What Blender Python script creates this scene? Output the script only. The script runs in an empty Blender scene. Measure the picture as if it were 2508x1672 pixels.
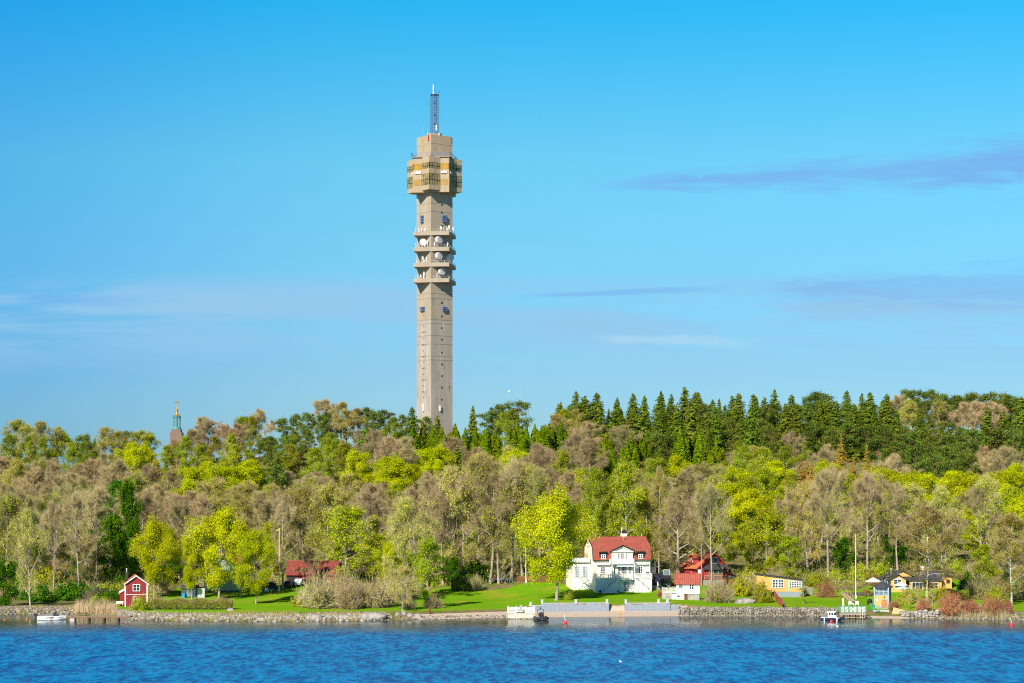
import bpy, math, random
import numpy as np
from mathutils import Vector, Matrix

R = math.radians
C = bpy.context.scene
col = C.collection
rng = np.random.default_rng(7)
random.seed(7)

# ------------------------------------------------------------------ camera, sky, sun, exposure
F = 4600.0          # focal length in photograph pixels (2508 wide)
CAMZ = 30.0         # deck height above the water
HY = 1170.0         # horizon row in the photograph
cam_d = bpy.data.cameras.new('camera'); cam = bpy.data.objects.new('camera', cam_d); col.objects.link(cam)
cam.location = (0, 0, CAMZ); cam.rotation_euler = (R(90), 0, 0)
cam_d.sensor_width = 36.0; cam_d.lens = 36.0 * F / 2508.0
cam_d.shift_y = (HY - 836.0) / 2508.0
cam_d.clip_start = 1.0; cam_d.clip_end = 60000.0
C.camera = cam

SUN_EL, SUN_AZ = 36.0, 29.0      # azimuth measured from the camera's back towards the left
sun_d = bpy.data.lights.new('sun', 'SUN'); sun = bpy.data.objects.new('sun', sun_d); col.objects.link(sun)
sun_d.energy = 5.0; sun_d.angle = R(0.5); sun_d.color = (1.0, 0.91, 0.77)
sdir = Vector((-math.sin(R(SUN_AZ)) * math.cos(R(SUN_EL)), -math.cos(R(SUN_AZ)) * math.cos(R(SUN_EL)), math.sin(R(SUN_EL))))
sun.rotation_euler = sdir.to_track_quat('Z', 'Y').to_euler()
sun.location = (0, 0, 300)

C.view_settings.view_transform = 'Standard'; C.view_settings.look = 'None'
C.view_settings.exposure = 0.5; C.view_settings.gamma = 1.0; C.view_settings.use_curve_mapping = False
C.cycles.max_bounces = 5; C.cycles.diffuse_bounces = 2; C.cycles.glossy_bounces = 3
C.cycles.transmission_bounces = 2; C.cycles.transparent_max_bounces = 4
C.cycles.use_denoising = False; C.cycles.filter_width = 1.1

W = bpy.data.worlds.new("World"); C.world = W; W.use_nodes = True
nt = W.node_tree; nt.nodes.clear()

class NG:
    """small node-graph writer"""
    def __init__(s, tree): s.t = tree
    def n(s, typ, **kw):
        x = s.t.nodes.new(typ)
        for k, v in kw.items(): setattr(x, k, v)
        return x
    def put(s, sock, v):
        if isinstance(v, (int, float)): sock.default_value = v
        elif isinstance(v, (tuple, list)):
            sock.default_value = tuple(v) + ((1.0,) if len(sock.default_value) == 4 and len(v) == 3 else ())
        else: s.t.links.new(v, sock)
    def m(s, op, a, b=0.0, c=None, clamp=False):
        x = s.n('ShaderNodeMath', operation=op, use_clamp=clamp)
        s.put(x.inputs[0], a); s.put(x.inputs[1], b)
        if c is not None: s.put(x.inputs[2], c)
        return x.outputs[0]
    def mix(s, fac, a, b, blend='MIX'):
        x = s.n('ShaderNodeMix', data_type='RGBA', blend_type=blend)
        s.put(x.inputs[0], fac); s.put(x.inputs[6], a); s.put(x.inputs[7], b)
        return x.outputs[2]
    def sstep(s, v, lo, hi):
        x = s.n('ShaderNodeMapRange', interpolation_type='SMOOTHSTEP')
        s.put(x.inputs[0], v); s.put(x.inputs[1], lo); s.put(x.inputs[2], hi)
        return x.outputs[0]
    def noise(s, vec, scale, detail=3.0, rough=0.5, dist=0.0):
        x = s.n('ShaderNodeTexNoise'); s.t.links.new(vec, x.inputs['Vector'])
        x.inputs['Scale'].default_value = scale; x.inputs['Detail'].default_value = detail
        x.inputs['Roughness'].default_value = rough; x.inputs['Distortion'].default_value = dist
        return x.outputs['Fac']
    def ramp(s, fac, stops):
        x = s.n('ShaderNodeValToRGB'); e = x.color_ramp.elements
        while len(e) < len(stops): e.new(0.5)
        for q, (p, c) in zip(e, stops):
            q.position = p; q.color = tuple(c) + (1.0,)
        s.put(x.inputs[0], fac)
        return x.outputs[0]
    def xyz(s, x, y, z):
        q = s.n('ShaderNodeCombineXYZ'); s.put(q.inputs[0], x); s.put(q.inputs[1], y); s.put(q.inputs[2], z)
        return q.outputs[0]

g = NG(nt)
sky = g.n('ShaderNodeTexSky', sky_type='NISHITA', sun_disc=False, sun_elevation=R(SUN_EL), sun_rotation=R(180 + SUN_AZ),
          altitude=0, air_density=1.0, dust_density=0.2, ozone_density=2.0)
tc = g.n('ShaderNodeTexCoord'); sep = g.n('ShaderNodeSeparateXYZ'); nt.links.new(tc.outputs['Generated'], sep.inputs[0])
dx, dy, dz = sep.outputs
# the air's own colour by height above the horizon (clear Nordic spring sky)
tint = g.ramp(g.m('MULTIPLY', dz, 1.0, clamp=True), [(0.0, (.20, .34, .54)), (.058, (.21, .37, .54)), (.165, (.235, .585, .625)), (.25, (.044, .62, .77)),
    (.32, (.035, .40, .60)), (.45, (.055, .22, .37)), (.7, (.06, .16, .26)), (1.0, (.07, .16, .25))])
vm = g.n('ShaderNodeVectorMath', operation='SCALE'); vm.inputs['Scale'].default_value = 1.415
nt.links.new(tint, vm.inputs[0])
skyc = g.mix(1.0, sky.outputs[0], vm.outputs[0], 'MULTIPLY')
# thin stratus streaks, as bearings and heights in the northern half of the sky
dyc = g.m('MAXIMUM', dy, 0.05)
u = g.m('MULTIPLY', g.m('DIVIDE', dx, dyc), F); v = g.m('MULTIPLY', g.m('DIVIDE', dz, dyc), F)     # in units of 1/4600 rad
wv = g.xyz(g.m('MULTIPLY', u, 1 / 420.0), g.m('MULTIPLY', v, 1 / 60.0), 0.0)
nz = g.noise(wv, 2.2, 8.0, 0.66, 0.5)
wv2 = g.xyz(g.m('MULTIPLY', u, 1 / 900.0), g.m('MULTIPLY', v, 1 / 110.0), 3.7)
nz2 = g.noise(wv2, 1.0, 5.0, 0.6, 0.4)
wob = g.m('MULTIPLY', g.m('SUBTRACT', nz, 0.5), 1.0)
def streak(px0, py0, px1, py1, t0, t1, soft=0.5):
    """0..1 mask of one cloud streak running between two bearings, thickness t0 to t1"""
    a = (px0 - 1254.0, HY - py0); b = (px1 - 1254.0, HY - py1)
    t = g.m('DIVIDE', g.m('SUBTRACT', u, a[0]), b[0] - a[0])
    tcl = g.m('MINIMUM', g.m('MAXIMUM', t, 0.0), 1.6)
    mid = g.m('MULTIPLY_ADD', tcl, b[1] - a[1], a[1])
    th = g.m('MULTIPLY_ADD', tcl, t1 - t0, t0)
    dd = g.m('DIVIDE', g.m('SUBTRACT', v, mid), th)
    dd = g.m('ADD', g.m('ABSOLUTE', dd), g.m('MULTIPLY', wob, 3.4))
    k = g.m('SUBTRACT', 1.0, g.sstep(dd, 1.0 - soft, 1.0 + soft * 0.6))
    fade = g.m('MULTIPLY', g.sstep(t, -0.05, 0.25), g.m('SUBTRACT', 1.0, g.sstep(t, 0.8, 1.25)) if px1 < 2400 else 1.0)
    return g.m('MULTIPLY', k, fade)
dark_cloud = g.m('MAXIMUM', g.m('MAXIMUM', streak(1440, 456, 2508, 404, 10, 54, 0.85), g.m('MULTIPLY', streak(1260, 728, 1720, 708, 5, 9, .7), .8)),
                 g.m('MULTIPLY', streak(1840, 710, 2508, 705, 22, 50, .9), .55))
dark_cloud = g.m('MAXIMUM', dark_cloud, g.m('MULTIPLY', streak(20, 728, 300, 742, 8, 14, .8), .5))
veil = g.m('MULTIPLY', g.m('MULTIPLY', g.sstep(nz2, 0.37, 0.60), g.m('MULTIPLY', g.sstep(v, 190, 420), g.m('SUBTRACT', 1.0, g.sstep(v, 430, 520)))), 1.0)
veil = g.m('MAXIMUM', veil, g.m('MULTIPLY', streak(330, 742, 1080, 760, 16, 42, .9), .8))
pale = g.m('MULTIPLY', streak(1440, 828, 1800, 838, 7, 12, .8), 0.8)
west = g.sstep(g.m('MULTIPLY', u, -1.0), 250, 1500)
skyc = g.mix(g.m('MULTIPLY', west, g.sstep(dy, 0.05, 0.3)), skyc, g.mix(1.0, skyc, (.62, .82, 1.0), 'MULTIPLY'))
north = g.sstep(dy, 0.05, 0.3)
skyc = g.mix(g.m('MULTIPLY', veil, north), skyc, (2.16, 4.1, 6.0))
skyc = g.mix(g.m('MULTIPLY', g.m('MULTIPLY', dark_cloud, g.m('MULTIPLY_ADD', g.sstep(nz2, .3, .65), .5, .45)), north), skyc, (1.37, 3.15, 6.15))
skyc = g.mix(g.m('MULTIPLY', pale, north), skyc, (2.85, 4.85, 6.25))
bg = g.n('ShaderNodeBackground'); nt.links.new(skyc, bg.inputs[0]); bg.inputs[1].default_value = 0.1
out = g.n('ShaderNodeOutputWorld'); nt.links.new(bg.outputs[0], out.inputs[0])

# ------------------------------------------------------------------ helpers
def tag(o, label=None, cat=None, group=None, kind=None):
    if label: o['label'] = label
    if cat: o['category'] = cat
    if group: o['group'] = group
    if kind: o['kind'] = kind
    return o
def thing(name, label, cat, loc=(0, 0, 0), rz=0.0, group=None):
    o = bpy.data.objects.new(name, None); col.objects.link(o)
    o.location = loc; o.rotation_euler = (0, 0, rz); o.empty_display_size = 0.5
    return tag(o, label, cat, group)
def link(name, me, parent=None, loc=None, rz=None):
    o = bpy.data.objects.new(name, me); col.objects.link(o)
    if parent is not None: o.parent = parent
    if loc is not None: o.location = loc
    if rz is not None: o.rotation_euler = (0, 0, rz)
    return o

MATS = {}
def mat(name, c, rough=.8, var=.18, scale=1.5, c2=None, bump=0.0, metal=0.0, spec=.3, stretch=(1, 1, 1), detail=4.0, ribs=None):
    """principled paint, wood, stone ... with a noise between two tones of the surface's own colour"""
    if name in MATS: return MATS[name]
    m = bpy.data.materials.new(name); m.use_nodes = True; t = m.node_tree; t.nodes.clear(); q = NG(t)
    tcn = q.n('ShaderNodeTexCoord'); mp = q.n('ShaderNodeMapping'); t.links.new(tcn.outputs['Object'], mp.inputs[0])
    mp.inputs['Scale'].default_value = stretch
    f = q.noise(mp.outputs[0], scale, detail, .6)
    a = tuple(max(0, x * (1 - var)) for x in c); b = c2 if c2 else tuple(min(1, x * (1 + var)) for x in c)
    cc = q.ramp(f, [(.32, a), (.68, b)])
    if ribs:      # rows of pantiles or boards, the shade of their grooves put into the colour: (axis, spacing in metres)
        sx = q.n('ShaderNodeSeparateXYZ'); t.links.new(tcn.outputs['Object'], sx.inputs[0])
        wv_ = q.m('MULTIPLY_ADD', q.m('SINE', q.m('MULTIPLY', sx.outputs[ribs[0]], 6.2832 / ribs[1])), .5, .5)
        cc = q.mix(q.m('MULTIPLY', wv_, ribs[2]), cc, tuple(x * .35 for x in c))
    p = q.n('ShaderNodeBsdfPrincipled'); t.links.new(cc, p.inputs['Base Color'])
    p.inputs['Roughness'].default_value = rough; p.inputs['Metallic'].default_value = metal
    p.inputs['Specular IOR Level'].default_value = spec
    if bump:
        bn = q.n('ShaderNodeBump'); bn.inputs['Strength'].default_value = bump; bn.inputs['Distance'].default_value = .05
        t.links.new(q.noise(mp.outputs[0], scale * 4, 3.0), bn.inputs['Height']); t.links.new(bn.outputs[0], p.inputs['Normal'])
    o = q.n('ShaderNodeOutputMaterial'); t.links.new(p.outputs[0], o.inputs[0])
    MATS[name] = m; return m
def leafmat(name, c1, c2, trans=.3, scale=.7, hv=.02, vv=.22):
    """leaf, needle and twig material: two leaf tones in clumps, each plant a little different"""
    if name in MATS: return MATS[name]
    m = bpy.data.materials.new(name); m.use_nodes = True; t = m.node_tree; t.nodes.clear(); q = NG(t)
    tcn = q.n('ShaderNodeTexCoord')
    f = q.noise(tcn.outputs['Object'], scale, 3.0, .6)
    cc = q.ramp(f, [(.35, c1), (.65, c2)])
    oi = q.n('ShaderNodeObjectInfo')
    hs = q.n('ShaderNodeHueSaturation'); t.links.new(cc, hs.inputs['Color'])
    q.put(hs.inputs['Hue'], q.m('MULTIPLY_ADD', oi.outputs['Random'], 2 * hv, .5 - hv))
    r2 = q.m('FRACT', q.m('MULTIPLY', oi.outputs['Random'], 7.31))
    q.put(hs.inputs['Value'], q.m('MULTIPLY_ADD', r2, 2 * vv, 1 - vv))
    d = q.n('ShaderNodeBsdfDiffuse'); t.links.new(hs.outputs[0], d.inputs[0])
    o = q.n('ShaderNodeOutputMaterial')
    if trans > 0:
        tr = q.n('ShaderNodeBsdfTranslucent'); t.links.new(hs.outputs[0], tr.inputs[0])
        mx = q.n('ShaderNodeMixShader'); mx.inputs[0].default_value = trans
        t.links.new(d.outputs[0], mx.inputs[1]); t.links.new(tr.outputs[0], mx.inputs[2]); t.links.new(mx.outputs[0], o.inputs[0])
    else: t.links.new(d.outputs[0], o.inputs[0])
    MATS[name] = m; return m

def np_mesh(name, V, faces, mats, mi=None, smooth=False):
    """mesh from a vertex array and a list of (n,k) index arrays"""
    me = bpy.data.meshes.new(name)
    V = np.asarray(V, dtype=np.float32).reshape(-1, 3)
    me.vertices.add(len(V)); me.vertices.foreach_set('co', V.ravel())
    tot = np.concatenate([np.full(len(f), f.shape[1], np.int32) for f in faces]) if faces else np.zeros(0, np.int32)
    idx = np.concatenate([f.ravel() for f in faces]).astype(np.int32) if faces else np.zeros(0, np.int32)
    me.loops.add(len(idx)); me.loops.foreach_set('vertex_index', idx)
    me.polygons.add(len(tot)); st = np.concatenate([[0], np.cumsum(tot)[:-1]]).astype(np.int32)
    me.polygons.foreach_set('loop_start', st)
    try: me.polygons.foreach_set('loop_total', tot)
    except Exception: pass
    if mi is not None: me.polygons.foreach_set('material_index', np.asarray(mi, np.int32))
    if smooth: me.polygons.foreach_set('use_smooth', np.ones(len(tot), bool))
    for m in (mats if isinstance(mats, (list, tuple)) else [mats]): me.materials.append(m)
    me.update(calc_edges=True); me.validate()
    return me

class MB:
    """collects boxes, prisms, tubes and lathed shapes into one mesh"""
    def __init__(s): s.v = []; s.f = []; s.mi = []; s.cur = 0
    def use(s, i): s.cur = i; return s
    def add(s, vs, fs):
        b = len(s.v); s.v += [tuple(p) for p in vs]
        for f in fs: s.f.append(tuple(b + i for i in f)); s.mi.append(s.cur)
        return s
    def box(s, x0, x1, y0, y1, z0, z1, rz=0.0, piv=None):
        vs = [(x, y, z) for z in (z0, z1) for x, y in ((x0, y0), (x1, y0), (x1, y1), (x0, y1))]
        if rz:
            cx, cy = piv if piv else ((x0 + x1) / 2, (y0 + y1) / 2); c, n = math.cos(rz), math.sin(rz)
            vs = [(cx + (x - cx) * c - (y - cy) * n, cy + (x - cx) * n + (y - cy) * c, z) for x, y, z in vs]
        return s.add(vs, [(3, 2, 1, 0), (4, 5, 6, 7), (0, 1, 5, 4), (1, 2, 6, 5), (2, 3, 7, 6), (3, 0, 4, 7)])
    def ext(s, axis, poly, a0, a1):
        """extrude a 2-D outline along an axis"""
        n = len(poly)
        def P(p, a): return {'x': (a, p[0], p[1]), 'y': (p[0], a, p[1]), 'z': (p[0], p[1], a)}[axis]
        vs = [P(p, a0) for p in poly] + [P(p, a1) for p in poly]
        fs = [tuple(range(n))[::-1], tuple(range(n, 2 * n))] + [(i, (i + 1) % n, n + (i + 1) % n, n + i) for i in range(n)]
        return s.add(vs, fs)
    def tube(s, p0, p1, r0, r1=None, n=6, caps=True):
        r1 = r0 if r1 is None else r1
        p0, p1 = Vector(p0), Vector(p1); d = (p1 - p0).normalized()
        a = d.orthogonal().normalized(); b = d.cross(a)
        ring = lambda p, r: [p + (a * math.cos(2 * math.pi * i / n) + b * math.sin(2 * math.pi * i / n)) * r for i in range(n)]
        vs = ring(p0, r0) + ring(p1, r1)
        fs = [(i, (i + 1) % n, n + (i + 1) % n, n + i) for i in range(n)]
        if caps: fs += [tuple(range(n))[::-1], tuple(range(n, 2 * n))]
        return s.add(vs, fs)
    def lathe(s, prof, n=16, c=(0, 0), start=0.0, axis=None, org=None):
        """(radius, height) profile turned about a vertical line, or about an axis through org"""
        vs = []
        for r, z in prof:
            for i in range(n):
                a = start + 2 * math.pi * i / n
                vs.append((c[0] + r * math.cos(a), c[1] + r * math.sin(a), z))
        if axis is not None:
            q = Vector((0, 0, 1)).rotation_difference(Vector(axis)); vs = [q @ Vector(p) + Vector(org) for p in vs]
        m = len(prof)
        fs = [(j * n + i, j * n + (i + 1) % n, (j + 1) * n + (i + 1) % n, (j + 1) * n + i) for j in range(m - 1) for i in range(n)]
        fs += [tuple(range(n))[::-1], tuple(range((m - 1) * n, m * n))]
        return s.add(vs, fs)
    def ball(s, c, r, n=10, sq=1.0):
        k = 7
        return s.lathe([(max(.001, r * math.sin(math.pi * j / k)), c[2] - r * sq * math.cos(math.pi * j / k)) for j in range(k + 1)], n, (c[0], c[1]))
    def poly(s, pts): return s.add(pts, [tuple(range(len(pts)))])
    def build(s, name, mats, parent=None, loc=None, rz=None, smooth=False):
        me = bpy.data.meshes.new(name); me.from_pydata(s.v, [], s.f)
        for m in (mats if isinstance(mats, (list, tuple)) else [mats]): me.materials.append(m)
        me.polygons.foreach_set('material_index', s.mi)
        if smooth: me.polygons.foreach_set('use_smooth', [True] * len(s.f))
        me.update()
        return link(name, me, parent, loc, rz)

# ------------------------------------------------------------------ terrain: shore profile by bearing, then a wooded ridge
PXK = [-2500, 0, 170, 290, 330, 400, 700, 900, 1000, 1240, 1310, 1660, 1750, 2050, 2130, 2205, 2235, 2300, 2508, 5000]
WLK = [1503, 1503, 1504, 1508, 1517, 1519, 1521, 1519, 1516, 1511, 1510, 1507.5, 1507, 1508.5, 1512, 1513, 1513.5, 1514, 1517, 1517]    # waterline rows in the photograph
BHK = [1.2, 1.2, 1.2, 1.2, 1.2, 1.2, 1.4, 1.4, 1.2, 1.2, 2.12, 2.12, 1.75, 1.75, 1.0, 1.0, 1.5, 1.5, 1.4, 1.4]                   # bank height
D0K = [.5, .5, .5, .5, .5, .5, .5, .5, 2.5, 5.5, 7.0, 7.0, 1.5, 1.5, 1.0, 1.0, 1.2, 1.2, 1.0, 1.0]                               # where the bank starts
D1K = [4, 4, 4, 5, 5, 6.5, 8, 8, 7, 8.5, 7.6, 7.6, 2.2, 2.2, 10, 10, 2.2, 2.4, 5, 5]
RPX = [-2500, 0, 380, 640, 760, 1000, 1250, 1400, 1700, 2100, 2508, 5000]
RZK = [33, 33, 33, 39, 43, 43.5, 43, 46, 48, 48, 48, 48]
RIDGE = 400.0
def shoreY(px): return F * CAMZ / (np.interp(px, PXK, WLK) - HY)
def gz(x, y):
    """ground height"""
    x = np.asarray(x, float); y = np.asarray(y, float)
    px = 1254 + F * x / y
    d = y - shoreY(px)
    bh, d0, d1 = np.interp(px, PXK, BHK), np.interp(px, PXK, D0K), np.interp(px, PXK, D1K)
    zb = np.where(d0 > 2, .8, .25)                        # beach height at the foot of the bank
    z = np.where(d < 0, d * .12, np.where(d < d0, zb * d / d0, 0))
    t = np.clip((d - d0) / (d1 - d0), 0, 1)
    z = np.where(d >= d0, zb + (bh - zb) * t, z)
    e = np.clip(d - d1, 0, 46 - d1); z = z + e * .004
    zr = np.interp(px, RPX, RZK); e46 = 46 - d1; z46 = bh + e46 * .004
    h = np.clip((d - 46) / (RIDGE - 46), 0, 1); hs = .75 * h + .25 * h * h * (3 - 2 * h)
    z = z + hs * (zr - z46)
    z = z - np.clip((d - RIDGE - 30) / 600, 0, 1) * (zr - 12)
    wob = np.sin(x * .05 + 1.3) * np.sin(y * .043) + .6 * np.sin(x * .11 + y * .07)
    return z + wob * np.clip((d - 50) / 60, 0, 1) * .9
def Gz(x, y): return float(gz(x, y))
def P(px, py, ymin=None):
    """the ground point seen at a row and column of the photograph"""
    y = float(shoreY(px)) if ymin is None else ymin
    while y < 1300:
        x = (px - 1254) * y / F; z = Gz(x, y)
        if HY - F * (z - CAMZ) / y <= py: break
        y += .25
    return Vector((x, y, z))
def W_(px, y): return Vector(((px - 1254) * y / F, y, 0))
def at(px, py, y): return Vector(((px - 1254) * y / F, y, CAMZ + (HY - py) * y / F))

# ground sheet: fine near the shore, coarse to the horizon
us = np.concatenate([np.arange(-2400, -200, 100), np.arange(-200, 2720, 9), np.arange(2720, 5000, 100)])
ys = np.concatenate([np.arange(384, 462, .75), np.arange(462, 560, 3), np.arange(560, 1150, 12), np.array([1250, 1500, 2000, 3000, 5000, 9000, 20000, 45000])])
U, Y = np.meshgrid(us, ys); X = (U - 1254) * Y / F
Z = gz(X, Y)
n_u, n_y = len(us), len(ys)
i = np.arange((n_y - 1) * n_u).reshape(n_y - 1, n_u)[:, :-1].ravel()
quads = np.stack([i, i + 1, i + n_u + 1, i + n_u], 1)
D = Y - shoreY(U); D1 = np.interp(U, PXK, D1K); D0 = np.interp(U, PXK, D0K)
sandy = ((U > 1010) & (U < 1690)) | ((U > 2118) & (U < 2222))
sand = np.where(sandy, np.clip(1 - (D - D0 - .3) / .8, 0, 1), 0.0) * (D > -3)
lawn = np.clip((D - D1 - .2) / 1.0, 0, 1) * np.clip((np.interp(U, [380, 430, 830, 870, 1000, 1060, 1390, 1440, 1680, 1720, 2100, 2140, 2350, 2400], [44, 70, 70, 47, 47, 63, 63, 58, 56, 58, 58, 70, 70, 47]) + 3 * np.sin(U * .03) - D) / 4, 0, 1) * np.where((U > 1010) & (U < 2450), 1, np.where((U > 560) & (U < 760), 1, np.where(U < 285, .28, .72)))
def attr(me, name, a):
    at_ = me.attributes.new(name, 'FLOAT', 'POINT'); at_.data.foreach_set('value', a.astype(np.float32).ravel())
gm = bpy.data.materials.new('ground'); gm.use_nodes = True; t = gm.node_tree; t.nodes.clear(); q = NG(t)
tcn = q.n('ShaderNodeTexCoord'); ov = tcn.outputs['Object']
aL = q.n('ShaderNodeAttribute', attribute_name='lawn'); aS = q.n('ShaderNodeAttribute', attribute_name='sand')
n1 = q.noise(ov, .12, 4.0, .6); n2 = q.noise(ov, 1.2, 4.0, .65); n3 = q.noise(ov, .35, 5.0, .6)
grass_c = q.mix(n2, (.10, .26, .006), (.19, .37, .012))
grass_c = q.mix(q.sstep(q.m('ADD', n1, q.m('MULTIPLY_ADD', n3, .4, -.2)), .48, .68), grass_c, (.27, .30, .03))
dirt = q.mix(n2, (.16, .125, .065), (.28, .22, .12)); dirt = q.mix(q.sstep(n3, .45, .62), dirt, (.10, .16, .012))
sand_c = q.mix(n2, (.42, .34, .27), (.56, .46, .38))
c = q.mix(q.m('MULTIPLY', q.sstep(q.m('ADD', aL.outputs['Fac'], q.m('MULTIPLY_ADD', n3, .7, -.35)), .3, .62), 1.0), dirt, grass_c)
c = q.mix(q.sstep(aS.outputs['Fac'], .3, .7), c, sand_c)
bs = q.n('ShaderNodeBsdfDiffuse'); t.links.new(c, bs.inputs[0])
bn = q.n('ShaderNodeBump'); bn.inputs['Strength'].default_value = .5; bn.inputs['Distance'].default_value = .15
t.links.new(q.noise(ov, 3.0, 4.0), bn.inputs['Height']); t.links.new(bn.outputs[0], bs.inputs['Normal'])
o = q.n('ShaderNodeOutputMaterial'); t.links.new(bs.outputs[0], o.inputs[0])
me = np_mesh('ground', np.stack([X, Y, Z], -1), [quads], gm, smooth=True)
attr(me, 'lawn', lawn); attr(me, 'sand', sand)
tag(link('ground', me), 'wooded hill rising from the grassy shore', kind='structure')

# water: one sheet at height zero
wm = bpy.data.materials.new('water'); wm.use_nodes = True; t = wm.node_tree; t.nodes.clear(); q = NG(t)
tcn = q.n('ShaderNodeTexCoord'); ov = tcn.outputs['Object']
sp_ = q.n('ShaderNodeSeparateXYZ'); t.links.new(ov, sp_.inputs[0])
mp1 = q.n('ShaderNodeMapping'); t.links.new(ov, mp1.inputs[0]); mp1.inputs['Scale'].default_value = (.85, .30, 1)
mp2 = q.n('ShaderNodeMapping'); t.links.new(ov, mp2.inputs[0]); mp2.inputs['Scale'].default_value = (.22, .09, 1); mp2.inputs['Rotation'].default_value = (0, 0, .12)
w1 = q.noise(mp1.outputs[0], 1.0, 2.5, .55, .5); w2 = q.noise(mp2.outputs[0], 1.0, 3.0, .55, .3)
gust = q.noise(mp2.outputs[0], .35, 3.0, .5)
lee = q.m('SUBTRACT', 1.0, q.sstep(q.m('ADD', sp_.outputs[1], q.m('MULTIPLY', gust, 26.0)), 372, 408))    # the wind dies out in the lee of the shore
hgt = q.m('ADD', q.m('MULTIPLY', w1, .75), q.m('MULTIPLY', w2, 1.6))
bn = q.n('ShaderNodeBump'); bn.inputs['Distance'].default_value = 1.0
q.put(bn.inputs['Strength'], q.m('MULTIPLY_ADD', lee, .7, .05)); t.links.new(hgt, bn.inputs['Height'])
deep = q.mix(q.sstep(q.m('ADD', q.m('MULTIPLY', w1, .6), q.m('MULTIPLY', w2, .4)), .38, .62), (.0005, .070, .25), (.001, .225, .51))  # sky reflection and light and dark wave faces painted as colour
shallow_refl = q.mix(q.sstep(q.m('ADD', sp_.outputs[1], q.m('MULTIPLY_ADD', gust, 24.0, -12.0)), 352, 396), deep, (.055, .06, .045))  # brown shallows, with the shore's dark reflection painted into the colour
df = q.n('ShaderNodeBsdfDiffuse'); t.links.new(shallow_refl, df.inputs[0])
gl = q.n('ShaderNodeBsdfGlossy'); t.links.new(bn.outputs[0], gl.inputs['Normal']); gl.inputs[0].default_value = (.9, .95, 1, 1)
q.put(gl.inputs['Roughness'], q.m('MULTIPLY_ADD', lee, .15, .1))
mx = q.n('ShaderNodeMixShader'); q.put(mx.inputs[0], q.m('MULTIPLY_ADD', lee, -.41, .58))      # a calm lee mirrors, the ruffled fairway shows the sky blue painted in its colour
t.links.new(df.outputs[0], mx.inputs[1]); t.links.new(gl.outputs[0], mx.inputs[2])
o = q.n('ShaderNodeOutputMaterial'); t.links.new(mx.outputs[0], o.inputs[0])
b = MB(); b.poly([(-40000, -3000, 0), (40000, -3000, 0), (40000, 470, 0), (-40000, 470, 0)])
tag(b.build('water', wm), 'rippled blue water of the inlet', kind='structure')

# ------------------------------------------------------------------ trees: skeletons, leaves, twigs, needles
def unit(v): return v / (np.linalg.norm(v, axis=-1, keepdims=True) + 1e-9)
def tube_mesh(segs):
    """segs: list of (p0, p1, r0, r1, sides)"""
    V, Fc, base = [], [], 0
    for n in sorted({s[4] for s in segs}):
        S = [s for s in segs if s[4] == n]
        p0 = np.array([s[0] for s in S]); p1 = np.array([s[1] for s in S]); r0 = np.array([s[2] for s in S]); r1 = np.array([s[3] for s in S])
        d = unit(p1 - p0); ref = np.where(np.abs(d[:, 2:3]) > .9, np.array([[1., 0, 0]]), np.array([[0, 0, 1.]]))
        a = unit(np.cross(d, ref)); b = np.cross(d, a)
        ang = np.arange(n) * 2 * np.pi / n
        ring = np.cos(ang)[None, :, None] * a[:, None] + np.sin(ang)[None, :, None] * b[:, None]
        A = p0[:, None] + ring * r0[:, None, None]; B = p1[:, None] + ring * r1[:, None, None]
        V.append(np.concatenate([A, B], 1).reshape(-1, 3))
        k = np.arange(n); q = np.stack([k, (k + 1) % n, n + (k + 1) % n, n + k], 1)
        Fc.append((base + np.arange(len(S))[:, None, None] * 2 * n + q[None]).reshape(-1, 4)); base += len(S) * 2 * n
    return np.concatenate(V), Fc
def leaf_quads(r, C_, N, size):
    """one small quad per centre, facing N"""
    n = len(C_); N = unit(N); t = unit(np.cross(N, r.normal(size=(n, 3)))); b = np.cross(N, t)
    s = (size * r.uniform(.7, 1.3, n))[:, None] * .5
    V = np.stack([C_ - t * s, C_ - b * s * .7, C_ + t * s, C_ + b * s * .7], 1).reshape(-1, 3)
    return V, np.arange(n * 4).reshape(n, 4)
def twig_tris(r, P0, Dv, L, w):
    n = len(P0); Dv = unit(Dv); p = unit(np.cross(Dv, r.normal(size=(n, 3)))) * (w * .5)
    V = np.stack([P0 - p, P0 + p, P0 + Dv * np.asarray(L)[:, None]], 1).reshape(-1, 3)
    return V, np.arange(n * 3).reshape(n, 3)
def joinVF(parts):
    V, Fs, b = [], [], 0
    for v, fs in parts:
        V.append(v)
        for f in (fs if isinstance(fs, list) else [fs]): Fs.append(f + b)
        b += len(v)
    return np.concatenate(V), Fs

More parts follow.
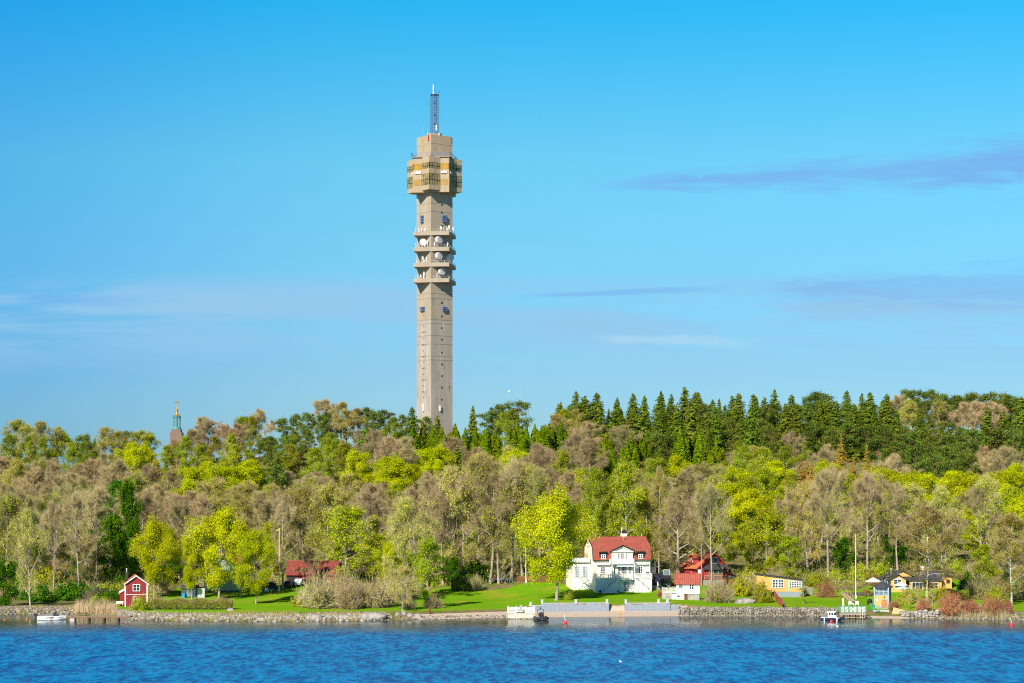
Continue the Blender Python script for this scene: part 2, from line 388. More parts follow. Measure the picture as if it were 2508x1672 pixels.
def skeleton(r, H, Rc, tf, nl, rise=.35, sub=5, ter=4, lean=.03, tr=.016, top=.9, sep=.55, droop=0.0, egg=0.0):
    """trunk, limbs, boughs and twigs that fill an egg-shaped crown; returns tube segments and the twig ends"""
    segs = []; tips = []
    k = 7; zz = np.linspace(0, top * H, k); xy = np.cumsum(r.normal(size=(k, 2)) * lean * H / k * 2, 0); xy[0] = 0
    T = np.column_stack([xy, zz]); rad = H * tr * (1 - .8 * np.linspace(0, 1, k)); rad[0] *= 1.35
    for j in range(k - 1): segs.append((T[j], T[j + 1], rad[j], rad[j + 1], 7))
    zc = H * (tf + 1 + egg) / 2; rz = H * (1 - tf) / 2
    def env(p, d):
        """distance from p to the crown's envelope along d"""
        c = T[-1] * [0.5, 0.5, 0] + [0, 0, zc]; S = np.array([Rc, Rc, rz]); a = (p - c) / S; b = d / S
        A = b @ b; B = 2 * a @ b; Cc = a @ a - 1; q = B * B - 4 * A * Cc
        return max(.15 * Rc, (-B + math.sqrt(q)) / (2 * A)) if q > 0 else .25 * Rc
    for i in range(nl):
        tt = i / max(1, nl - 1)
        z0 = H * (tf * .85 + (top * .97 - tf * .85) * tt ** .9); p = np.array([np.interp(z0, zz, T[:, 0]), np.interp(z0, zz, T[:, 1]), z0])
        az = i * 2.4 + r.uniform(-.5, .5); el = rise + (1.25 - rise) * tt + r.uniform(-.22, .22)
        d = np.array([math.cos(az) * math.cos(el), math.sin(az) * math.cos(el), math.sin(el)])
        L = env(p, d) * r.uniform(.78, 1.0); r0 = np.interp(z0, zz, rad) * sep; pts = [p]; dd = d.copy()
        for s in range(4):
            dd = unit(dd + r.normal(size=3) * .16 + np.array([0, 0, .10 - droop])); pts.append(pts[-1] + dd * L / 4)
        rr = np.linspace(r0, .035, 5)
        for s in range(4): segs.append((pts[s], pts[s + 1], rr[s], rr[s + 1], 5))
        for b in range(sub):
            tb = r.uniform(.28, 1.0); j = min(3, int(tb * 4)); w = tb * 4 - j; q = pts[j] * (1 - w) + pts[j + 1] * w
            db = unit(unit(pts[j + 1] - pts[j]) * .55 + r.normal(size=3) * .62 + np.array([0, 0, .22 - droop]))
            Lb = L * r.uniform(.28, .5) * (1.1 - .4 * tb); q1 = q + db * Lb * .5; q2 = q1 + unit(db + r.normal(size=3) * .3 + [0, 0, .1 - droop]) * Lb * .5
            rb = max(.03, rr[j] * .5); segs += [(q, q1, rb, rb * .7, 4), (q1, q2, rb * .7, .02, 3)]
            for c in range(ter):
                tc_ = r.uniform(.25, 1.0); e0 = q + (q1 - q) * min(1, tc_ * 2) if tc_ < .5 else q1 + (q2 - q1) * (tc_ * 2 - 1)
                de = unit(db * .5 + r.normal(size=3) * .7 + [0, 0, .15 - 1.6 * droop]); Le = Lb * r.uniform(.3, .55)
                e1 = e0 + de * Le; segs.append((e0, e1, .028, .012, 3)); tips.append((e0, e1, de))
    return segs, tips, np.array([0, 0, zc])

def broadleaf(r, H, Rc, tf, nl, leaves, lsize, spread, twigs, twl, tww, **kw):
    segs, tips, cc = skeleton(r, H, Rc, tf, nl, **kw)
    E0 = np.array([t[0] for t in tips]); E1 = np.array([t[1] for t in tips]); De = np.array([t[2] for t in tips]); n = len(tips)
    parts = []
    drp = kw.get('droop', 0)
    if twigs:
        k = np.repeat(np.arange(n), twigs); f = r.uniform(.1, 1.0, len(k))[:, None]
        P0 = E0[k] * (1 - f) + E1[k] * f; Dv = De[k] * .5 + r.normal(size=(len(k), 3)) * .75 + np.array([0, 0, .25 - 2.2 * drp]) + unit(P0 - cc) * .45
        parts.append(twig_tris(r, P0, Dv, twl * r.uniform(.5, 1.3, len(k)), tww))
    lv = None
    if leaves:
        keep = r.uniform(size=n) < kw.get('fill', 1.0) if 'fill' in kw else np.ones(n, bool)
        k = np.repeat(np.arange(n)[keep], leaves); f = r.uniform(.2, 1.15, len(k))[:, None]
        sp = np.array([spread, spread, spread * (.75 + 2.2 * drp)])
        C_ = E0[k] * (1 - f) + E1[k] * f + r.normal(size=(len(k), 3)) * sp - np.array([0, 0, 1.0 * drp])
        lv = leaf_quads(r, C_, unit(C_ - cc) * .8 + r.normal(size=(len(k), 3)) * .6 + [0, 0, .3], lsize)
    return tube_mesh(segs), (joinVF(parts) if parts else None), lv

def spruce(r, H, Rc, gap=.42, nb=8, z0=.06, pw=.85, size=.5, hang=.35, dens=1.0):
    segs = [((0, 0, 0), (0, 0, H * .5), H * .013, H * .009, 6), ((0, 0, H * .5), (0, 0, H), H * .009, .02, 5)]
    segs = [(np.array(a, float), np.array(b, float), c, d, e) for a, b, c, d, e in segs]
    C_, N_ = [], []
    z = z0 * H
    while z < H * .985:
        t = z / H; L0 = Rc * (1 - t) ** pw + .12
        for j in range(int(nb * (.6 + .6 * (1 - t)))):
            az = r.uniform(0, 6.283); L = L0 * r.uniform(.6, 1.12); dr = r.uniform(.1, .4)
            d = np.array([math.cos(az), math.sin(az), -dr]); p0 = np.array([0, 0, z + r.uniform(-.2, .2)])
            if L > 1.2 and r.uniform() < .25: segs.append((p0, p0 + d * L * .9, .045, .015, 3))
            m = max(2, int(L / (size * .42) * dens)); f = (np.arange(m) + r.uniform(0, 1, m)) / m
            side = np.array([-math.sin(az), math.cos(az), 0]); w = (r.uniform(-1, 1, m) * (.12 + .28 * (1 - f)) * L * .8)
            lift = .12 * L * f ** 2
            c = p0 + d * (f * L)[:, None] + side * w[:, None] + np.array([0, 0, 1.]) * (lift - r.uniform(0, hang, m) * size * 1.2)[:, None]
            C_.append(c); N_.append(np.array([math.cos(az), math.sin(az), .55]) + r.normal(size=(m, 3)) * .45)
        z += gap * r.uniform(.7, 1.3)
    return tube_mesh(segs), None, leaf_quads(r, np.concatenate(C_), np.concatenate(N_), size)
def pine(r, H, Rc, nc=30, per=130, size=.36, z0=.42, flat=.45, cl=1.15):
    k = 6; zz = np.linspace(0, H * .93, k); xy = np.cumsum(r.normal(size=(k, 2)) * .012 * H, 0); xy[0] = 0
    T = np.column_stack([xy, zz]); rad = H * .014 * (1 - .72 * np.linspace(0, 1, k)); segs = [(T[j], T[j + 1], rad[j], rad[j + 1], 6) for j in range(k - 1)]
    C_, N_ = [], []
    for j in range(nc):
        t = z0 + (1 - z0) * ((j + r.uniform()) / nc); w = math.sin(math.pi * min(1, (1 - t) / (1 - z0) * .82 + .16)) ** .7
        az = r.uniform(0, 6.283); L = Rc * w * r.uniform(.35, 1.0) if t < .95 else r.uniform(0, .5)
        b = np.array([np.interp(t * H * .93, zz, T[:, 0]), np.interp(t * H * .93, zz, T[:, 1]), t * H * .93])
        c = b + np.array([math.cos(az) * L, math.sin(az) * L, L * r.uniform(.1, .4)])
        segs.append((b, c, .08, .03, 4))
        s = cl * r.uniform(.7, 1.25); off = r.normal(size=(per, 3)) * np.array([s, s, s * flat]) * .62
        C_.append(c + off); N_.append(unit(off * [1, 1, 1.8]) * .9 + r.normal(size=(per, 3)) * .45 + [0, 0, .35])
    return tube_mesh(segs), None, leaf_quads(r, np.concatenate(C_), np.concatenate(N_), size)
def yew(r, H, Rc, n=5200, size=.42):
    """dense bushy conifer with upright spires"""
    C_, N_ = [], []; k = 9
    for j in range(k):
        az = r.uniform(0, 6.283); q = r.uniform(0, .62) * Rc if j else 0; h = H * (1 - .45 * (q / Rc)) * r.uniform(.82, 1.0) if j else H
        m = n // k; f = r.uniform(0, 1, m) ** .8; w = Rc * .46 * (1 - f) ** .65 * (.55 + .45 * np.minimum(1, f * 5)); a = r.uniform(0, 6.283, m); rr = w * np.sqrt(r.uniform(.35, 1, m))
        c = np.column_stack([math.cos(az) * q + np.cos(a) * rr, math.sin(az) * q + np.sin(a) * rr, .03 * H + f * h * .97])
        C_.append(c); N_.append(np.column_stack([np.cos(a), np.sin(a), np.full(m, .45)]) + r.normal(size=(m, 3)) * .4)
    seg = [(np.zeros(3), np.array([0, 0, H * .8]), H * .015, .03, 6)]
    return tube_mesh(seg), None, leaf_quads(r, np.concatenate(C_), np.concatenate(N_), size)
def bush(r, Rc, H, stems, twigs, twl, tww, leaves=0, lsize=.2, flat=1.0):
    a = r.uniform(0, 6.283, stems); el = np.arcsin(r.uniform(.08, 1, stems)); q = r.uniform(.55, 1.0, stems)
    d = np.column_stack([np.cos(a) * np.cos(el) * Rc, np.sin(a) * np.cos(el) * Rc, np.sin(el) * H]) * q[:, None]
    b = np.column_stack([np.cos(a), np.sin(a), np.zeros(stems)]) * (Rc * .25 * r.uniform(0, 1, stems))[:, None]
    segs = [(b[i] - [0, 0, .2], b[i] + (d[i] - b[i]) * .5 + [0, 0, .12 * H], .035, .022, 3) for i in range(stems)] + [(b[i] + (d[i] - b[i]) * .5 + [0, 0, .12 * H], d[i], .022, .01, 3) for i in range(stems)]
    k = np.repeat(np.arange(stems), twigs); f = r.uniform(.3, 1, len(k))[:, None]; P0 = b[k] + (d[k] - b[k]) * f
    tw = twig_tris(r, P0, d[k] * [1, 1, 1.2] / Rc * .6 + r.normal(size=(len(k), 3)) * .55 + [0, 0, .25], twl * r.uniform(.5, 1.3, len(k)), tww)
    lv = None
    if leaves:
        k = np.repeat(np.arange(stems), leaves); f = r.uniform(.45, 1.05, len(k))[:, None]
        c = b[k] + (d[k] - b[k]) * f + r.normal(size=(len(k), 3)) * .22 * [1, 1, .8]; c[:, 2] = np.abs(c[:, 2])
        lv = leaf_quads(r, c, unit(c - [0, 0, H * .2]) + r.normal(size=(len(k), 3)) * .5, lsize)
    return tube_mesh(segs), (tw[0], [tw[1]]), lv

bark_grey = mat('bark_grey', (.36, .30, .23), .95, .35, 2.0, stretch=(1, 1, .3))
bark_dark = mat('bark_dark', (.10, .085, .06), .95, .35, 2.0, stretch=(1, 1, .3))
bark_birch = mat('bark_birch', (.30, .27, .24), .8, .3, 1.3, c2=(.72, .70, .66), stretch=(1, 1, 2.5))
bark_pine = mat('bark_pine', (.12, .08, .05), .95, .3, 1.0, c2=(.34, .16, .08), stretch=(1, 1, .2))
L_lime = leafmat('leaf_lime', (.44, .50, .006), (.68, .71, .010), .4, hv=.006, vv=.14)
L_lime2 = leafmat('leaf_yellow_green', (.31, .40, .006), (.52, .60, .010), .4, hv=.014, vv=.18)
L_olive = leafmat('leaf_olive', (.33, .36, .03), (.50, .52, .04), .3)
L_birch = leafmat('leaf_birch', (.26, .33, .006), (.44, .49, .010), .38)
L_brown = leafmat('leaf_brown_birch', (.29, .23, .035), (.42, .34, .05), .3)
L_green = leafmat('leaf_green', (.04, .12, .006), (.10, .25, .008), .3)
L_spruce = leafmat('needle_spruce', (.07, .12, .014), (.22, .28, .02), .18)
L_yew = leafmat('needle_yew', (.08, .14, .004), (.22, .29, .006), .2)
L_pine = leafmat('needle_pine', (.04, .08, .015), (.24, .30, .04), .18)  # lit and shaded needle clumps put into the two tones
L_larch = leafmat('needle_larch', (.32, .20, .03), (.46, .31, .04), .2)
L_red = leafmat('twig_red', (.32, .12, .06), (.46, .23, .11), .1)
T_grey = leafmat('twig_grey', (.40, .32, .155), (.57, .465, .245), .12)
T_pink = leafmat('twig_pink', (.40, .305, .145), (.54, .43, .22), .12)
T_olive = leafmat('twig_olive', (.42, .36, .13), (.58, .50, .20), .15)
T_tan = leafmat('twig_tan', (.42, .33, .17), (.62, .52, .29), .15)

PROTO = {}
def proto(kind, H, Rc, gen, tw_mat, lf_mat, bk):
    """store one grown plant as three meshes: wood, and a crown of twigs and leaves"""
    wood, tw, lv = gen
    wm_ = np_mesh(kind + '_trunk', wood[0], wood[1], bk, smooth=True)
    parts, mi, ms = [], [], []
    if tw is not None: parts.append(tw); ms.append(tw_mat); mi.append(np.full(sum(len(f) for f in tw[1]), 0))
    if lv is not None: parts.append(lv); mi.append(np.full(len(lv[1]), len(ms))); ms.append(lf_mat)
    V, Fs = joinVF(parts)
    PROTO.setdefault(kind, []).append((H, Rc, wm_, np_mesh(kind + '_crown', V, Fs, ms, np.concatenate(mi))))
def rs(n): return np.random.default_rng(n)
for v in range(6):
    r = rs(100 + v)
    proto('m', 16, 7.6, broadleaf(r, 16, 7.6, .13, 17, 72, .35, .68, 3, 1.0, .05, sub=6, ter=4, rise=.1), T_grey, L_lime, bark_grey)
    proto('M', 16, 8.0, broadleaf(r, 16, 8.6, .28, 20, 88, .27, .62, 4, 1.0, .05, sub=6, ter=5, rise=.0), T_grey, L_lime, bark_grey)
    proto('B', 22, 7.6, broadleaf(r, 22, 7.6, .40, 13, 0, 0, 0, 48, 1.5, .036, sub=6, ter=4, rise=.55, sep=.7), T_grey, None, bark_grey)
    proto('y', 17, 7.0, broadleaf(r, 17, 7.0 * (1, .85, 1.1, .95, .8, 1.05)[v], (.14, .24, .1, .2, .28, .14)[v], (16, 13, 18, 15, 12, 16)[v], (28, 20, 32, 16, 26, 22)[v], .40, .62, 8, 1.1, .05, sub=6, ter=4, rise=.2), T_olive, L_lime2, bark_grey)
    proto('b', 18, 7.4, broadleaf(r, 18, 7.4 * (1, .85, 1.1, .95, .8, 1.05)[v], (.16, .26, .12, .2, .3, .16)[v], (17, 13, 19, 15, 12, 17)[v], 0, 0, 0, 58, 1.5, .036, sub=6, ter=4, rise=.4), T_grey, None, bark_grey)
    proto('p', 15, 7.4, broadleaf(r, 15, 7.4 * (1, .9, 1.1, .8, 1, .95)[v], (.1, .18, .08, .22, .12, .15)[v], (18, 14, 20, 13, 17, 15)[v], 0, 0, 0, 62, 1.25, .034, sub=6, ter=4, rise=.3), T_pink, None, bark_grey)
    proto('o', 17, 7.0, broadleaf(r, 17, 7.0 * (1, .85, 1.1, .95, .8, 1.05)[v], (.14, .24, .1, .2, .28, .14)[v], (17, 13, 18, 15, 12, 16)[v], (9, 14, 6, 18, 10, 4)[v], .32, .6, 26, 1.3, .045, sub=6, ter=4, rise=.3), T_olive, L_olive, bark_grey)
    if v > 3: continue
    proto('w', 18, 4.6, broadleaf(r, 18, 4.6, .1, 20, 30, .32, .46, 6, 1.2, .04, sub=5, ter=4, rise=.4, droop=.12, top=.97, tr=.010), T_olive, L_birch, bark_birch)
    proto('c', 20, 5.8, broadleaf(r, 20, 5.8, .22, 18, 34, .25, .5, 20, 1.2, .045, sub=6, ter=4, rise=.4, droop=.08, top=.97, tr=.011), T_tan, L_brown, bark_birch)
    proto('g', 14, 4.8, broadleaf(r, 14, 4.8, .04, 16, 40, .42, .6, 0, 1, .05, sub=6, ter=4, rise=.2), T_grey, L_green, bark_dark)
    proto('s', 20, 5.0, spruce(r, 20, 5.6, .44, 11, .03, .62 + .07 * v, .58, .6, 1.25), None, L_spruce, bark_dark)
    proto('v', 13, 4.2, yew(r, 13, 4.2, 6200, .46), None, L_yew, bark_dark)
    proto('n', 16, 4.8, pine(r, 16, 4.8, 46, 150, .40, .28, .6, 1.15), None, L_pine, bark_pine)
    proto('l', 18, 3.9, spruce(r, 18, 3.9, .46, 9, .08, .7, .42, .7, 1.0), None, L_larch, bark_grey)
for v in range(2):
    r = rs(200 + v)
    proto('a', 4.6, 2.6, broadleaf(r, 4.6, 2.6, .28, 9, 2 + 5 * v, .16, .3, 9, .5, .03, sub=5, ter=3, rise=.25, tr=.03), T_olive, L_olive, bark_grey)
    proto('q', 22, 10.5, broadleaf(r, 22, 10.5, .2, 15, 0, 0, 0, 18, 1.6, .055, sub=7, ter=5, rise=.15, tr=.026, sep=.7), T_pink, None, bark_grey)
for v in range(3):
    r = rs(300 + v)
    proto('bt', 2.5, 3.0, bush(r, 3.0, 2.5, 190, 16, .8, .04, 3, .15), T_tan, L_olive, bark_grey)
    proto('bo', 2.0, 2.6, bush(r, 2.6, 2.0, 160, 10, .6, .04, 22, .20), T_olive, L_birch, bark_grey)
    proto('br', 2.0, 2.4, bush(r, 2.4, 2.0, 170, 16, .8, .045, 0, .15), L_red, None, bark_grey)
    proto('bg', 2.0, 2.4, bush(r, 2.4, 2.0, 130, 2, .5, .04, 34, .26), T_olive, L_green, bark_dark)

TREE_NAME = dict(M='maple_tree', B='bare_tree', m='maple_tree', y='leafing_tree', b='bare_tree', p='bare_tree', o='budding_tree', w='birch_tree', c='birch_tree', g='leafy_tree', s='spruce_tree',
                 v='yew_tree', n='pine_tree', l='larch_tree', a='apple_tree', q='oak_tree', bt='bush', bo='bush', br='bush', bg='bush')
LOOK = dict(M='lime green maple', B='tall bare grey tree', m='lime green maple', y='yellow-green leafing tree', b='bare grey tree', p='bare reddish-brown tree', o='olive budding tree', w='olive-green birch', c='brown birch',
            g='deep green leafy tree', s='dark green spruce', v='bushy green yew', n='dark pine', l='orange-brown larch', q='bare oak', a='small apple tree')
GROUP = dict(M='lime green maples', B='bare grey trees of the wood', m='lime green maples', y='yellow-green leafing trees', b='bare grey trees of the wood', p='bare reddish-brown trees of the wood', o='olive budding trees', w='birches of the wood', c='brown birches',
             g='deep green leafy trees', s='spruces on the slope', v='yews on the slope', n='pines on the slope', l='larches on the slope', q='bare oaks', a='apple trees by the shore',
             bt='tan bushes', bo='olive bushes', br='red-brown bushes', bg='green bushes')
TREES = []
def plant(kind, loc, H, width=None, label=None, cat=None, sink=.15, variant=None):
    V = PROTO[kind]; i = len(TREES); h0, rc, wmesh, cmesh = V[(i * 7 + i // 5) % len(V) if variant is None else variant]
    s = H / h0; sw = (width / 2 / rc) if width else s * random.uniform(.9, 1.12)
    o = thing(TREE_NAME[kind], label, cat or ('bush' if kind[0] == 'b' and len(kind) == 2 else 'tree'), (loc[0], loc[1], loc[2] - sink), random.uniform(0, 6.28), GROUP[kind])
    o.scale = (sw, sw, s)
    link('stems' if len(kind) == 2 else 'trunk', wmesh, o); link('crown', cmesh, o)
    TREES.append((o, kind, 1254 + F * loc[0] / loc[1], HY - F * (loc[2] + H - CAMZ) / loc[1]))
    return o
def plant_px(kind, px, base, top, wpx, label=None, **kw):
    """a tree whose foot and top rows and crown width are read off the photograph"""
    p = P(px, base); s = p.y / F
    return plant(kind, p, (base - top) * s, wpx * s if wpx else None, label, **kw)
def plant_top(kind, px, top, H, label=None, ymin=452.0, wf=1.0):
    y = max(ymin, float(shoreY(px)) + 46)
    ye = float(shoreY(px)) + RIDGE + random.uniform(-25, 20)
    while y < ye:
        x = (px - 1254) * y / F; z = Gz(x, y)
        if HY - F * (z + H - CAMZ) / y <= top: break
        y += 2.0
    z = Gz(x, y); H2 = CAMZ + (HY - top) * y / F - z
    H = min(max(H2, .6 * H), 1.35 * H)
    return plant(kind, (x, y, z), H, 2 * PROTO[kind][0][1] * H / PROTO[kind][0][0] * wf * random.uniform(.92, 1.15), label)

# ------------------------------------------------------------------ paints and building materials
concrete = mat('concrete', (.35, .295, .225), .9, .06, .3, c2=(.42, .345, .26), bump=.15, stretch=(1, 1, .2), detail=7)
concrete_lt = mat('concrete_light', (.38, .295, .195), .9, .1, .5, c2=(.46, .36, .24), bump=.1, stretch=(1, 1, .12), detail=7)
seam_m = mat('concrete_seam', (.30, .25, .20), .9, .1)
dark_hole = mat('dark_opening', (.02, .02, .02), .9, .1)
white_p = mat('white_paint', (.80, .79, .76), .6, .04, 1.2)
cream_p = mat('cream_paint', (.82, .77, .64), .7, .04, 1.0)
blue_white = mat('blue_white_canvas', (.62, .72, .80), .8, .05)
black_p = mat('black_metal', (.025, .025, .03), .5, .15)
dark_roof = mat('dark_sheet_roof', (.06, .06, .07), .6, .2)
tile_red = mat('red_roof_tile', (.40, .10, .07), .85, .22, 1.6, bump=.3, stretch=(1, .35, 1), ribs=(0, .5, .5))
tile_orange = mat('orange_roof_tile', (.58, .18, .08), .85, .25, 1.6, bump=.3, ribs=(1, .5, .4))
red_wood = mat('red_wood', (.32, .038, .042), .85, .2, 3.0, stretch=(3, 3, .2), ribs=(0, .5, .4))
red_wood2 = mat('bright_red_wood', (.45, .055, .06), .85, .15, 3.0, stretch=(3, 3, .2), ribs=(0, .5, .3))
dkred_wood = mat('dark_red_wood', (.15, .03, .025), .9, .2, 3.0)
yellow_wood = mat('yellow_wood', (.70, .40, .12), .8, .08, 2.0, stretch=(.3, .3, 3))
green_wood = mat('pale_green_wood', (.34, .45, .36), .85, .1, 2.0, stretch=(3, 3, .2))
mint = mat('mint_trim', (.36, .50, .42), .7, .08)
blue_grey = mat('blue_grey_trim', (.36, .42, .50), .7, .08)
grey_wood = mat('weathered_wood', (.30, .27, .23), .9, .25, 2.0, stretch=(.3, 3, 3))
brown_wood = mat('brown_wood', (.20, .10, .05), .85, .25, 2.0)
red_fence_m = mat('red_fence_paint', (.34, .09, .06), .85, .2, 2.0)
grey_block = mat('grey_block', (.27, .315, .37), .9, .16, 1.6, bump=.4, stretch=(1, 1, 2.5))
granite = mat('granite', (.23, .205, .175), .95, .3, .7, c2=(.43, .40, .36), bump=.5)
stone_m = mat('field_stone', (.18, .15, .115), .95, .4, .9, c2=(.36, .32, .27), bump=.5)
stone_base = mat('stone_base', (.36, .34, .31), .95, .25, 1.5, bump=.4)
glass = mat('window_glass', (.03, .045, .06), .08, .3, 1.0, spec=.6)
glass_lt = mat('reflecting_glass', (.16, .22, .26), .1, .3, .8, spec=.6)
amber = mat('amber_glass', (.37, .215, .018), .25, .25, .5, spec=.5)
olive_glass = mat('olive_glass', (.20, .15, .06), .25, .4, .35, c2=(.40, .32, .14), spec=.4)
metal = mat('grey_metal', (.42, .44, .46), .45, .1, metal=.4)
blue_steel = mat('blue_steel', (.10, .16, .32), .6, .15)
red_lamp = mat('red_lamp', (.60, .03, .02), .5, .05)
gold = mat('gold', (.85, .50, .12), .3, .1, metal=.7)
copper = mat('green_copper', (.13, .33, .36), .7, .2, .3)
brick = mat('brown_brick', (.22, .15, .125), .9, .15, .3)
white_gel = mat('white_gelcoat', (.80, .81, .82), .25, .03, spec=.5)
navy = mat('navy_gelcoat', (.02, .03, .06), .25, .1, spec=.5)
tarp = mat('grey_tarp', (.20, .18, .18), .85, .15)
rubber = mat('black_rubber', (.03, .035, .045), .6, .2)
buoy_m = mat('red_buoy', (.75, .04, .06), .5, .05)
buoy_o = mat('orange_buoy', (.80, .22, .03), .5, .05)
green_p = mat('green_paint', (.12, .30, .14), .7, .1)
reed_m = leafmat('reed', (.48, .38, .20), (.66, .56, .34), .2)

class Loc:
    """turns rows and columns measured in an enlarged crop of the photograph into metres in a thing's own axes"""
    def __init__(s, loc, phi, org, zs): s.l = Vector(loc); s.c, s.s = math.cos(phi), math.sin(phi); s.o = org; s.zs = zs
    def x(s, zx, y=0.0):
        k = (s.o[0] + zx / s.zs - 1254) / F
        return (k * (s.l.y + y * s.c) - s.l.x + y * s.s) / (s.c - k * s.s)
    def z(s, zy, y=0.0, x=0.0):
        py = s.o[1] + zy / s.zs
        return CAMZ + (HY - py) * (s.l.y + x * s.s + y * s.c) / F - s.l.z

def window(parent, x, y, z, w, h, nx=2, nz=2, fm=None, gm=None, rz=0.0, fr=.1, bar=.05, name='window'):
    """frame with glazing bars and a pane; the outside faces -y, x and z give the centre"""
    fm = fm or white_p; gm = gm or glass
    b = MB()
    b.box(-w / 2, -w / 2 + fr, -.09, .02, -h / 2, h / 2).box(w / 2 - fr, w / 2, -.09, .02, -h / 2, h / 2)
    b.box(-w / 2 + fr, w / 2 - fr, -.09, .02, -h / 2, -h / 2 + fr).box(-w / 2 + fr, w / 2 - fr, -.09, .02, h / 2 - fr, h / 2)
    for i in range(1, nx):
        c = -w / 2 + w * i / nx; k = bar * (1.6 if nx % 2 == 0 and i == nx // 2 else 1); b.box(c - k / 2, c + k / 2, -.08, .01, -h / 2 + fr, h / 2 - fr)
    for j in range(1, nz):
        c = -h / 2 + h * j / nz; b.box(-w / 2 + fr, w / 2 - fr, -.075, .01, c - bar / 2, c + bar / 2)
    o = b.build(name, fm, parent, (x, y, z), rz)
    MB().box(-w / 2 + fr * .5, w / 2 - fr * .5, -.04, 0, -h / 2 + fr * .5, h / 2 - fr * .5).build('pane', gm, o)
    return o
def railing(b, p0, p1, h=1.0, step=.28, post=2.0, th=.05, rail=.07):
    """posts, handrail, bottom rail and balusters between two points"""
    p0, p1 = Vector(p0), Vector(p1); L = (p1 - p0).length
    up = Vector((0, 0, h)); lo = Vector((0, 0, .12))
    b.tube(p0 + up, p1 + up, rail, n=4); b.tube(p0 + lo, p1 + lo, rail * .8, n=4)
    n = max(1, int(L / step))
    for i in range(n + 1):
        q = p0.lerp(p1, i / n); b.tube(q + lo, q + up, th * .6, n=4)
    m = max(1, round(L / post))
    for i in range(m + 1):
        q = p0.lerp(p1, i / m); b.tube(q, q + up * 1.06, th * 1.6, n=4)
    return b
def chevron(hw, ze, zr, th=.16, cx=0.0):
    """gable roof outline"""
    return [(cx - hw, ze), (cx, zr), (cx + hw, ze), (cx + hw, ze - th), (cx, zr - th * 1.2), (cx - hw, ze - th)]

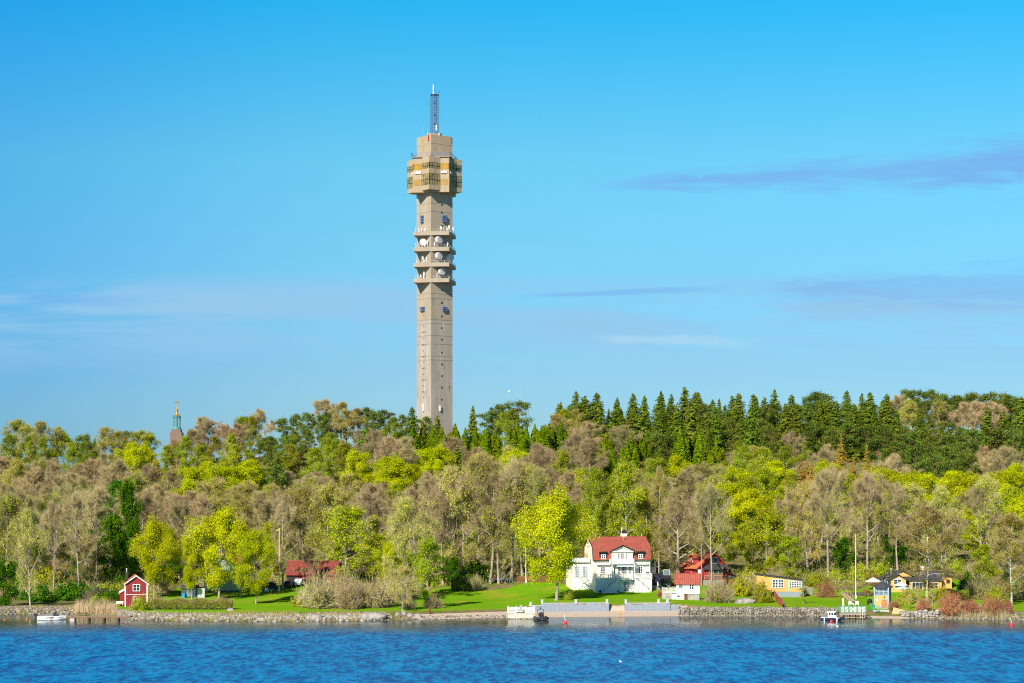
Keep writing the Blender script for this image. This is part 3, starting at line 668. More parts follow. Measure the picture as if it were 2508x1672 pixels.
# ------------------------------------------------------------------ the concrete radio tower
def radio_tower():
    y = 920.0; s = y / F
    cx, cy = (1064.3 - 1254) * s, y; zb = Gz(cx, cy) - 2
    T = thing('radio_tower', 'tall square concrete radio tower with lattice mast, rising behind the wooded ridge', 'tower', (cx, cy, 0), 0)
    ph = R(36.4); zz = lambda py: CAMZ + (HY - py) * s
    def sq(side, a):   # corners of a square turned by a
        return [((x * math.cos(a) - y_ * math.sin(a)) * side / 2, (x * math.sin(a) + y_ * math.cos(a)) * side / 2) for x, y_ in ((-1, -1), (1, -1), (1, 1), (-1, 1))]
    S = 12.65; SA = 17.9; SB = 19.3; a45 = ph - R(45)
    MB().ext('z', sq(S, ph), zz(786), zz(378)).build('upper_shaft', concrete, T)
    MB().ext('z', sq(S, ph), zb, zz(786)).build('lower_shaft', mat('grey_concrete', (.35, .305, .26), .9, .06, .3, c2=(.42, .37, .32), bump=.15, stretch=(1, 1, .2), detail=7), T)
    rs_ = random.Random(8)
    for k in (0, -1):     # rain streaks below openings and joints
        o_, t_, n_, an = (lambda a_: (Vector((math.sin(a_), -math.cos(a_), 0)) * S / 2, Vector((math.cos(a_), math.sin(a_), 0)), None, a_))(ph + k * math.pi / 2)
        for j in range(16):
            q = o_ + t_ * rs_.uniform(-5.8, 5.8); z1 = rs_.uniform(zz(980), zz(720)); w_ = rs_.uniform(.15, .6); h_ = rs_.uniform(2, 9)
            MB().box(q.x - w_, q.x + w_, q.y - .012, q.y + .2, z1 - h_, z1, an, (q.x, q.y)).build('stain', mat('pale_stain', (.43, .385, .335), .95, .2, .8, stretch=(1, 1, .2)) if rs_.random() < .5 else mat('dark_stain', (.30, .265, .225), .95, .2, .8, stretch=(1, 1, .2)), T)
    for py in (786.5, 796, 825, 843, 872.5, 882, 735, 723, 504, 524):
        MB().ext('z', sq(S + .12, ph), zz(py) - .12, zz(py) + .12).build('formwork_seam', seam_m, T)
    # head block
    MB().ext('z', sq(S - .1, ph), zz(379), zz(337.5)).build('head_block', concrete_lt, T)
    MB().ext('z', sq(S + .06, ph), zz(359), zz(357)).build('head_band', concrete, T)
    # pod: two squares at 45 degrees; bands of concrete with glazing between
    pod = MB(); bands = [(394, 408.3), (423.2, 434.8), (462.8, 474)]
    for (p0, p1), dA in zip(bands, (0, 0, 4.2)):
        pod.ext('z', sq(SB, ph), zz(p1), zz(p0)); pod.ext('z', sq(SA, a45), zz(p1 + dA), zz(p0 - .6))
    po = pod.build('pod', concrete_lt, T)
    core = MB().ext('z', sq(SB - .7, ph), zz(470), zz(400)).ext('z', sq(SA - .5, a45), zz(471), zz(401)).build('pod_core', olive_glass, po)
    def face(side, a, k):   # a point and directions on face k of a square
        an = a + k * math.pi / 2
        n = Vector((math.sin(an), -math.cos(an), 0)); t_ = Vector((math.cos(an), math.sin(an), 0))
        return n * side / 2, t_, n, an
    for k in (-1, 0, 1, 2):
        for (sd, aa, nm) in ((SB, ph, 'B'), (SA, a45, 'A')):
            o_, t_, n_, an = face(sd, aa, k)
            for (p0, p1) in ((408.3, 423.2), (434.8, 462.8)):
                z0, z1 = zz(p1), zz(p0)
                if nm == 'A':
                    if p0 > 430: z1 = zz(446.5); z0 = zz(461.5)
                    m = MB()
                    if p0 > 430: # solid wall above the slatted windows
                        MB().box(-sd / 2 + .02, sd / 2 - .02, -.02, .5, z1, zz(434.9)).box(-sd / 2 + .02, sd / 2 - .02, -.02, .5, zz(462.7), z0).build('wall_panel', concrete_lt, po, o_, an)
                    for sx in (-1, 1):
                        w = MB(); c = sx * (sd / 2 - 2.55)
                        w.use(0).box(c - 2.4, c + 2.4, -.04, .3, z0, z1)
                        w.use(1)
                        for j in range(6 if p0 > 430 else 2): w.box(c - 2.4 + 4.8 * j / (5 if p0 > 430 else 1) - .14, c - 2.4 + 4.8 * j / (5 if p0 > 430 else 1) + .14, -.1, -.04, z0, z1)
                        w.build('amber_window', [amber, concrete_lt if p0 > 430 else black_p], po, o_, an)
                        if p0 > 430:
                            MB().box(c - 1.45, c + 1.45, -.55, .0, zz(433), zz(428)).build('antenna_box', white_p, po, o_, an)
                else:
                    w = MB(); nn = 12
                    w.use(0).box(-sd / 2 + .15, sd / 2 - .15, .1, .4, z0, z1); w.use(1)
                    for j in range(nn + 1):
                        c = -sd / 2 + .2 + (sd - .4) * j / nn; w.box(c - .07, c + .07, .02, .1, z0, z1)
                    zm = z0 + (z1 - z0) * .46
                    w.box(-sd / 2 + .1, sd / 2 - .1, .0, .1, zm - .1, zm + .1)
                    w.build('window_strip', [olive_glass, black_p], po, o_, an)
    # terrace railing on the pod
    tr_ = MB()
    c4 = sq(SA + 1.3, a45)
    for i in range(4): railing(tr_, (*c4[i], zz(392.8)), (*c4[(i + 1) % 4], zz(392.8)), 2.0, .55, 2.4, .05, .06)
    tr_.build('terrace_railing', blue_steel, T)
    MB().ext('z', sq(SA + 1.4, a45), zz(393.6), zz(392.4)).build('terrace_floor', concrete_lt, T)
    # four antenna platforms with railings
    for p0, p1 in ((573.3, 582.4), (611.6, 620.8), (649.4, 658.6), (687.6, 696.7)):
        m = MB().ext('z', sq(SA, a45), zz(p1), zz(p0))
        f = sq(S * 1.005, ph)[0]
        pf = m.build('platform', concrete, T)
        rb = MB(); cc = sq(SA - .4, a45)
        for i in range(4): railing(rb, (*cc[i], zz(p0)), (*cc[(i + 1) % 4], zz(p0)), 1.1, 1.2, 2.0, .03, .035)
        rb.build('railing', metal, pf)
        rr = random.Random(int(p0))
        for k in (0, -1):   # small aerials standing on the platform
            o_, t_, n_, an = face(S, ph, k)
            for j in range(7):
                q = o_ + n_ * rr.uniform(.6, 2.2) + t_ * rr.uniform(-5.5, 5.5) + Vector((0, 0, zz(p0)))
                h = rr.uniform(1.2, 3.6); e = MB().tube(q, q + Vector((0, 0, h)), .06, n=4)
                if rr.random() < .5: e.box(q.x - .25, q.x + .25, q.y - .2, q.y + .2, q.z + h * .5, q.z + h)
                e.build('small_aerial', white_p, pf)
    # dishes
    for px, py, r_, k, off, yaw in ((1079, 593, 1.95, 0, 1.9, 46), (1079, 632, 1.95, 0, 1.9, 46), (1104.5, 633, 1.95, 0, 1.3, 36), (1085.5, 669.2, 1.85, 0, 1.9, 40), (1037.7, 597.8, 1.75, -1, 1.7, -12)):
        o_, t_, n_, an = face(S, ph, k)
        base = o_ + n_ * off; X = (px - 1254) * s - cx; kk = (X - base.x) / t_.x; c = base + t_ * kk + Vector((0, 0, zz(py)))
        ax = Vector((math.sin(R(yaw)), -math.cos(R(yaw)), .03)).normalized()
        d = MB(); L = 1.5 if k == 0 else .5
        d.lathe([(.3, -L), (r_, -L * .9), (r_, .0), (r_ * .9, .12), (.05, .2)], 22, axis=ax, org=c)
        do = d.build('dish_antenna', mat('dish_grey', (.58, .58, .57), .6, .06), T)
        MB().tube(c - ax * L, c - n_ * (off + .3), .16, n=5).build('bracket', metal, do)
    # drum arrays on the faces
    for px, p0, p1, k, nx, nz in ((1036, 530, 549.5, -1, 2, 3), (1088, 530.5, 549, 0, 3, 3), (1037, 753, 765.5, -1, 3, 2), (1088.5, 753, 765.5, 0, 3, 3)):
        o_, t_, n_, an = face(S, ph, k); X = (px - 1254) * s - cx; kk = (X - o_.x) / t_.x
        b = MB(); w = (1.15 if k else .95); h = (zz(p0) - zz(p1)) / nz
        for i in range(nx):
            for j in range(nz):
                c = o_ + t_ * (kk + (i - (nx - 1) / 2) * w) + n_ * .9 + Vector((0, 0, zz(p1) + (j + .5) * h))
                b.tube(c - n_ * .7, c + n_ * .1, h * .40, h * .40, 8)
        b.box(kk - nx * w / 2, kk + nx * w / 2, -.35, -.1, zz(p1), zz(p0)) if False else None
        b.build('panel_antenna', blue_steel, T)
    # little openings
    hb = MB()
    o_, t_, n_, an = face(S + .04, ph, 0)
    for z3 in (25, 185, 325, 462, 605, 747, 885, 1022, 1166):
        q = o_ + Vector((0, 0, zz(740 + z3 / 4.9))); hb.box(q.x - .35, q.x + .35, q.y - .06, q.y + .2, q.z - .45, q.z + .45, an, (q.x, q.y))
    for z2 in (225, 318, 475, 1243, 1395):
        q = o_ + Vector((0, 0, zz(460 + z2 / 4.9))); hb.box(q.x - .35, q.x + .35, q.y - .06, q.y + .2, q.z - .45, q.z + .45, an, (q.x, q.y))
    o_, t_, n_, an = face(S + .04, ph, -1)
    for z3 in (165, 303, 372, 442, 512, 582, 652, 722, 792, 862, 932, 1002, 1072, 1142):
        for dxx in ((-1.3, 0, 1.3) if z3 % 140 in (92, 93, 94, 95, 96, 91, 90) or z3 in (372, 512, 652, 792, 932, 1072) else (0,)):
            q = o_ + t_ * dxx + Vector((0, 0, zz(740 + z3 / 4.9))); hb.box(q.x - .22, q.x + .22, q.y - .05, q.y + .2, q.z - .3, q.z + .3, an, (q.x, q.y))
    hb.build('vent_openings', dark_hole, T)['kind'] = 'stuff'
    for px, k in ((1078, 0), (1039.5, -1)):
        o_, t_, n_, an = face(S, ph, k); X = (px - 1254) * s - cx; kk = (X - o_.x) / t_.x
        c = o_ + t_ * kk + n_ * .5
        MB().box(c.x - .3, c.x + .3, c.y - .3, c.y + .3, zz(1006), zz(993 if k == 0 else 988), an, (c.x, c.y)).build('panel_box', white_p, T)
    for px, k in ((1052, -1), (1105, 0)):
        o_, t_, n_, an = face(S, ph, k); X = (px - 1254) * s - cx; kk = (X - o_.x) / t_.x; c = o_ + t_ * kk + n_ * .35
        b = MB()
        for j in range(4): b.ball((c.x, c.y, zz(337.5) - .4 - j * .75), .34, 8)
        b.build('warning_light', red_lamp, T)
    # roof gear and lattice mast
    rg = MB(); rr = random.Random(4)
    for j in range(16):
        x_, y_ = rr.uniform(-3.4, 3.4), rr.uniform(-3.4, 3.4); h = rr.uniform(.8, 2.0)
        rg.box(x_ - .6, x_ + .6, y_ - .6, y_ + .6, zz(337.5), zz(337.5) + h, rr.uniform(0, 1.5))
    rg.build('roof_cabin', concrete, T)
    wh = MB()
    for x_, y_, h in ((-5.6, -1, 5.4), (-3.3, -3, 4.2), (3.3, -2, 4.6), (2.7, 1.0, 4.2), (5.5, -1, 1.5)): wh.tube((x_, y_, zz(337.5)), (x_, y_, zz(337.5) + h), .07, .03, 4)
    wh.build('whip_aerial', metal, T)
    mz0, mz1 = zz(336), zz(233.5); w = 2.0; mast = MB(); mr = R(25)
    cs = [(w * x * math.cos(mr) * .8 - w * y_ * math.sin(mr) * .8, w * x * math.sin(mr) * .8 + w * y_ * math.cos(mr) * .8) for x, y_ in ((-1, -1), (1, -1), (1, 1), (-1, 1))]
    nb = 14
    for i in range(4):
        c0, c1 = cs[i], cs[(i + 1) % 4]
        mast.tube((*c0, mz0), (*c0, mz1), .11, n=5)
        for j in range(nb):
            za = mz0 + (mz1 - mz0) * j / nb; zb_ = mz0 + (mz1 - mz0) * (j + 1) / nb
            mast.tube((*c0, za), (*c1, zb_), .065, n=4); mast.tube((*c1, za), (*c0, zb_), .065, n=4); mast.tube((*c0, za), (*c1, za), .06, n=4)
    mast.tube((.2, 0, mz0), (.2, 0, mz1), .2, n=5)
    for j in (4, 7, 11): mast.box(-.5, .6, -.5, .5, mz0 + (mz1 - mz0) * j / nb, mz0 + (mz1 - mz0) * j / nb + .9)
    mo = mast.build('lattice_mast', blue_steel, T)
    b = MB().box(-1.9, 1.9, -1.9, 1.9, mz1, mz1 + .14)
    railing(b, (-2.2, -2.2, mz1 + .3), (2.2, -2.2, mz1 + .3), 1.4, .8, 2.2, .05, .05); railing(b, (2.2, -2.2, mz1 + .3), (2.2, 2.2, mz1 + .3), 1.4, .8, 2.2, .05, .05)
    b.build('mast_platform', blue_steel, mo)
    MB().tube((-.55, -.3, mz1), (-.55, -.3, zz(208.5)), .29, n=10).build('antenna_pole', white_p, mo)
    MB().tube((.3, 0, mz1), (.3, 0, zz(200)), .06, .03, 4).build('lightning_rod', black_p, mo)
    b = MB(); 
    for z_, x1, x0 in ((zz(286), -4.2, -1.6), (zz(276), 3.8, 1.6)):
        b.tube((x0, -1, z_), (x1, -1, z_), .06, n=4); b.tube((x1, -1, z_ - .5), (x1, -1, z_ + .5), .05, n=4); b.tube((x1 * .8, -1, z_ - .4), (x1 * .8, -1, z_ + .4), .05, n=4)
    b.build('side_aerial', blue_steel, mo)
    MB().tube((.9, -1.4, zz(322)), (.9, -1.4, zz(308)), .3, n=8).build('panel_antenna', white_p, mo)
radio_tower()

# ------------------------------------------------------------------ the far copper spire and thin masts
def spire():
    y = 3000.0; s = y / F; cx = (433 - 1254) * s; zz = lambda py: CAMZ + (HY - py) * s
    T = thing('bell_tower', 'distant brick tower with green copper lantern and golden cap, peeking over the trees', 'tower', (cx, y, 0))
    MB().box(-9.2, 9.2, -9.2, 9.2, 8, zz(1057.5)).build('brick_shaft', brick, T)
    MB().box(-7.2, 7.2, -7.2, 7.2, zz(1057.5), zz(1050)).build('lantern_base', brick, T)
    MB().lathe([(7.4, zz(1050)), (7.6, zz(1047.5)), (6.2, zz(1047)), (6.2, zz(1044))], 12).build('gallery', copper, T)
    b = MB()
    for i in range(8):
        a = i * math.pi / 4 + .2; b.tube((5.4 * math.cos(a), 5.4 * math.sin(a), zz(1045)), (5.4 * math.cos(a), 5.4 * math.sin(a), zz(1020)), .75, n=6)
    b.tube((0, 0, zz(1045)), (0, 0, zz(1020)), 1.6, n=8)
    b.build('columns', copper, T)
    MB().lathe([(6.4, zz(1020.5)), (7.3, zz(1018.5)), (6.0, zz(1017))], 12).build('cornice', copper, T)
    MB().lathe([(6.6, zz(1017.2)), (3.4, zz(1014)), (1.5, zz(1010)), (1.1, zz(1008)), (2.6, zz(1006)), (2.6, zz(1002.5)), (1.0, zz(1000)), (.7, zz(996)), (.3, zz(991))], 12, start=.2).build('golden_cap', gold, T)
    b = MB().tube((0, 0, zz(992)), (0, 0, zz(984)), .35, n=5)
    for x_ in (-2.6, 0, 2.6): b.lathe([(.5, zz(986 if x_ else 984)), (1.2, zz(984.5 if x_ else 982)), (1.3, zz(983 if x_ else 980.5))], 8, (x_, 0))
    b.tube((-2.6, 0, zz(987)), (2.6, 0, zz(987)), .3, n=4)
    b.build('finial', gold, T)
spire()
for px, top, lab in ((1247.5, 954, 'thin lattice mast with a white lamp on the skyline right of the concrete tower'), (1275, 955, 'thin dark mast behind the skyline pine, right of the white-lamped mast')):
    y = 1500.0; s = y / F; T = thing('radio_mast', lab, 'mast', ((px - 1254) * s, y, 0), 0, 'thin masts on the skyline'); zt = CAMZ + (HY - top) * s
    b = MB(); z0 = 10; w = .5
    for i in range(3):
        a = i * 2.094; b.tube((w * math.cos(a), w * math.sin(a), z0), (w * math.cos(a), w * math.sin(a), zt - 2), .09, n=4)
    n = 40
    for j in range(n):
        za = z0 + (zt - 2 - z0) * j / n; zb = z0 + (zt - 2 - z0) * (j + 1) / n; a = (j % 3) * 2.094
        b.tube((w * math.cos(a), w * math.sin(a), za), (w * math.cos(a + 2.094), w * math.sin(a + 2.094), zb), .06, n=4)
    b.build('lattice', metal, T)
    b = MB()
    for k in (2, 5, 8): b.tube((-1.2, 0, zt - 2 - k), (1.2, 0, zt - 2 - k), .09, n=4)
    b.build('aerial', metal, T)
    if px < 1260: MB().ball((0, 0, zt - 1), .8, 8, 1.2).build('lamp', white_p, T)
    else: MB().tube((0, 0, zt - 2), (0, 0, zt), .1, n=4).build('tip', metal, T)

# ------------------------------------------------------------------ white villa
def villa():
    ph = R(12); p = P(1523, 1449); loc = p + Vector((-3 * math.sin(ph), 3 * math.cos(ph), 0))
    H = thing('white_villa', 'large white villa with red tiled gambrel roof and pedimented balcony above the lawn', 'house', loc, ph)
    q = Loc(loc, ph, (1380, 1280), 8.7125); X, Z = q.x, q.z
    x0, x1 = X(640), X(1848); ze, zb, zr = Z(772), Z(503, .5), Z(303, 4.6)
    MB().ext('x', [(0, -1.5), (9.2, -1.5), (9.2, ze - .15), (8.62, zb - .2), (4.6, zr - .2), (.58, zb - .2), (0, ze - .15)], x0, x1).build('wall', cream_p, H)
    out_ = [(-.38, ze - .12), (.42, zb + .1), (4.6, zr + .14), (8.78, zb + .1), (9.58, ze - .12)]
    inn = [(9.40, ze - .26), (8.66, zb - .08), (4.6, zr - .06), (.54, zb - .08), (-.2, ze - .26)]
    rf = MB().ext('x', out_ + inn, x0 - .22, x1 + .3).build('roof', tile_red, H)
    b = MB()
    for xx in (x0 - .26, x1 + .26):
        o2 = [(y_ - .05 if y_ < 4 else y_ + .05, z_ + .06) for y_, z_ in out_]
        b.ext('x', o2 + inn, xx, xx + .07)
    b.box(x0 - .25, x1 + .3, -.52, -.36, ze - .25, ze - .10)
    b.build('verge', black_p, rf)
    MB().box(x0 - .1, x1 + .1, 4.5, 4.75, zr + .1, zr + .24).build('ridge_cap', tile_red, rf)
    # chimney
    c0, c1 = X(1240, 5), X(1350, 5); zt = Z(150, 5)
    ch = MB().box(c0, c1, 4.8, 6.0, zr - .6, Z(212, 5)).build('chimney', cream_p, H)
    MB().box(c0 - .1, c1 + .1, 4.7, 6.1, Z(212, 5), Z(180, 5)).box(c0 + .15, c1 - .3, 5, 5.8, Z(180, 5), Z(150, 5)).build('chimney_cap', black_p, ch)
    MB().tube((c0 - .1, 4.7, zr), (c0 - .1, 4.7, Z(100, 5)), .06, n=5).tube((c0 + .15, 5.2, Z(170, 5)), (c0 + .15, 5.2, Z(85, 5)), .13, n=6).build('flue', white_p, ch)
    px_ = X(1290, 3); MB().tube((px_, 3.0, Z(385, 3)), (px_, 3.0, Z(285, 3)), .09, n=5).build('roof_vent', metal, H)
    b = MB()
    for zx in (560, 1670): b.ball((X(zx, 4.6), 4.6, zr + .5), .16, 8).tube((X(zx, 4.6), 4.6, zr), (X(zx, 4.6), 4.6, zr + .5), .05, n=4)
    b.build('roof_lamp', white_p, H)
    # dormers
    for a, c, w0, w1 in ((770, 930, 795, 897), (1560, 1732, 1590, 1690)):
        d = MB().box(X(a, -.2), X(c, -.2), -.25, 2.2, Z(775), Z(628)).box(X(a, -.2) - .1, X(c, -.2) + .1, -.5, 2.4, Z(628), Z(602)).build('dormer', black_p, H)
        window(d, (X(w0) + X(w1)) / 2, -.26, (Z(762) + Z(660)) / 2, X(w1) - X(w0), Z(660) - Z(762), 2, 2, fr=.16, bar=.1)
    # centre gable with balcony
    g0, g1 = X(1032, -.7), X(1484, -.7); yg = -.7; gc = (g0 + g1) / 2; zg = Z(596, yg); zp = Z(478, yg); zf = Z(848, yg)
    cg = MB().ext('y', [(g0, zf - .1), (g1, zf - .1), (g1, zg), (gc, zp - .25), (g0, zg)], yg, 3.0).build('centre_gable', cream_p, H)
    hw = (g1 - g0) / 2 + .45
    MB().ext('y', [(gc - hw, zg + .05), (gc, zp + .2), (gc + hw, zg + .05), (gc + hw, zg - .12), (gc, zp - .02), (gc - hw, zg - .12)], yg - .45, 3.4).build('gable_roof', tile_red, cg)
    b = MB().ext('y', [(gc - hw - .05, zg + .1), (gc, zp + .27), (gc + hw + .05, zg + .1), (gc + hw + .05, zg - .08), (gc, zp + .02), (gc - hw - .05, zg - .08)], yg - .52, yg - .46)
    b.build('gable_verge', black_p, cg)
    b = MB().box(g0 - .1, g1 + .1, yg - .3, yg, zg - .22, zg - .02)
    b.ext('y', [(g0 - .2, zg + .02), (gc, zp - .1), (g1 + .2, zg + .02), (g1 - .2, zg + .02), (gc, zp - .36), (g0 + .2, zg + .02)], yg - .25, yg - .02)
    b.build('pediment_trim', white_p, cg)
    for a, c, nx in ((1163, 1196, 1), (1225, 1287, 2), (1320, 1352, 1)):
        window(cg, (X(a, yg) + X(c, yg)) / 2, yg - .01, (Z(638, yg) + Z(770, yg)) / 2, X(c, yg) - X(a, yg), Z(638, yg) - Z(770, yg), nx, 3, fr=.08)
    yb = -2.6; b0, b1 = X(1032, yb), X(1512, yb); zf2 = Z(856, yb)
    bl = MB().box(b0 - .05, b1 + .05, yb, yg - .02, zf2 - .22, zf2).build('balcony', white_p, H)
    b = MB(); railing(b, (b0, yb + .1, zf2), (b1, yb + .1, zf2), 1.05, .16, 1.6, .06, .07); railing(b, (b0, yb + .1, zf2), (b0, yg, zf2), 1.05, .16, 1.5, .06, .07); railing(b, (b1, yb + .1, zf2), (b1, yg, zf2), 1.05, .16, 1.5, .06, .07)
    b.box(b0 + .1, b1 - .1, yb + .08, yb + .12, zf2 + .15, zf2 + .98)
    b.build('balcony_railing', white_p, bl)
    # ground floor bay and windows
    yy = -1.4; a0, a1 = X(1042, yy), X(1484, yy); zt = Z(1168, -3)
    bay = MB().box(a0, a1, yy, .02, zt - .2, zf2 - .24).build('bay', cream_p, H)
    MB().tube((X(1520, yb), yb + .15, zt), (X(1520, yb), yb + .15, zf2 - .2), .13, n=8).tube((X(1042, yb), yb + .15, zt), (X(1042, yb), yb + .15, zf2 - .2), .13, n=8).build('column', cream_p, H)
    for a, c, nx in ((1068, 1098, 1), (1152, 1204, 2), (1243, 1348, 4), (1392, 1442, 2)):
        window(bay, (X(a, yy) + X(c, yy)) / 2, yy - .01, (Z(928, yy) + Z(1080, yy)) / 2, X(c, yy) - X(a, yy), Z(928, yy) - Z(1080, yy), nx, 3, fr=.08)
    for a, c in ((790, 892), (1590, 1692)):
        window(H, (X(a) + X(c)) / 2, -.01, (Z(918) + Z(1078)) / 2, X(c) - X(a), Z(918) - Z(1078), 2, 3, fr=.16, bar=.08)
    for a, c, z0, z1, y_, m_ in ((702, 992, 842, 890, -.01, white_p), (1540, 1800, 842, 888, -.01, white_p), (1128, 1490, 876, 922, yb + .7, blue_white)):
        MB().ext('x', [(y_, Z(z1)), (y_ - .55, Z(z1) + .05), (y_ - .55, Z(z1) + .25), (y_, Z(z0))], X(a, y_), X(c, y_)).build('awning', m_, H)
    b = MB()
    for zx in (664, 1846): b.tube((X(zx, -.12), -.12, -.5), (X(zx, -.12), -.12, ze - .3), .07, n=6)
    b.build('downpipe', white_p, H)
    # terrace with basement
    t0, t1 = X(692, -3), X(1888, -3)
    te = MB().box(t0, t1, -3, -.01, -1.5, zt - .18).build('terrace', white_p, H)
    MB().box(t0 - .1, t1 + .1, -3.12, -.02, zt - .18, zt).build('terrace_floor', white_p, te)
    b = MB(); railing(b, (t0, -3.0, zt), (X(1160, -3), -3.0, zt), 1.05, .17, 1.7, .055, .07); railing(b, (t0, -3, zt), (t0, -.1, zt), 1.05, .17, 1.5, .055, .07); b.build('terrace_railing', white_p, te)
    b = MB(); railing(b, (X(1545, -3), -3.0, zt), (t1, -3.0, zt), 1.05, .17, 1.7, .055, .07)
    railing(b, (t1, -3, zt), (t1, -.1, zt), 1.05, .17, 1.5, .055, .07)
    b.build('terrace_railing', white_p, te)
    l0, l1 = X(1160, -4.2), X(1545, -4.2); zl = Z(1190, -4.2)
    ld = MB().box(l0, l1, -4.2, -3.13, zl - .2, zl).box(l0, l0 + .2, -4.2, -3.13, -.8, zl - .2).box(l1 - .2, l1, -4.2, -3.13, -.8, zl - .2).build('landing', white_p, te)
    b = MB(); railing(b, (l0, -4.15, zl), (l1, -4.15, zl), 1.05, .17, 1.8, .055, .07); b.build('landing_railing', white_p, ld)
    for sx, xa, xb, zx in ((-1, l0, X(835, -4.2), 835), (1, l1, X(1868, -4.2), 1868)):
        n = 15; st = MB()
        for i in range(n):
            f0, f1 = i / n, (i + 1) / n; xx0, xx1 = xa + (xb - xa) * f0, xa + (xb - xa) * f1
            st.box(min(xx0, xx1), max(xx0, xx1), -4.2, -3.14, -1.2, zl * (1 - f1) + .05)
        so = st.build('stair', white_p, te)
        b = MB(); railing(b, (xa, -4.15, zl), (xb, -4.15, .1), 1.0, .25, 1.8, .05, .065); b.build('stair_railing', white_p, so)
    window(te, (X(1283, -3) + X(1397, -3)) / 2, -3.01, (Z(1245, -3) + Z(1458, -3)) / 2, X(1397, -3) - X(1283, -3), Z(1245, -3) - Z(1458, -3), 4, 5, fr=.1, name='basement_door', gm=glass)
    for a, c in ((760, 810), (1158, 1180)): MB().box(X(a, -4.3), X(c, -4.3), -4.24, -4.19, .1, .6).build('cellar_vent', dark_hole, te)
    # west wing with roof terrace
    yw = 2.4; w0, w1 = X(178, yw), X(562, yw); zw = Z(852, yw)
    wg = MB().box(w0, x0 - .01, yw, 8.4, -2.5, zw).build('wing', cream_p, H)
    MB().box(w0 - .12, x0 - .01, yw - .12, 8.5, zw, zw + .2).build('wing_roof', dark_roof, wg)
    MB().box(w0 - .05, x0 - .02, yw - .05, yw + .3, -2.5, Z(1200, yw)).build('wing_plinth', white_p, wg)
    b = MB(); zz_ = zw + .2
    railing(b, (w0, yw, zz_), (w1, yw, zz_), 1.15, .14, 1.7, .07, .08); railing(b, (w0, yw, zz_), (w0, 8.3, zz_), 1.15, .14, 1.7, .07, .08); b.box(w0 + .05, w1, yw - .02, yw + .02, zz_ + .3, zz_ + 1.0)
    b.build('wing_railing', white_p, wg)
    for a, c in ((243, 342), (408, 522)):
        window(wg, (X(a, yw) + X(c, yw)) / 2, yw - .01, (Z(905, yw) + Z(1152, yw)) / 2, X(c, yw) - X(a, yw), Z(905, yw) - Z(1152, yw), 4, 5, fr=.12, bar=.06, gm=glass_lt)
    MB().ext('x', [(yw + 2.2, zz_), (yw + 3.4, zz_), (yw + 3.4, zz_ + 2.3)], X(478, yw + 2), X(480, yw + 2) + .5).build('lean_panel', mat('ochre_cloth', (.35, .28, .10)), wg)
    # furniture on the terrace
    gq = thing('kettle_grill', 'dark kettle grill standing at the right end of the villa terrace', 'grill', q_world(H, X(1796, -1.6), -1.6, zt))
    b = MB().lathe([(.05, .7), (.35, .75), (.48, 1.0), (.40, 1.25), (.05, 1.38)], 12); b.build('kettle', black_p, gq)
    for i in range(3):
        a = i * 2.1; MB().tube((.2 * math.cos(a), .2 * math.sin(a), .8), (.45 * math.cos(a), .45 * math.sin(a), 0), .03, n=5).build('leg', metal, gq)
    dt = thing('garden_table', 'dark table with chairs tucked in, behind the left railing of the villa terrace', 'table', q_world(H, X(875, -1.7), -1.7, zt))
    MB().box(-1.1, 1.1, -.45, .45, .7, .76).build('tabletop', grey_wood, dt)
    for sx in (-1, 1):
        for sy in (-1, 1): MB().box(sx * 1.0 - .04, sx * 1.0 + .04, sy * .38 - .04, sy * .38 + .04, 0, .7).build('leg', grey_wood, dt)
def q_world(H, x, y, z):
    ph = H.rotation_euler[2]; c, s = math.cos(ph), math.sin(ph)
    return (H.location.x + x * c - y * s, H.location.y + x * s + y * c, H.location.z + z)
villa()

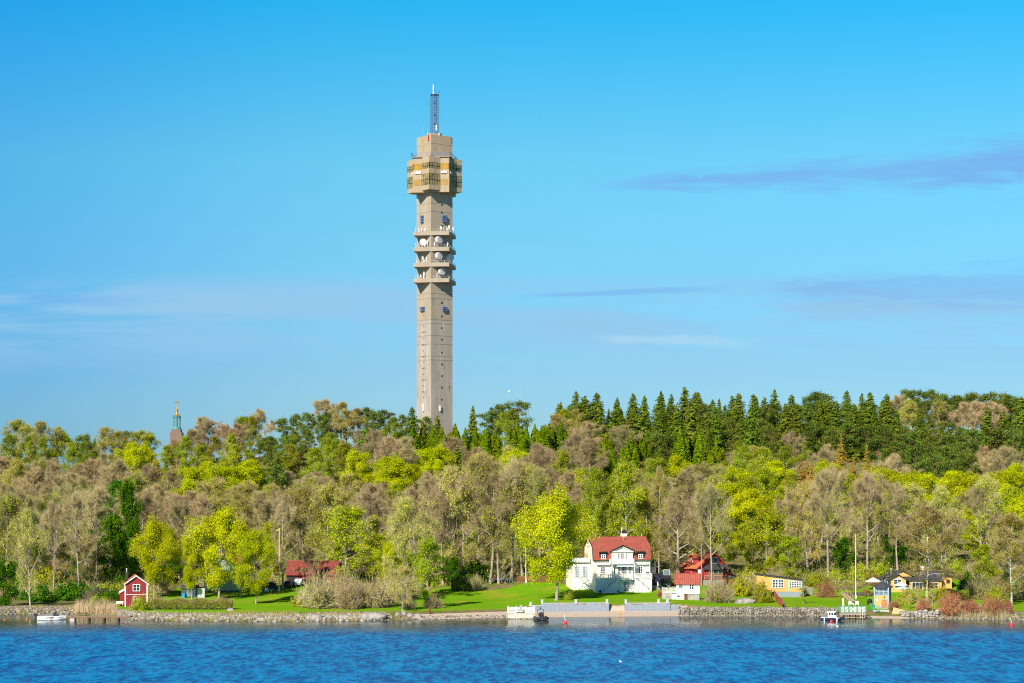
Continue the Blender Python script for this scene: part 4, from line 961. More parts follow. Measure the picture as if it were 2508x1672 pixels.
# ------------------------------------------------------------------ red cottage by the left jetty
def cottage():
    ph = R(13); p = P(330, 1484); q = Loc(p, ph, (0, 1250), 5.6); X, Z = q.x, q.z
    H = thing('red_cottage', 'small dark red cottage with white corner boards and black chimney by the jetty', 'house', p, ph)
    x0, x1 = X(1718), X(2018); c = (x0 + x1) / 2; ze, zr = Z(1000), Z(890); dp = 6.5
    MB().ext('y', [(x0, -1.2), (x1, -1.2), (x1, ze), (c, zr - .15), (x0, ze)], 0, dp).build('wall', red_wood, H)
    hw = (x1 - x0) / 2 + .3
    rf = MB().ext('y', chevron(hw, ze - .05, zr + .12, .14, c), -.3, dp + .3).build('roof', tile_orange, H)
    MB().ext('y', [(c - hw - .04, ze - .02), (c, zr + .18), (c + hw + .04, ze - .02), (c + hw + .04, ze - .25), (c, zr - .12), (c - hw - .04, ze - .25)], -.37, -.31).build('bargeboard', white_p, rf)
    b = MB()
    for xx in (x0, x1): b.box(xx - .14, xx + .14, -.05, .10, -1, ze - .15)
    b.box(x0 - .05, x0 + .0 - .01, dp - .2, dp + .05, -1, ze - .15); b.box(x0, x1, -.04, -.01, Z(1145) - .06, Z(1145) + .06)
    b.build('corner_board', white_p, H)
    window(H, (X(1820) + X(1922)) / 2, -.01, (Z(1003) + Z(1100)) / 2, X(1922) - X(1820), Z(1003) - Z(1100), 2, 2, fr=.14, bar=.07)
    window(H, X(1850), -.01, Z(1205), .9, 1.1, 2, 2, fr=.12, bar=.07)
    chx = X(1738, 2.4)
    ch = MB().box(chx - .33, chx + .33, 2.1, 2.75, ze - .3, Z(838, 2.4)).build('chimney', mat('black_brick', (.05, .035, .035)), H)
    MB().tube((chx, 2.4, Z(838, 2.4)), (chx, 2.4, Z(790, 2.4)), .12, n=8).ball((chx, 2.4, Z(795, 2.4)), .2, 8).build('cowl', metal, ch)
    # lean-to on the left
    l0 = X(1650, 2.5)
    le = MB().ext('y', [(l0, -1), (x0 - .01, -1), (x0 - .01, Z(1080, 2.5)), (l0, Z(1120, 2.5))], 2.5, 5.5).build('lean_to', red_wood, H)
    MB().ext('y', [(l0 - .2, Z(1125, 2.5)), (x0 - .02, Z(1085, 2.5)), (x0 - .02, Z(1070, 2.5)), (l0 - .2, Z(1110, 2.5))], 2.3, 5.7).build('lean_to_roof', white_p, le)
    T = thing('picnic_bench', 'white bench beside the left wall of the red cottage', 'bench', q_world(H, X(1640, 1.2), 1.2, Z(1290, 1.2)))
    MB().box(-.8, .8, -.2, .2, .40, .46).build('seat', white_p, T); MB().box(-.8, .8, .2, .26, .5, .9).build('backrest', white_p, T)
    for sx in (-.7, .7): MB().box(sx - .04, sx + .04, -.18, .24, 0, .4).build('leg', white_p, T)
cottage()

# ------------------------------------------------------------------ pale green house behind the maples, red barn, sheds
def green_house():
    ph = R(12); p = P(550, 1449); q = Loc(p, ph, (400, 1250), 5.6); X, Z = q.x, q.z
    H = thing('green_house', 'pale green wooden house with orange tiles, half hidden behind the lime maples', 'house', p, ph)
    x0, x1 = X(585), X(1085); c = X(838); ze, zr = Z(850), Z(592); dp = 9
    MB().ext('y', [(x0, Z(1092)), (x1, Z(1092)), (x1, ze), (c, zr - .2), (x0, ze)], 0, dp).build('wall', green_wood, H)
    MB().box(x0 - .02, x1 + .02, -.03, dp, -1.5, Z(1092)).build('plinth', mat('dark_plinth', (.10, .09, .085)), H)
    hw = (x1 - x0) / 2 + .5
    rf = MB().ext('y', [(x0 - .5, ze - .35), (c, zr + .15), (x1 + .5, ze - .35), (x1 + .5, ze - .52), (c, zr - .05), (x0 - .5, ze - .52)], -.5, dp + .4).build('roof', tile_orange, H)
    MB().ext('y', [(x0 - .55, ze - .35), (c, zr + .2), (x1 + .55, ze - .35), (x1 + .55, ze - .6), (c, zr - .1), (x0 - .55, ze - .6)], -.58, -.51).build('bargeboard', green_wood, rf)
    window(H, (X(785) + X(832)) / 2, -.01, (Z(932) + Z(1020)) / 2, X(832) - X(785), Z(932) - Z(1020), 2, 4, fr=.08)
    MB().box(X(737), X(783), -.06, -.005, Z(1020), Z(932)).build('shutter', mint, H)
    window(H, X(835), -.01, Z(655), .9, 1.0, 2, 2, fr=.1)
    window(H, X(985), -.01, Z(975), 1.2, 1.5, 2, 3, fr=.1)
    ch = MB().box(X(715, 6.5), X(795, 6.5), 5.9, 7.0, zr - 2.0, Z(512, 6.5)).build('chimney', white_p, H)
    MB().box(X(705, 6.5), X(805, 6.5), 5.8, 7.1, Z(512, 6.5), Z(506, 6.5)).build('chimney_cap', metal, ch)
    w1 = X(1080, 4)
    MB().ext('x', [(3, -1), (8, -1), (8, Z(700, 4)), (5.5, Z(560, 4)), (3, Z(700, 4))], X(1000, 4), w1 + 1.5).build('cross_wing', green_wood, H)
    MB().ext('x', [(2.6, Z(715, 4)), (5.5, Z(545, 4)), (8.4, Z(715, 4)), (8.4, Z(725, 4)), (5.5, Z(557, 4)), (2.6, Z(725, 4))], X(840, 4), w1 + 1.9).build('wing_roof', tile_orange, H)
green_house()
def barn():
    ph = R(-4); p = P(762, 1424); q = Loc(p, ph, (400, 1250), 5.6); X, Z = q.x, q.z
    H = thing('red_barn', 'long low dark red barn with red tiled roof behind the parked cars', 'barn', p, ph)
    x0, x1 = X(1690), X(2370); zr, ze = Z(690, 3.5), Z(868)
    MB().ext('x', [(0, -1.5), (7, -1.5), (7, ze), (3.5, zr - .25), (0, ze)], x0, x1).build('wall', dkred_wood, H)
    rf = MB().ext('x', [(-.5, ze - .1), (3.5, zr + .1), (7.5, ze - .1), (7.5, ze - .26), (3.5, zr - .08), (-.5, ze - .26)], x0 - .3, x1 + .3).build('roof', mat('shaded_roof_tile', (.22, .05, .04), .9, .3, 2.0, bump=.3), H)  # shade of the branches put into a darker tile colour
    MB().box(x0 - .3, x1 + .3, 3.4, 3.6, zr + .06, zr + .2).build('ridge_cap', tile_red, rf)
    for zx in (1760, 1950, 2140, 2280): MB().box(X(zx) - .9, X(zx) + .9, -.06, -.01, -.5, ze - .5).build('barn_door', black_p if zx in (1760, 2140) else red_wood, H)
barn()
def little_shed():
    p = P(463, 1462); q = Loc(p, 0, (400, 1250), 5.6); X, Z = q.x, q.z
    H = thing('garden_shed', 'small dark garden shed with glazed front below the green house', 'shed', p, 0)
    x0, x1 = X(248), X(465); zt = Z(1060)
    MB().box(x0, x1, 0, 2.2, -.5, zt).build('wall', mat('slate_paint', (.07, .09, .10)), H)
    MB().ext('x', [(-.25, zt), (1.1, Z(1015)), (2.45, zt), (2.45, zt - .1), (1.1, Z(1025)), (-.25, zt - .1)], x0 - .15, x1 + .15).build('roof', dark_roof, H)
    window(H, (X(305) + X(410)) / 2, -.01, (Z(1078) + Z(1180)) / 2, X(410) - X(305), Z(1078) - Z(1180), 1, 1, fm=black_p, gm=glass_lt, fr=.12, name='glass_door')
    g_ = P(491, 1463); q = Loc(g_, 0, (400, 1250), 5.6)
    T = thing('greenhouse', 'narrow white glazed greenhouse against the right side of the dark shed', 'greenhouse', g_)
    a, c = q.x(472), q.x(562); zt = q.z(1065)
    MB().box(a, c, .05, 1.4, -.3, zt).build('glazing', mat('milky_glass', (.55, .60, .60), .3), T)
    b = MB()
    for i in range(4): xx = a + (c - a) * i / 3; b.box(xx - .04, xx + .04, 0, .05, -.3, zt)
    b.box(a - .06, c + .06, -.02, 1.45, zt, zt + .1); b.build('frame', white_p, T)
    bp = P(449.5, 1462.5); T = thing('rubbish_bin', 'bright blue bin at the left corner of the dark garden shed', 'bin', bp)
    MB().ext('y', [(-.30, 0), (.30, 0), (.36, 1.0), (-.36, 1.0)], -.3, .3).build('body', mat('blue_plastic', (.03, .30, .62), .4), T)
    MB().box(-.38, .38, -.34, .34, 1.0, 1.08).build('lid', mat('blue_plastic', (.03, .30, .62)), T)
little_shed()

# ------------------------------------------------------------------ white outbuilding right of the villa
def outbuilding():
    ph = R(-7); p = P(1680, 1467.5); q = Loc(p, ph, (1600, 1320), 8.7125); X, Z = q.x, q.z
    H = thing('white_outbuilding', 'small white guest house with red tiled roof and porch, right of the villa', 'house', p, ph)
    x0, x1 = X(492), X(990); ze, zr = Z(940), Z(735, 2.2); zf = Z(1158)
    MB().ext('x', [(0, zf), (4.4, zf), (4.4, ze), (2.2, zr - .15), (0, ze)], x0, x1).build('wall', white_p, H)
    rf = MB().ext('x', [(-.35, ze - .05), (2.2, zr + .12), (4.75, ze - .05), (4.75, ze - .2), (2.2, zr - .04), (-.35, ze - .2)], X(452), x1 + .18).build('roof', tile_red, H)
    MB().box(X(452), x1 + .18, 2.1, 2.3, zr + .08, zr + .2).build('ridge_cap', tile_red, rf)
    MB().box(X(395, .0), X(660), .12, 4.3, -1.5, zf - .01).build('basement', white_p, H)
    MB().box(X(733), x1 - .05, .15, 4.3, -1.5, zf - .01).build('stone_basement', stone_base, H)
    MB().box(X(662), X(731), .2, .4, -1, zf - .02).build('cellar_door', mat('brown_door', (.18, .07, .03)), H)
    MB().box(X(510), X(565), .09, .13, Z(1222), Z(1193)).build('cellar_vent', dark_hole, H)
    window(H, (X(538) + X(638)) / 2, -.01, (Z(950) + Z(1046)) / 2, X(638) - X(538), Z(950) - Z(1046), 1, 1, gm=glass_lt, fr=.1)
    window(H, (X(762) + X(872)) / 2, -.01, (Z(950) + Z(1064)) / 2, X(872) - X(762), Z(950) - Z(1064), 2, 2, fr=.12, bar=.08)
    MB().box(X(672), X(678), -.03, -.002, zf, ze - .1).build('wall_seam', grey_wood, H)
    c = X(985, 2.6); ch = MB().box(c - .34, c + .34, 2.4, 3.1, ze, Z(640, 2.6)).build('chimney', white_p, H)
    MB().box(c - .4, c + .4, 2.35, 3.15, Z(640, 2.6), Z(634, 2.6)).build('chimney_cap', metal, ch)
    y_ = .3; po = MB().box(X(182, y_), x0 - .01, y_, 3.5, Z(1140), Z(1133)).build('porch_floor', white_p, H)
    b = MB(); railing(b, (X(188, y_), y_ + .05, Z(1133)), (x0 - .1, y_ + .05, Z(1133)), 1.05, .16, 1.2, .07, .08); railing(b, (X(188, y_), y_ + .05, Z(1133)), (X(188, y_), 3.4, Z(1133)), 1.05, .16, 1.2, .07, .08)
    b.build('porch_railing', white_p, po)
    MB().box(X(184, y_), X(394, y_), y_ + .1, 3.3, -1, Z(1141)).build('porch_base', stone_base, H)
outbuilding()

# ------------------------------------------------------------------ red house further back
def red_house():
    ph = R(18); p = P(1748, 1427); q = Loc(p, ph, (1600, 1320), 8.7125); X, Z = q.x, q.z
    H = thing('red_house', 'bright red wooden house with orange tiles and a dark veranda roof', 'house', p, ph)
    x0, x1 = X(955), X(1575); c = X(1285); ze, zr = Z(575), Z(285); dp = 9.0
    MB().ext('y', [(x0, -1.5), (x1, -1.5), (x1, ze), (c, zr - .2), (x0, ze)], 0, dp).build('wall', red_wood2, H)
    rf = MB().ext('y', [(x0 - .7, ze - .4), (c, zr + .2), (x1 + .5, ze - .3), (x1 + .5, ze - .48), (c, zr - .02), (x0 - .7, ze - .58)], -.6, dp + .5).build('roof', tile_orange, H)
    MB().ext('y', [(x0 - .74, ze - .36), (c, zr + .26), (x1 + .54, ze - .26), (x1 + .54, ze - .6), (c, zr - .14), (x0 - .74, ze - .7)], -.68, -.61).build('bargeboard', red_wood2, rf)
    window(H, (X(1242) + X(1384)) / 2, -.01, (Z(378) + Z(514)) / 2, X(1384) - X(1242), Z(378) - Z(514), 1, 1, fm=mat('khaki_trim', (.42, .40, .28)), fr=.16)
    ch = MB().box(X(1170, 5), X(1250, 5), 4.6, 5.5, zr - 1, Z(205, 5)).build('chimney', white_p, H)
    MB().box(X(1160, 5), X(1258, 5), 4.5, 5.6, Z(205, 5), Z(196, 5)).build('chimney_cap', metal, ch)
    # dormer on the left slope
    d = MB().ext('x', [(2.4, Z(510, 2.4)), (5.2, Z(510, 2.4)), (5.2, Z(380, 2.4)), (2.4, Z(380, 2.4))], X(872, 2.4), c - .6).build('dormer', red_wood2, H)
    MB().ext('x', [(2.0, Z(380, 2.2)), (3.8, Z(305, 2.2)), (5.6, Z(380, 2.2)), (5.6, Z(392, 2.2)), (3.8, Z(320, 2.2)), (2.0, Z(392, 2.2))], X(850, 2.2), c).build('dormer_roof', tile_orange, d)
    window(d, X(872, 2.4) - .01, 3.8, Z(440, 3), 1.0, 1.0, 2, 2, rz=R(-90))
    # left wing
    w0 = X(590, 4); MB().ext('x', [(4, -1), (8, -1), (8, Z(600, 4)), (6, Z(520, 4)), (4, Z(600, 4))], w0, x0 - .01).build('left_wing', red_wood2, H)
    MB().ext('x', [(3.6, Z(606, 4)), (6, Z(512, 4)), (8.4, Z(606, 4)), (8.4, Z(618, 4)), (6, Z(525, 4)), (3.6, Z(618, 4))], w0 - .3, x0 - .02).build('wing_roof', tile_orange, H)
    window(H, X(860, 4), 3.99, Z(670, 4), 1.1, 1.2, 2, 2)
    # veranda
    yv = -2.6; v0, v1 = X(1068, yv), X(1500, yv); zt = Z(622, yv); zd = Z(838, yv)
    ve = MB().box(v0 + .3, v1, yv + .2, -.02, zd - .2, zt).build('veranda', red_wood2, H)
    MB().box(v0, v1 + .05, yv, -.03, -1.5, zd - .21).build('veranda_base', stone_base, ve)
    rr = [(v0 - .4, yv - .4, zt), (X(1640, yv), yv - .4, zt), (X(1560, -.3), -.05, Z(522)), (X(1150, -.3), -.05, Z(522))]
    b = MB(); b.add([r_ for r_ in rr] + [(r_[0], r_[1], r_[2] - .14) for r_ in rr], [(0, 1, 2, 3), (7, 6, 5, 4), (0, 4, 5, 1), (1, 5, 6, 2), (2, 6, 7, 3), (3, 7, 4, 0)])
    b.build('veranda_roof', dark_roof, ve)
    window(ve, (X(1188, yv) + X(1492, yv)) / 2, yv + .19, (Z(638, yv) + Z(740, yv)) / 2, X(1480, yv) - X(1188, yv), Z(638, yv) - Z(740, yv), 3, 1, fm=MATS['khaki_trim'], fr=.14, bar=.14)
    b = MB(); a0, a1 = X(1118, yv - .6), X(1492, yv - .6)
    for i in range(4):
        xx0, xx1 = a0 + (a1 - a0) * i / 4, a0 + (a1 - a0) * (i + 1) / 4
        b.tube((xx0, yv - .1, zd), (xx1, yv - .1, zd + .8), .05, n=4).tube((xx1, yv - .1, zd), (xx0, yv - .1, zd + .8), .05, n=4).tube((xx0, yv - .1, zd), (xx0, yv - .1, zd + .9), .07, n=4)
    b.tube((a0, yv - .1, zd + .9), (a1, yv - .1, zd + .9), .07, n=4); b.build('veranda_railing', MATS['khaki_trim'], ve)
    an = MB().box(v1 + .02, X(1690, yv), yv + 1, 1, -1, Z(648, yv)).build('annex', red_wood2, H)
    MB().box(v1 + .02, X(1700, yv), yv + .6, 1.2, Z(648, yv), Z(640, yv)).build('annex_roof', dark_roof, an)
    p2 = P(1784, 1428); q2 = Loc(p2, ph, (1600, 1320), 8.7125)
    S = thing('red_shed', 'tiny red shed with black roof at the right corner of the red house', 'shed', p2, ph)
    MB().box(q2.x(1500), q2.x(1712), 0, 2, -1, q2.z(805)).build('wall', red_wood2, S)
    MB().ext('x', [(-.3, q2.z(808)), (1.0, q2.z(738)), (2.3, q2.z(808)), (2.3, q2.z(820)), (1, q2.z(750)), (-.3, q2.z(820))], q2.x(1485), q2.x(1728)).build('roof', dark_roof, S)
    MB().ball((q2.x(1575), -.1, q2.z(835)), .14, 8).build('lamp', white_p, S)
red_house()

# ------------------------------------------------------------------ yellow shed with many-paned windows
def yellow_shed():
    ph = R(-4); p = P(1930, 1461); q = Loc(p, ph, (1860, 1320), 8.7125); X, Z = q.x, q.z
    H = thing('yellow_shed', 'yellow shed with mint trim, white casements and sloping roof, behind the bushes', 'shed', p, ph)
    x0, xm, x1 = X(-60), X(620), X(912); zb = Z(1112)
    MB().ext('y', [(x0, zb), (x1, zb), (x1, Z(882)), (xm, Z(838)), (x0, Z(752))], 0, 6).build('wall', yellow_wood, H)
    MB().ext('y', [(x0 - .2, Z(748)), (xm, Z(834)), (x1 + .2, Z(876)), (x1 + .2, Z(868)), (xm, Z(824)), (x0 - .2, Z(738))], -.25, 6.3).build('roof', dark_roof, H)
    MB().box(X(335), x1 - .02, .05, 5.9, -1.5, zb - .005).build('plinth', grey_block, H)
    b = MB().box(X(608), X(630), -.06, -.005, zb, Z(842)).box(X(893), X(914), -.06, -.005, zb, Z(885)); b.build('corner_board', mint, H)
    for a, c, z0, z1, n in ((275, 520, 848, 1030, 4), (632, 894, 882, 1018, 5)):
        s_ = MB().box(X(a) - .1, X(c) + .1, -.05, -.002, Z(z1) - .1, Z(z0) + .08).build('window_surround', mint, H)
        window(H, (X(a) + X(c)) / 2, -.052, (Z(z0) + Z(z1)) / 2, X(c) - X(a), Z(z0) - Z(z1), n, 3, fr=.12, bar=.14)
    T = thing('screen_fence', 'short grey plank screen at the right end of the yellow shed', 'fence', P(1971, 1455))
    for i in range(6): MB().box(-.2 + i * .36, .12 + i * .36, 0, .05, -.5, 2.2 - .1 * i).build('plank', grey_wood, T)
yellow_shed()

# ------------------------------------------------------------------ yellow bungalow and shore pavilion
def bungalow():
    ph = R(-6); p = P(2222, 1446); q = Loc(p, ph, (2000, 1250), 4.626); X, Z = q.x, q.z
    H = thing('yellow_bungalow', 'long yellow bungalow with black roofs behind the weeping birch', 'house', p, ph)
    # rear main volume, ridge to the right
    a0, a1 = X(735, 4), X(1450, 4)
    MB().box(a0, a1, 4, 11, -1.5, Z(765, 4)).build('wall', yellow_wood, H)
    c = X(975, 3.8)
    MB().ext('y', [(X(850, 3.8), Z(742, 3.8)), (X(1080, 3.8), Z(742, 3.8)), (c, Z(690, 3.8))], 3.8, 5).build('rear_gable', yellow_wood, H)
    MB().ext('y', [(X(715, 3.5), Z(764, 3.5)), (c, Z(672, 3.5)), (X(1110, 3.5), Z(730, 3.5)), (X(1110, 3.5), Z(738, 3.5)), (c, Z(681, 3.5)), (X(715, 3.5), Z(773, 3.5))], 3.4, 9).build('rear_roof', dark_roof, H)
    MB().ext('x', [(3.2, Z(765, 3.5)), (7.5, Z(672, 7.5)), (11.5, Z(765, 11)), (11.5, Z(775, 11)), (7.5, Z(684, 7.5)), (3.2, Z(775, 3.5))], X(990, 5), a1 + .4).build('main_roof', dark_roof, H)
    for zx in (765, 790, 822): window(H, X(zx, 4), 3.98, Z(800, 4), .9, 1.5, 1, 2, fm=blue_grey)
    # front gabled bay
    f0, f1 = X(842), X(1012); fc = X(925)
    fb = MB().ext('y', [(f0, -1.5), (f1, -1.5), (f1, Z(775)), (fc, Z(728)), (f0, Z(775))], 0, 4.1).build('front_bay', yellow_wood, H)
    MB().ext('y', [(f0 - .6, Z(782)), (fc, Z(712)), (f1 + .6, Z(782)), (f1 + .6, Z(790)), (fc, Z(722)), (f0 - .6, Z(790))], -.5, 4.2).build('bay_roof', dark_roof, fb)
    MB().box(f0, f1, -.05, -.002, Z(772), Z(762)).box(f0 - .02, f0 + .2, -.05, -.002, -1, Z(775)).box(f1 - .2, f1 + .02, -.05, -.002, -1, Z(775)).build('trim', blue_grey, fb)
    window(fb, X(918), -.06, Z(802), 1.9, 1.3, 2, 2)
    # low front wing
    g0, g1 = X(1048, 1), X(1420, 1)
    lw = MB().box(g0, g1, 1, 4.05, -1.5, Z(786, 1)).build('front_wing', yellow_wood, H)
    MB().ext('x', [(.5, Z(790, .5)), (.5, Z(781, .5)), (4, Z(762, 4)), (4, Z(770, 4))], g0 - .4, g1 + .4).build('wing_roof', dark_roof, lw)
    window(lw, X(1141, 1), .99, Z(852, 1), 2.6, 2.1, 3, 1); window(lw, X(1330, 1), .99, Z(840, 1), 2.0, 1.5, 2, 2)
    # right extension
    e0, e1 = X(1432, 2), X(1532, 2)
    ex = MB().ext('y', [(e0, -1.5), (e1, -1.5), (e1, Z(748, 2)), (e0, Z(700, 2))], 2, 8).build('side_extension', yellow_wood, H)
    MB().ext('y', [(e0 - .2, Z(690, 2)), (e1 + .6, Z(752, 2)), (e1 + .6, Z(760, 2)), (e0 - .2, Z(700, 2))], 1.5, 8.4).build('extension_roof', dark_roof, ex)
    MB().box(e0 - .05, e0 + .25, 1.94, 1.998, -1, Z(720, 2)).build('corner_board', blue_grey, ex)
    window(ex, X(1490, 2), 1.97, Z(795, 2), .9, .9, 1, 1, fm=brown_wood)
    MB().tube((X(845, 6), 6, Z(730, 6)), (X(845, 6), 6, Z(665, 6)), .12, n=6).ball((X(845, 6), 6, Z(662, 6)), .3, 8).build('flue', metal, H)
    c2 = X(1195, 8); MB().box(c2 - .5, c2 + .5, 7.6, 8.6, Z(690, 8), Z(622, 8)).build('chimney', white_p, H)
bungalow()
def parasol(px, base, zx0, zx1, top, edge, m_, label):
    p = P(px, base); q = Loc(p, 0, (2000, 1250), 4.626)
    T = thing('parasol', label, 'parasol', p, 0, 'garden parasols')
    a, c = q.x(zx0), q.x(zx1); cx = (a + c) / 2; r_ = (c - a) / 2
    MB().tube((cx, 0, -.3), (cx, 0, q.z(top)), .05, n=6).build('pole', white_p, T)
    MB().lathe([(r_, q.z(edge) - .12), (r_ * .98, q.z(edge)), (.08, q.z(top))], 8, (cx, 0), .39).build('canopy', m_, T)
parasol(2144, 1444, 552, 735, 752, 796, mat('white_canvas', (.72, .73, .74)), 'wide white parasol left of the yellow bungalow front')
parasol(2208, 1448, 872, 1035, 795, 838, MATS['white_canvas'], 'white parasol in front of the yellow bungalow bay')
parasol(2213, 1462, 885, 1085, 850, 876, mat('pale_blue_canvas', (.45, .66, .80)), 'pale blue parasol beside the octagonal pavilion roof')
def pavilion():
    ph = R(-20); p = P(2158, 1489); q = Loc(p, ph, (2000, 1250), 4.626); X, Z = q.x, q.z
    H = thing('shore_pavilion', 'two-storey yellow pavilion with windowed upper floor and dark pyramid roof by the slipway', 'pavilion', p, ph)
    x0, x1 = X(657), X(814); w = x1 - x0; zb = Z(1070); zm = Z(955); zt = Z(868)
    MB().box(x0, x1, 0, w, -1.2, zb).build('plinth', stone_base, H)
    MB().box(x0 + .03, x1 - .03, .03, w - .03, zb, zm).build('lower_wall', yellow_wood, H)
    up = MB().box(x0 + .12, x1 - .12, .12, w - .12, zm, zt).build('upper_glazing', glass_lt, H)
    b = MB()
    for fx in (0, .33, .66, 1):
        xx = x0 + w * fx; k = .13 if fx in (0, 1) else .09
        for yy in (0, w): b.box(xx - k, xx + k, yy - k, yy + k, zm - (0 if 0 < fx < 1 else zm - zb), zt)
    for fy in (.33, .66):
        for xx in (x0, x1): b.box(xx - .09, xx + .09, w * fy - .09, w * fy + .09, zm, zt)
    for z_ in (zm, (zm + zt) / 2, zt): b.box(x0 - .07, x1 + .07, -.07, w + .07, z_ - (.1 if z_ != (zm + zt) / 2 else .05), z_ + (.1 if z_ != (zm + zt) / 2 else .05))
    b.build('window_frame', blue_grey, up)
    e = .75; ztop = Z(800); cx = (x0 + x1) / 2
    rf = MB().lathe([((w / 2 + e) * 1.05, zt - .02), ((w / 2 + e) * 1.05, zt + .14), (.25, ztop), (.05, ztop + .15)], 8, (cx, w / 2), math.pi / 8).build('roof', dark_roof, H)
    d0, d1 = X(738), X(796)
    dr = MB().box(d0, d1, -.08, .02, Z(1088), Z(1005)).build('door', mat('orange_door', (.42, .16, .06)), H)
    b = MB().tube((d0 + .1, -.1, Z(1084)), (d1 - .1, -.1, Z(1010)), .05, n=4).tube((d1 - .1, -.1, Z(1084)), (d0 + .1, -.1, Z(1010)), .05, n=4); b.build('cross_brace', mat('pale_orange', (.62, .36, .2)), dr)
    MB().box(d0 - .16, d0, -.1, .02, zb - .5, Z(995)).box(d1, d1 + .16, -.1, .02, zb - .5, Z(995)).box(d0, d1, -.1, .02, Z(1003), Z(995)).build('door_frame', blue_grey, H)
    MB().lathe([(.02, 0), (.2, 0), (.2, .05), (.02, .05)], 10, axis=(0, -1, 0), org=((d0 + d1) / 2, -.02, Z(976))).build('round_sign', brown_wood, H)
    MB().box(X(672), X(694), -.06, .02, Z(1022), Z(998)).build('notice', white_p, H)
pavilion()

# ------------------------------------------------------------------ stones
def ico():
    import bmesh
    bm = bmesh.new(); bmesh.ops.create_icosphere(bm, subdivisions=2, radius=1.0)
    V = np.array([v.co[:] for v in bm.verts]); Fc = np.array([[v.index for v in f.verts] for f in bm.faces]); bm.free(); return V, Fc
IV, IF = ico()
def rock_shape(r, rough=.22):
    d = r.normal(size=(9, 3)); d = unit(d); h = r.uniform(.55, .95, 9)
    s = np.ones(len(IV))
    for k in range(9): s = np.minimum(s, h[k] / np.maximum(.05, IV @ d[k]))
    return IV * s[:, None] * (1 + r.normal(size=(len(IV), 1)) * rough * .15)
RS = [rock_shape(rs(40 + k)) for k in range(8)]
def rock_pile(name, spots, m, parent=None):
    """spots: (x, y, z, sx, sy, sz)"""
    r = rs(len(spots)); Vs, Fs = [], []
    for k, (x, y, z, a, b, c) in enumerate(spots):
        t_ = r.uniform(0, 6.28); V = RS[r.integers(8)] * [a, b, c]; co, si = math.cos(t_), math.sin(t_)
        ax, ay = V[:, 0] * co - V[:, 1] * si, V[:, 0] * si + V[:, 1] * co
        if abs(a - b) > .3 * a: ax, ay = V[:, 0], V[:, 1]
        Vs.append(np.column_stack([ax + x, ay + y, V[:, 2] + z])); Fs.append(IF + k * len(IV))
    return link(name, np_mesh(name, np.concatenate(Vs), [np.concatenate(Fs)], m), parent)
rr = random.Random(12)
def bank_rocks(px0, px1, n, dlo, dhi, s0, s1, m, label):
    S = []
    for i in range(n):
        px = px0 + (px1 - px0) * (i + rr.random()) / n; d = rr.uniform(dlo, dhi); y = float(shoreY(px)) + d; x = (px - 1254) * y / F; s = rr.uniform(s0, s1)
        S.append((x, y, Gz(x, y) + s * .15, s, s * rr.uniform(.7, 1.1), s * rr.uniform(.55, .8)))
    tag(rock_pile('shore_rocks', S, m), label, kind='stuff')
bank_rocks(-60, 180, 260, -.4, 4.5, .22, .55, stone_m, 'grey stones along the waterline at far left')
bank_rocks(285, 420, 220, -.6, 5.5, .2, .6, stone_m, 'pale broken rocks below the red cottage')
bank_rocks(420, 960, 380, -.4, 4.5, .15, .5, stone_m, 'pale rocks along the left shore')
bank_rocks(300, 960, 170, -.3, 4.5, .3, .8, granite, 'larger pale rocks along the left shore')
bank_rocks(975, 1240, 150, -.3, 2.5, .12, .35, stone_m, 'pebbly shore left of the white platform')
bank_rocks(2300, 2560, 240, -.4, 4.0, .2, .5, stone_m, 'mossy rocks along the right shore')
bank_rocks(1670, 2055, 150, -.5, .6, .15, .4, stone_m, 'stones at the foot of the long sea wall')
for px, py, w, h, lab in ((765, 1515, 5.2, 1.9, 'broad cracked granite outcrop left of the smooth shore boulder'), (905, 1514, 9.0, 2.4, 'long smooth pale granite slab on the shore below the tan bushes'), (845, 1514, 4.2, 1.6, 'rounded boulder touching the left end of the long pale slab'),
                          (975, 1508, 1.7, 1.5, 'pale boulder leftmost of the boulder cluster below the leaning shore trees'), (990, 1505, 1.6, 1.7, 'tallest boulder of the cluster below the leaning shore trees'), (1005, 1510, 1.9, 1.5, 'flat grey boulder in the middle of the boulder cluster'),
                          (1025, 1511, 2.0, 1.5, 'broad grey boulder at the right end of the boulder cluster'), (640, 1517, 3.2, .9, 'low flat rock at the waterline below the lawn'), (350, 1492, 1.2, 1.3, 'white upright stone in front of the red cottage'), (565, 1494, 2.4, .9, 'grey ledge at the right end of the clipped hedge'),
                          (1362, 1469, 1.5, .5, 'pale stone at the foot of the villa maple'), (1822, 1476, 7.0, 2.0, 'long pale rock outcrop between the bushes and the lawn'), (292, 1500, 1.4, 1.0, 'pale stone where the left jetty meets the shore'), (700, 1514, 2.6, 1.2, 'pale boulder with a dark crack below the lawn edge')):
    p = P(px, py); o = rock_pile('boulder', [(0, 0, 0, w / 2, min(w / 2, 1.6), h * .62)], granite); o.location = (p.x, p.y + .5, p.z)
    tag(o, lab, 'boulder', 'shore boulders')

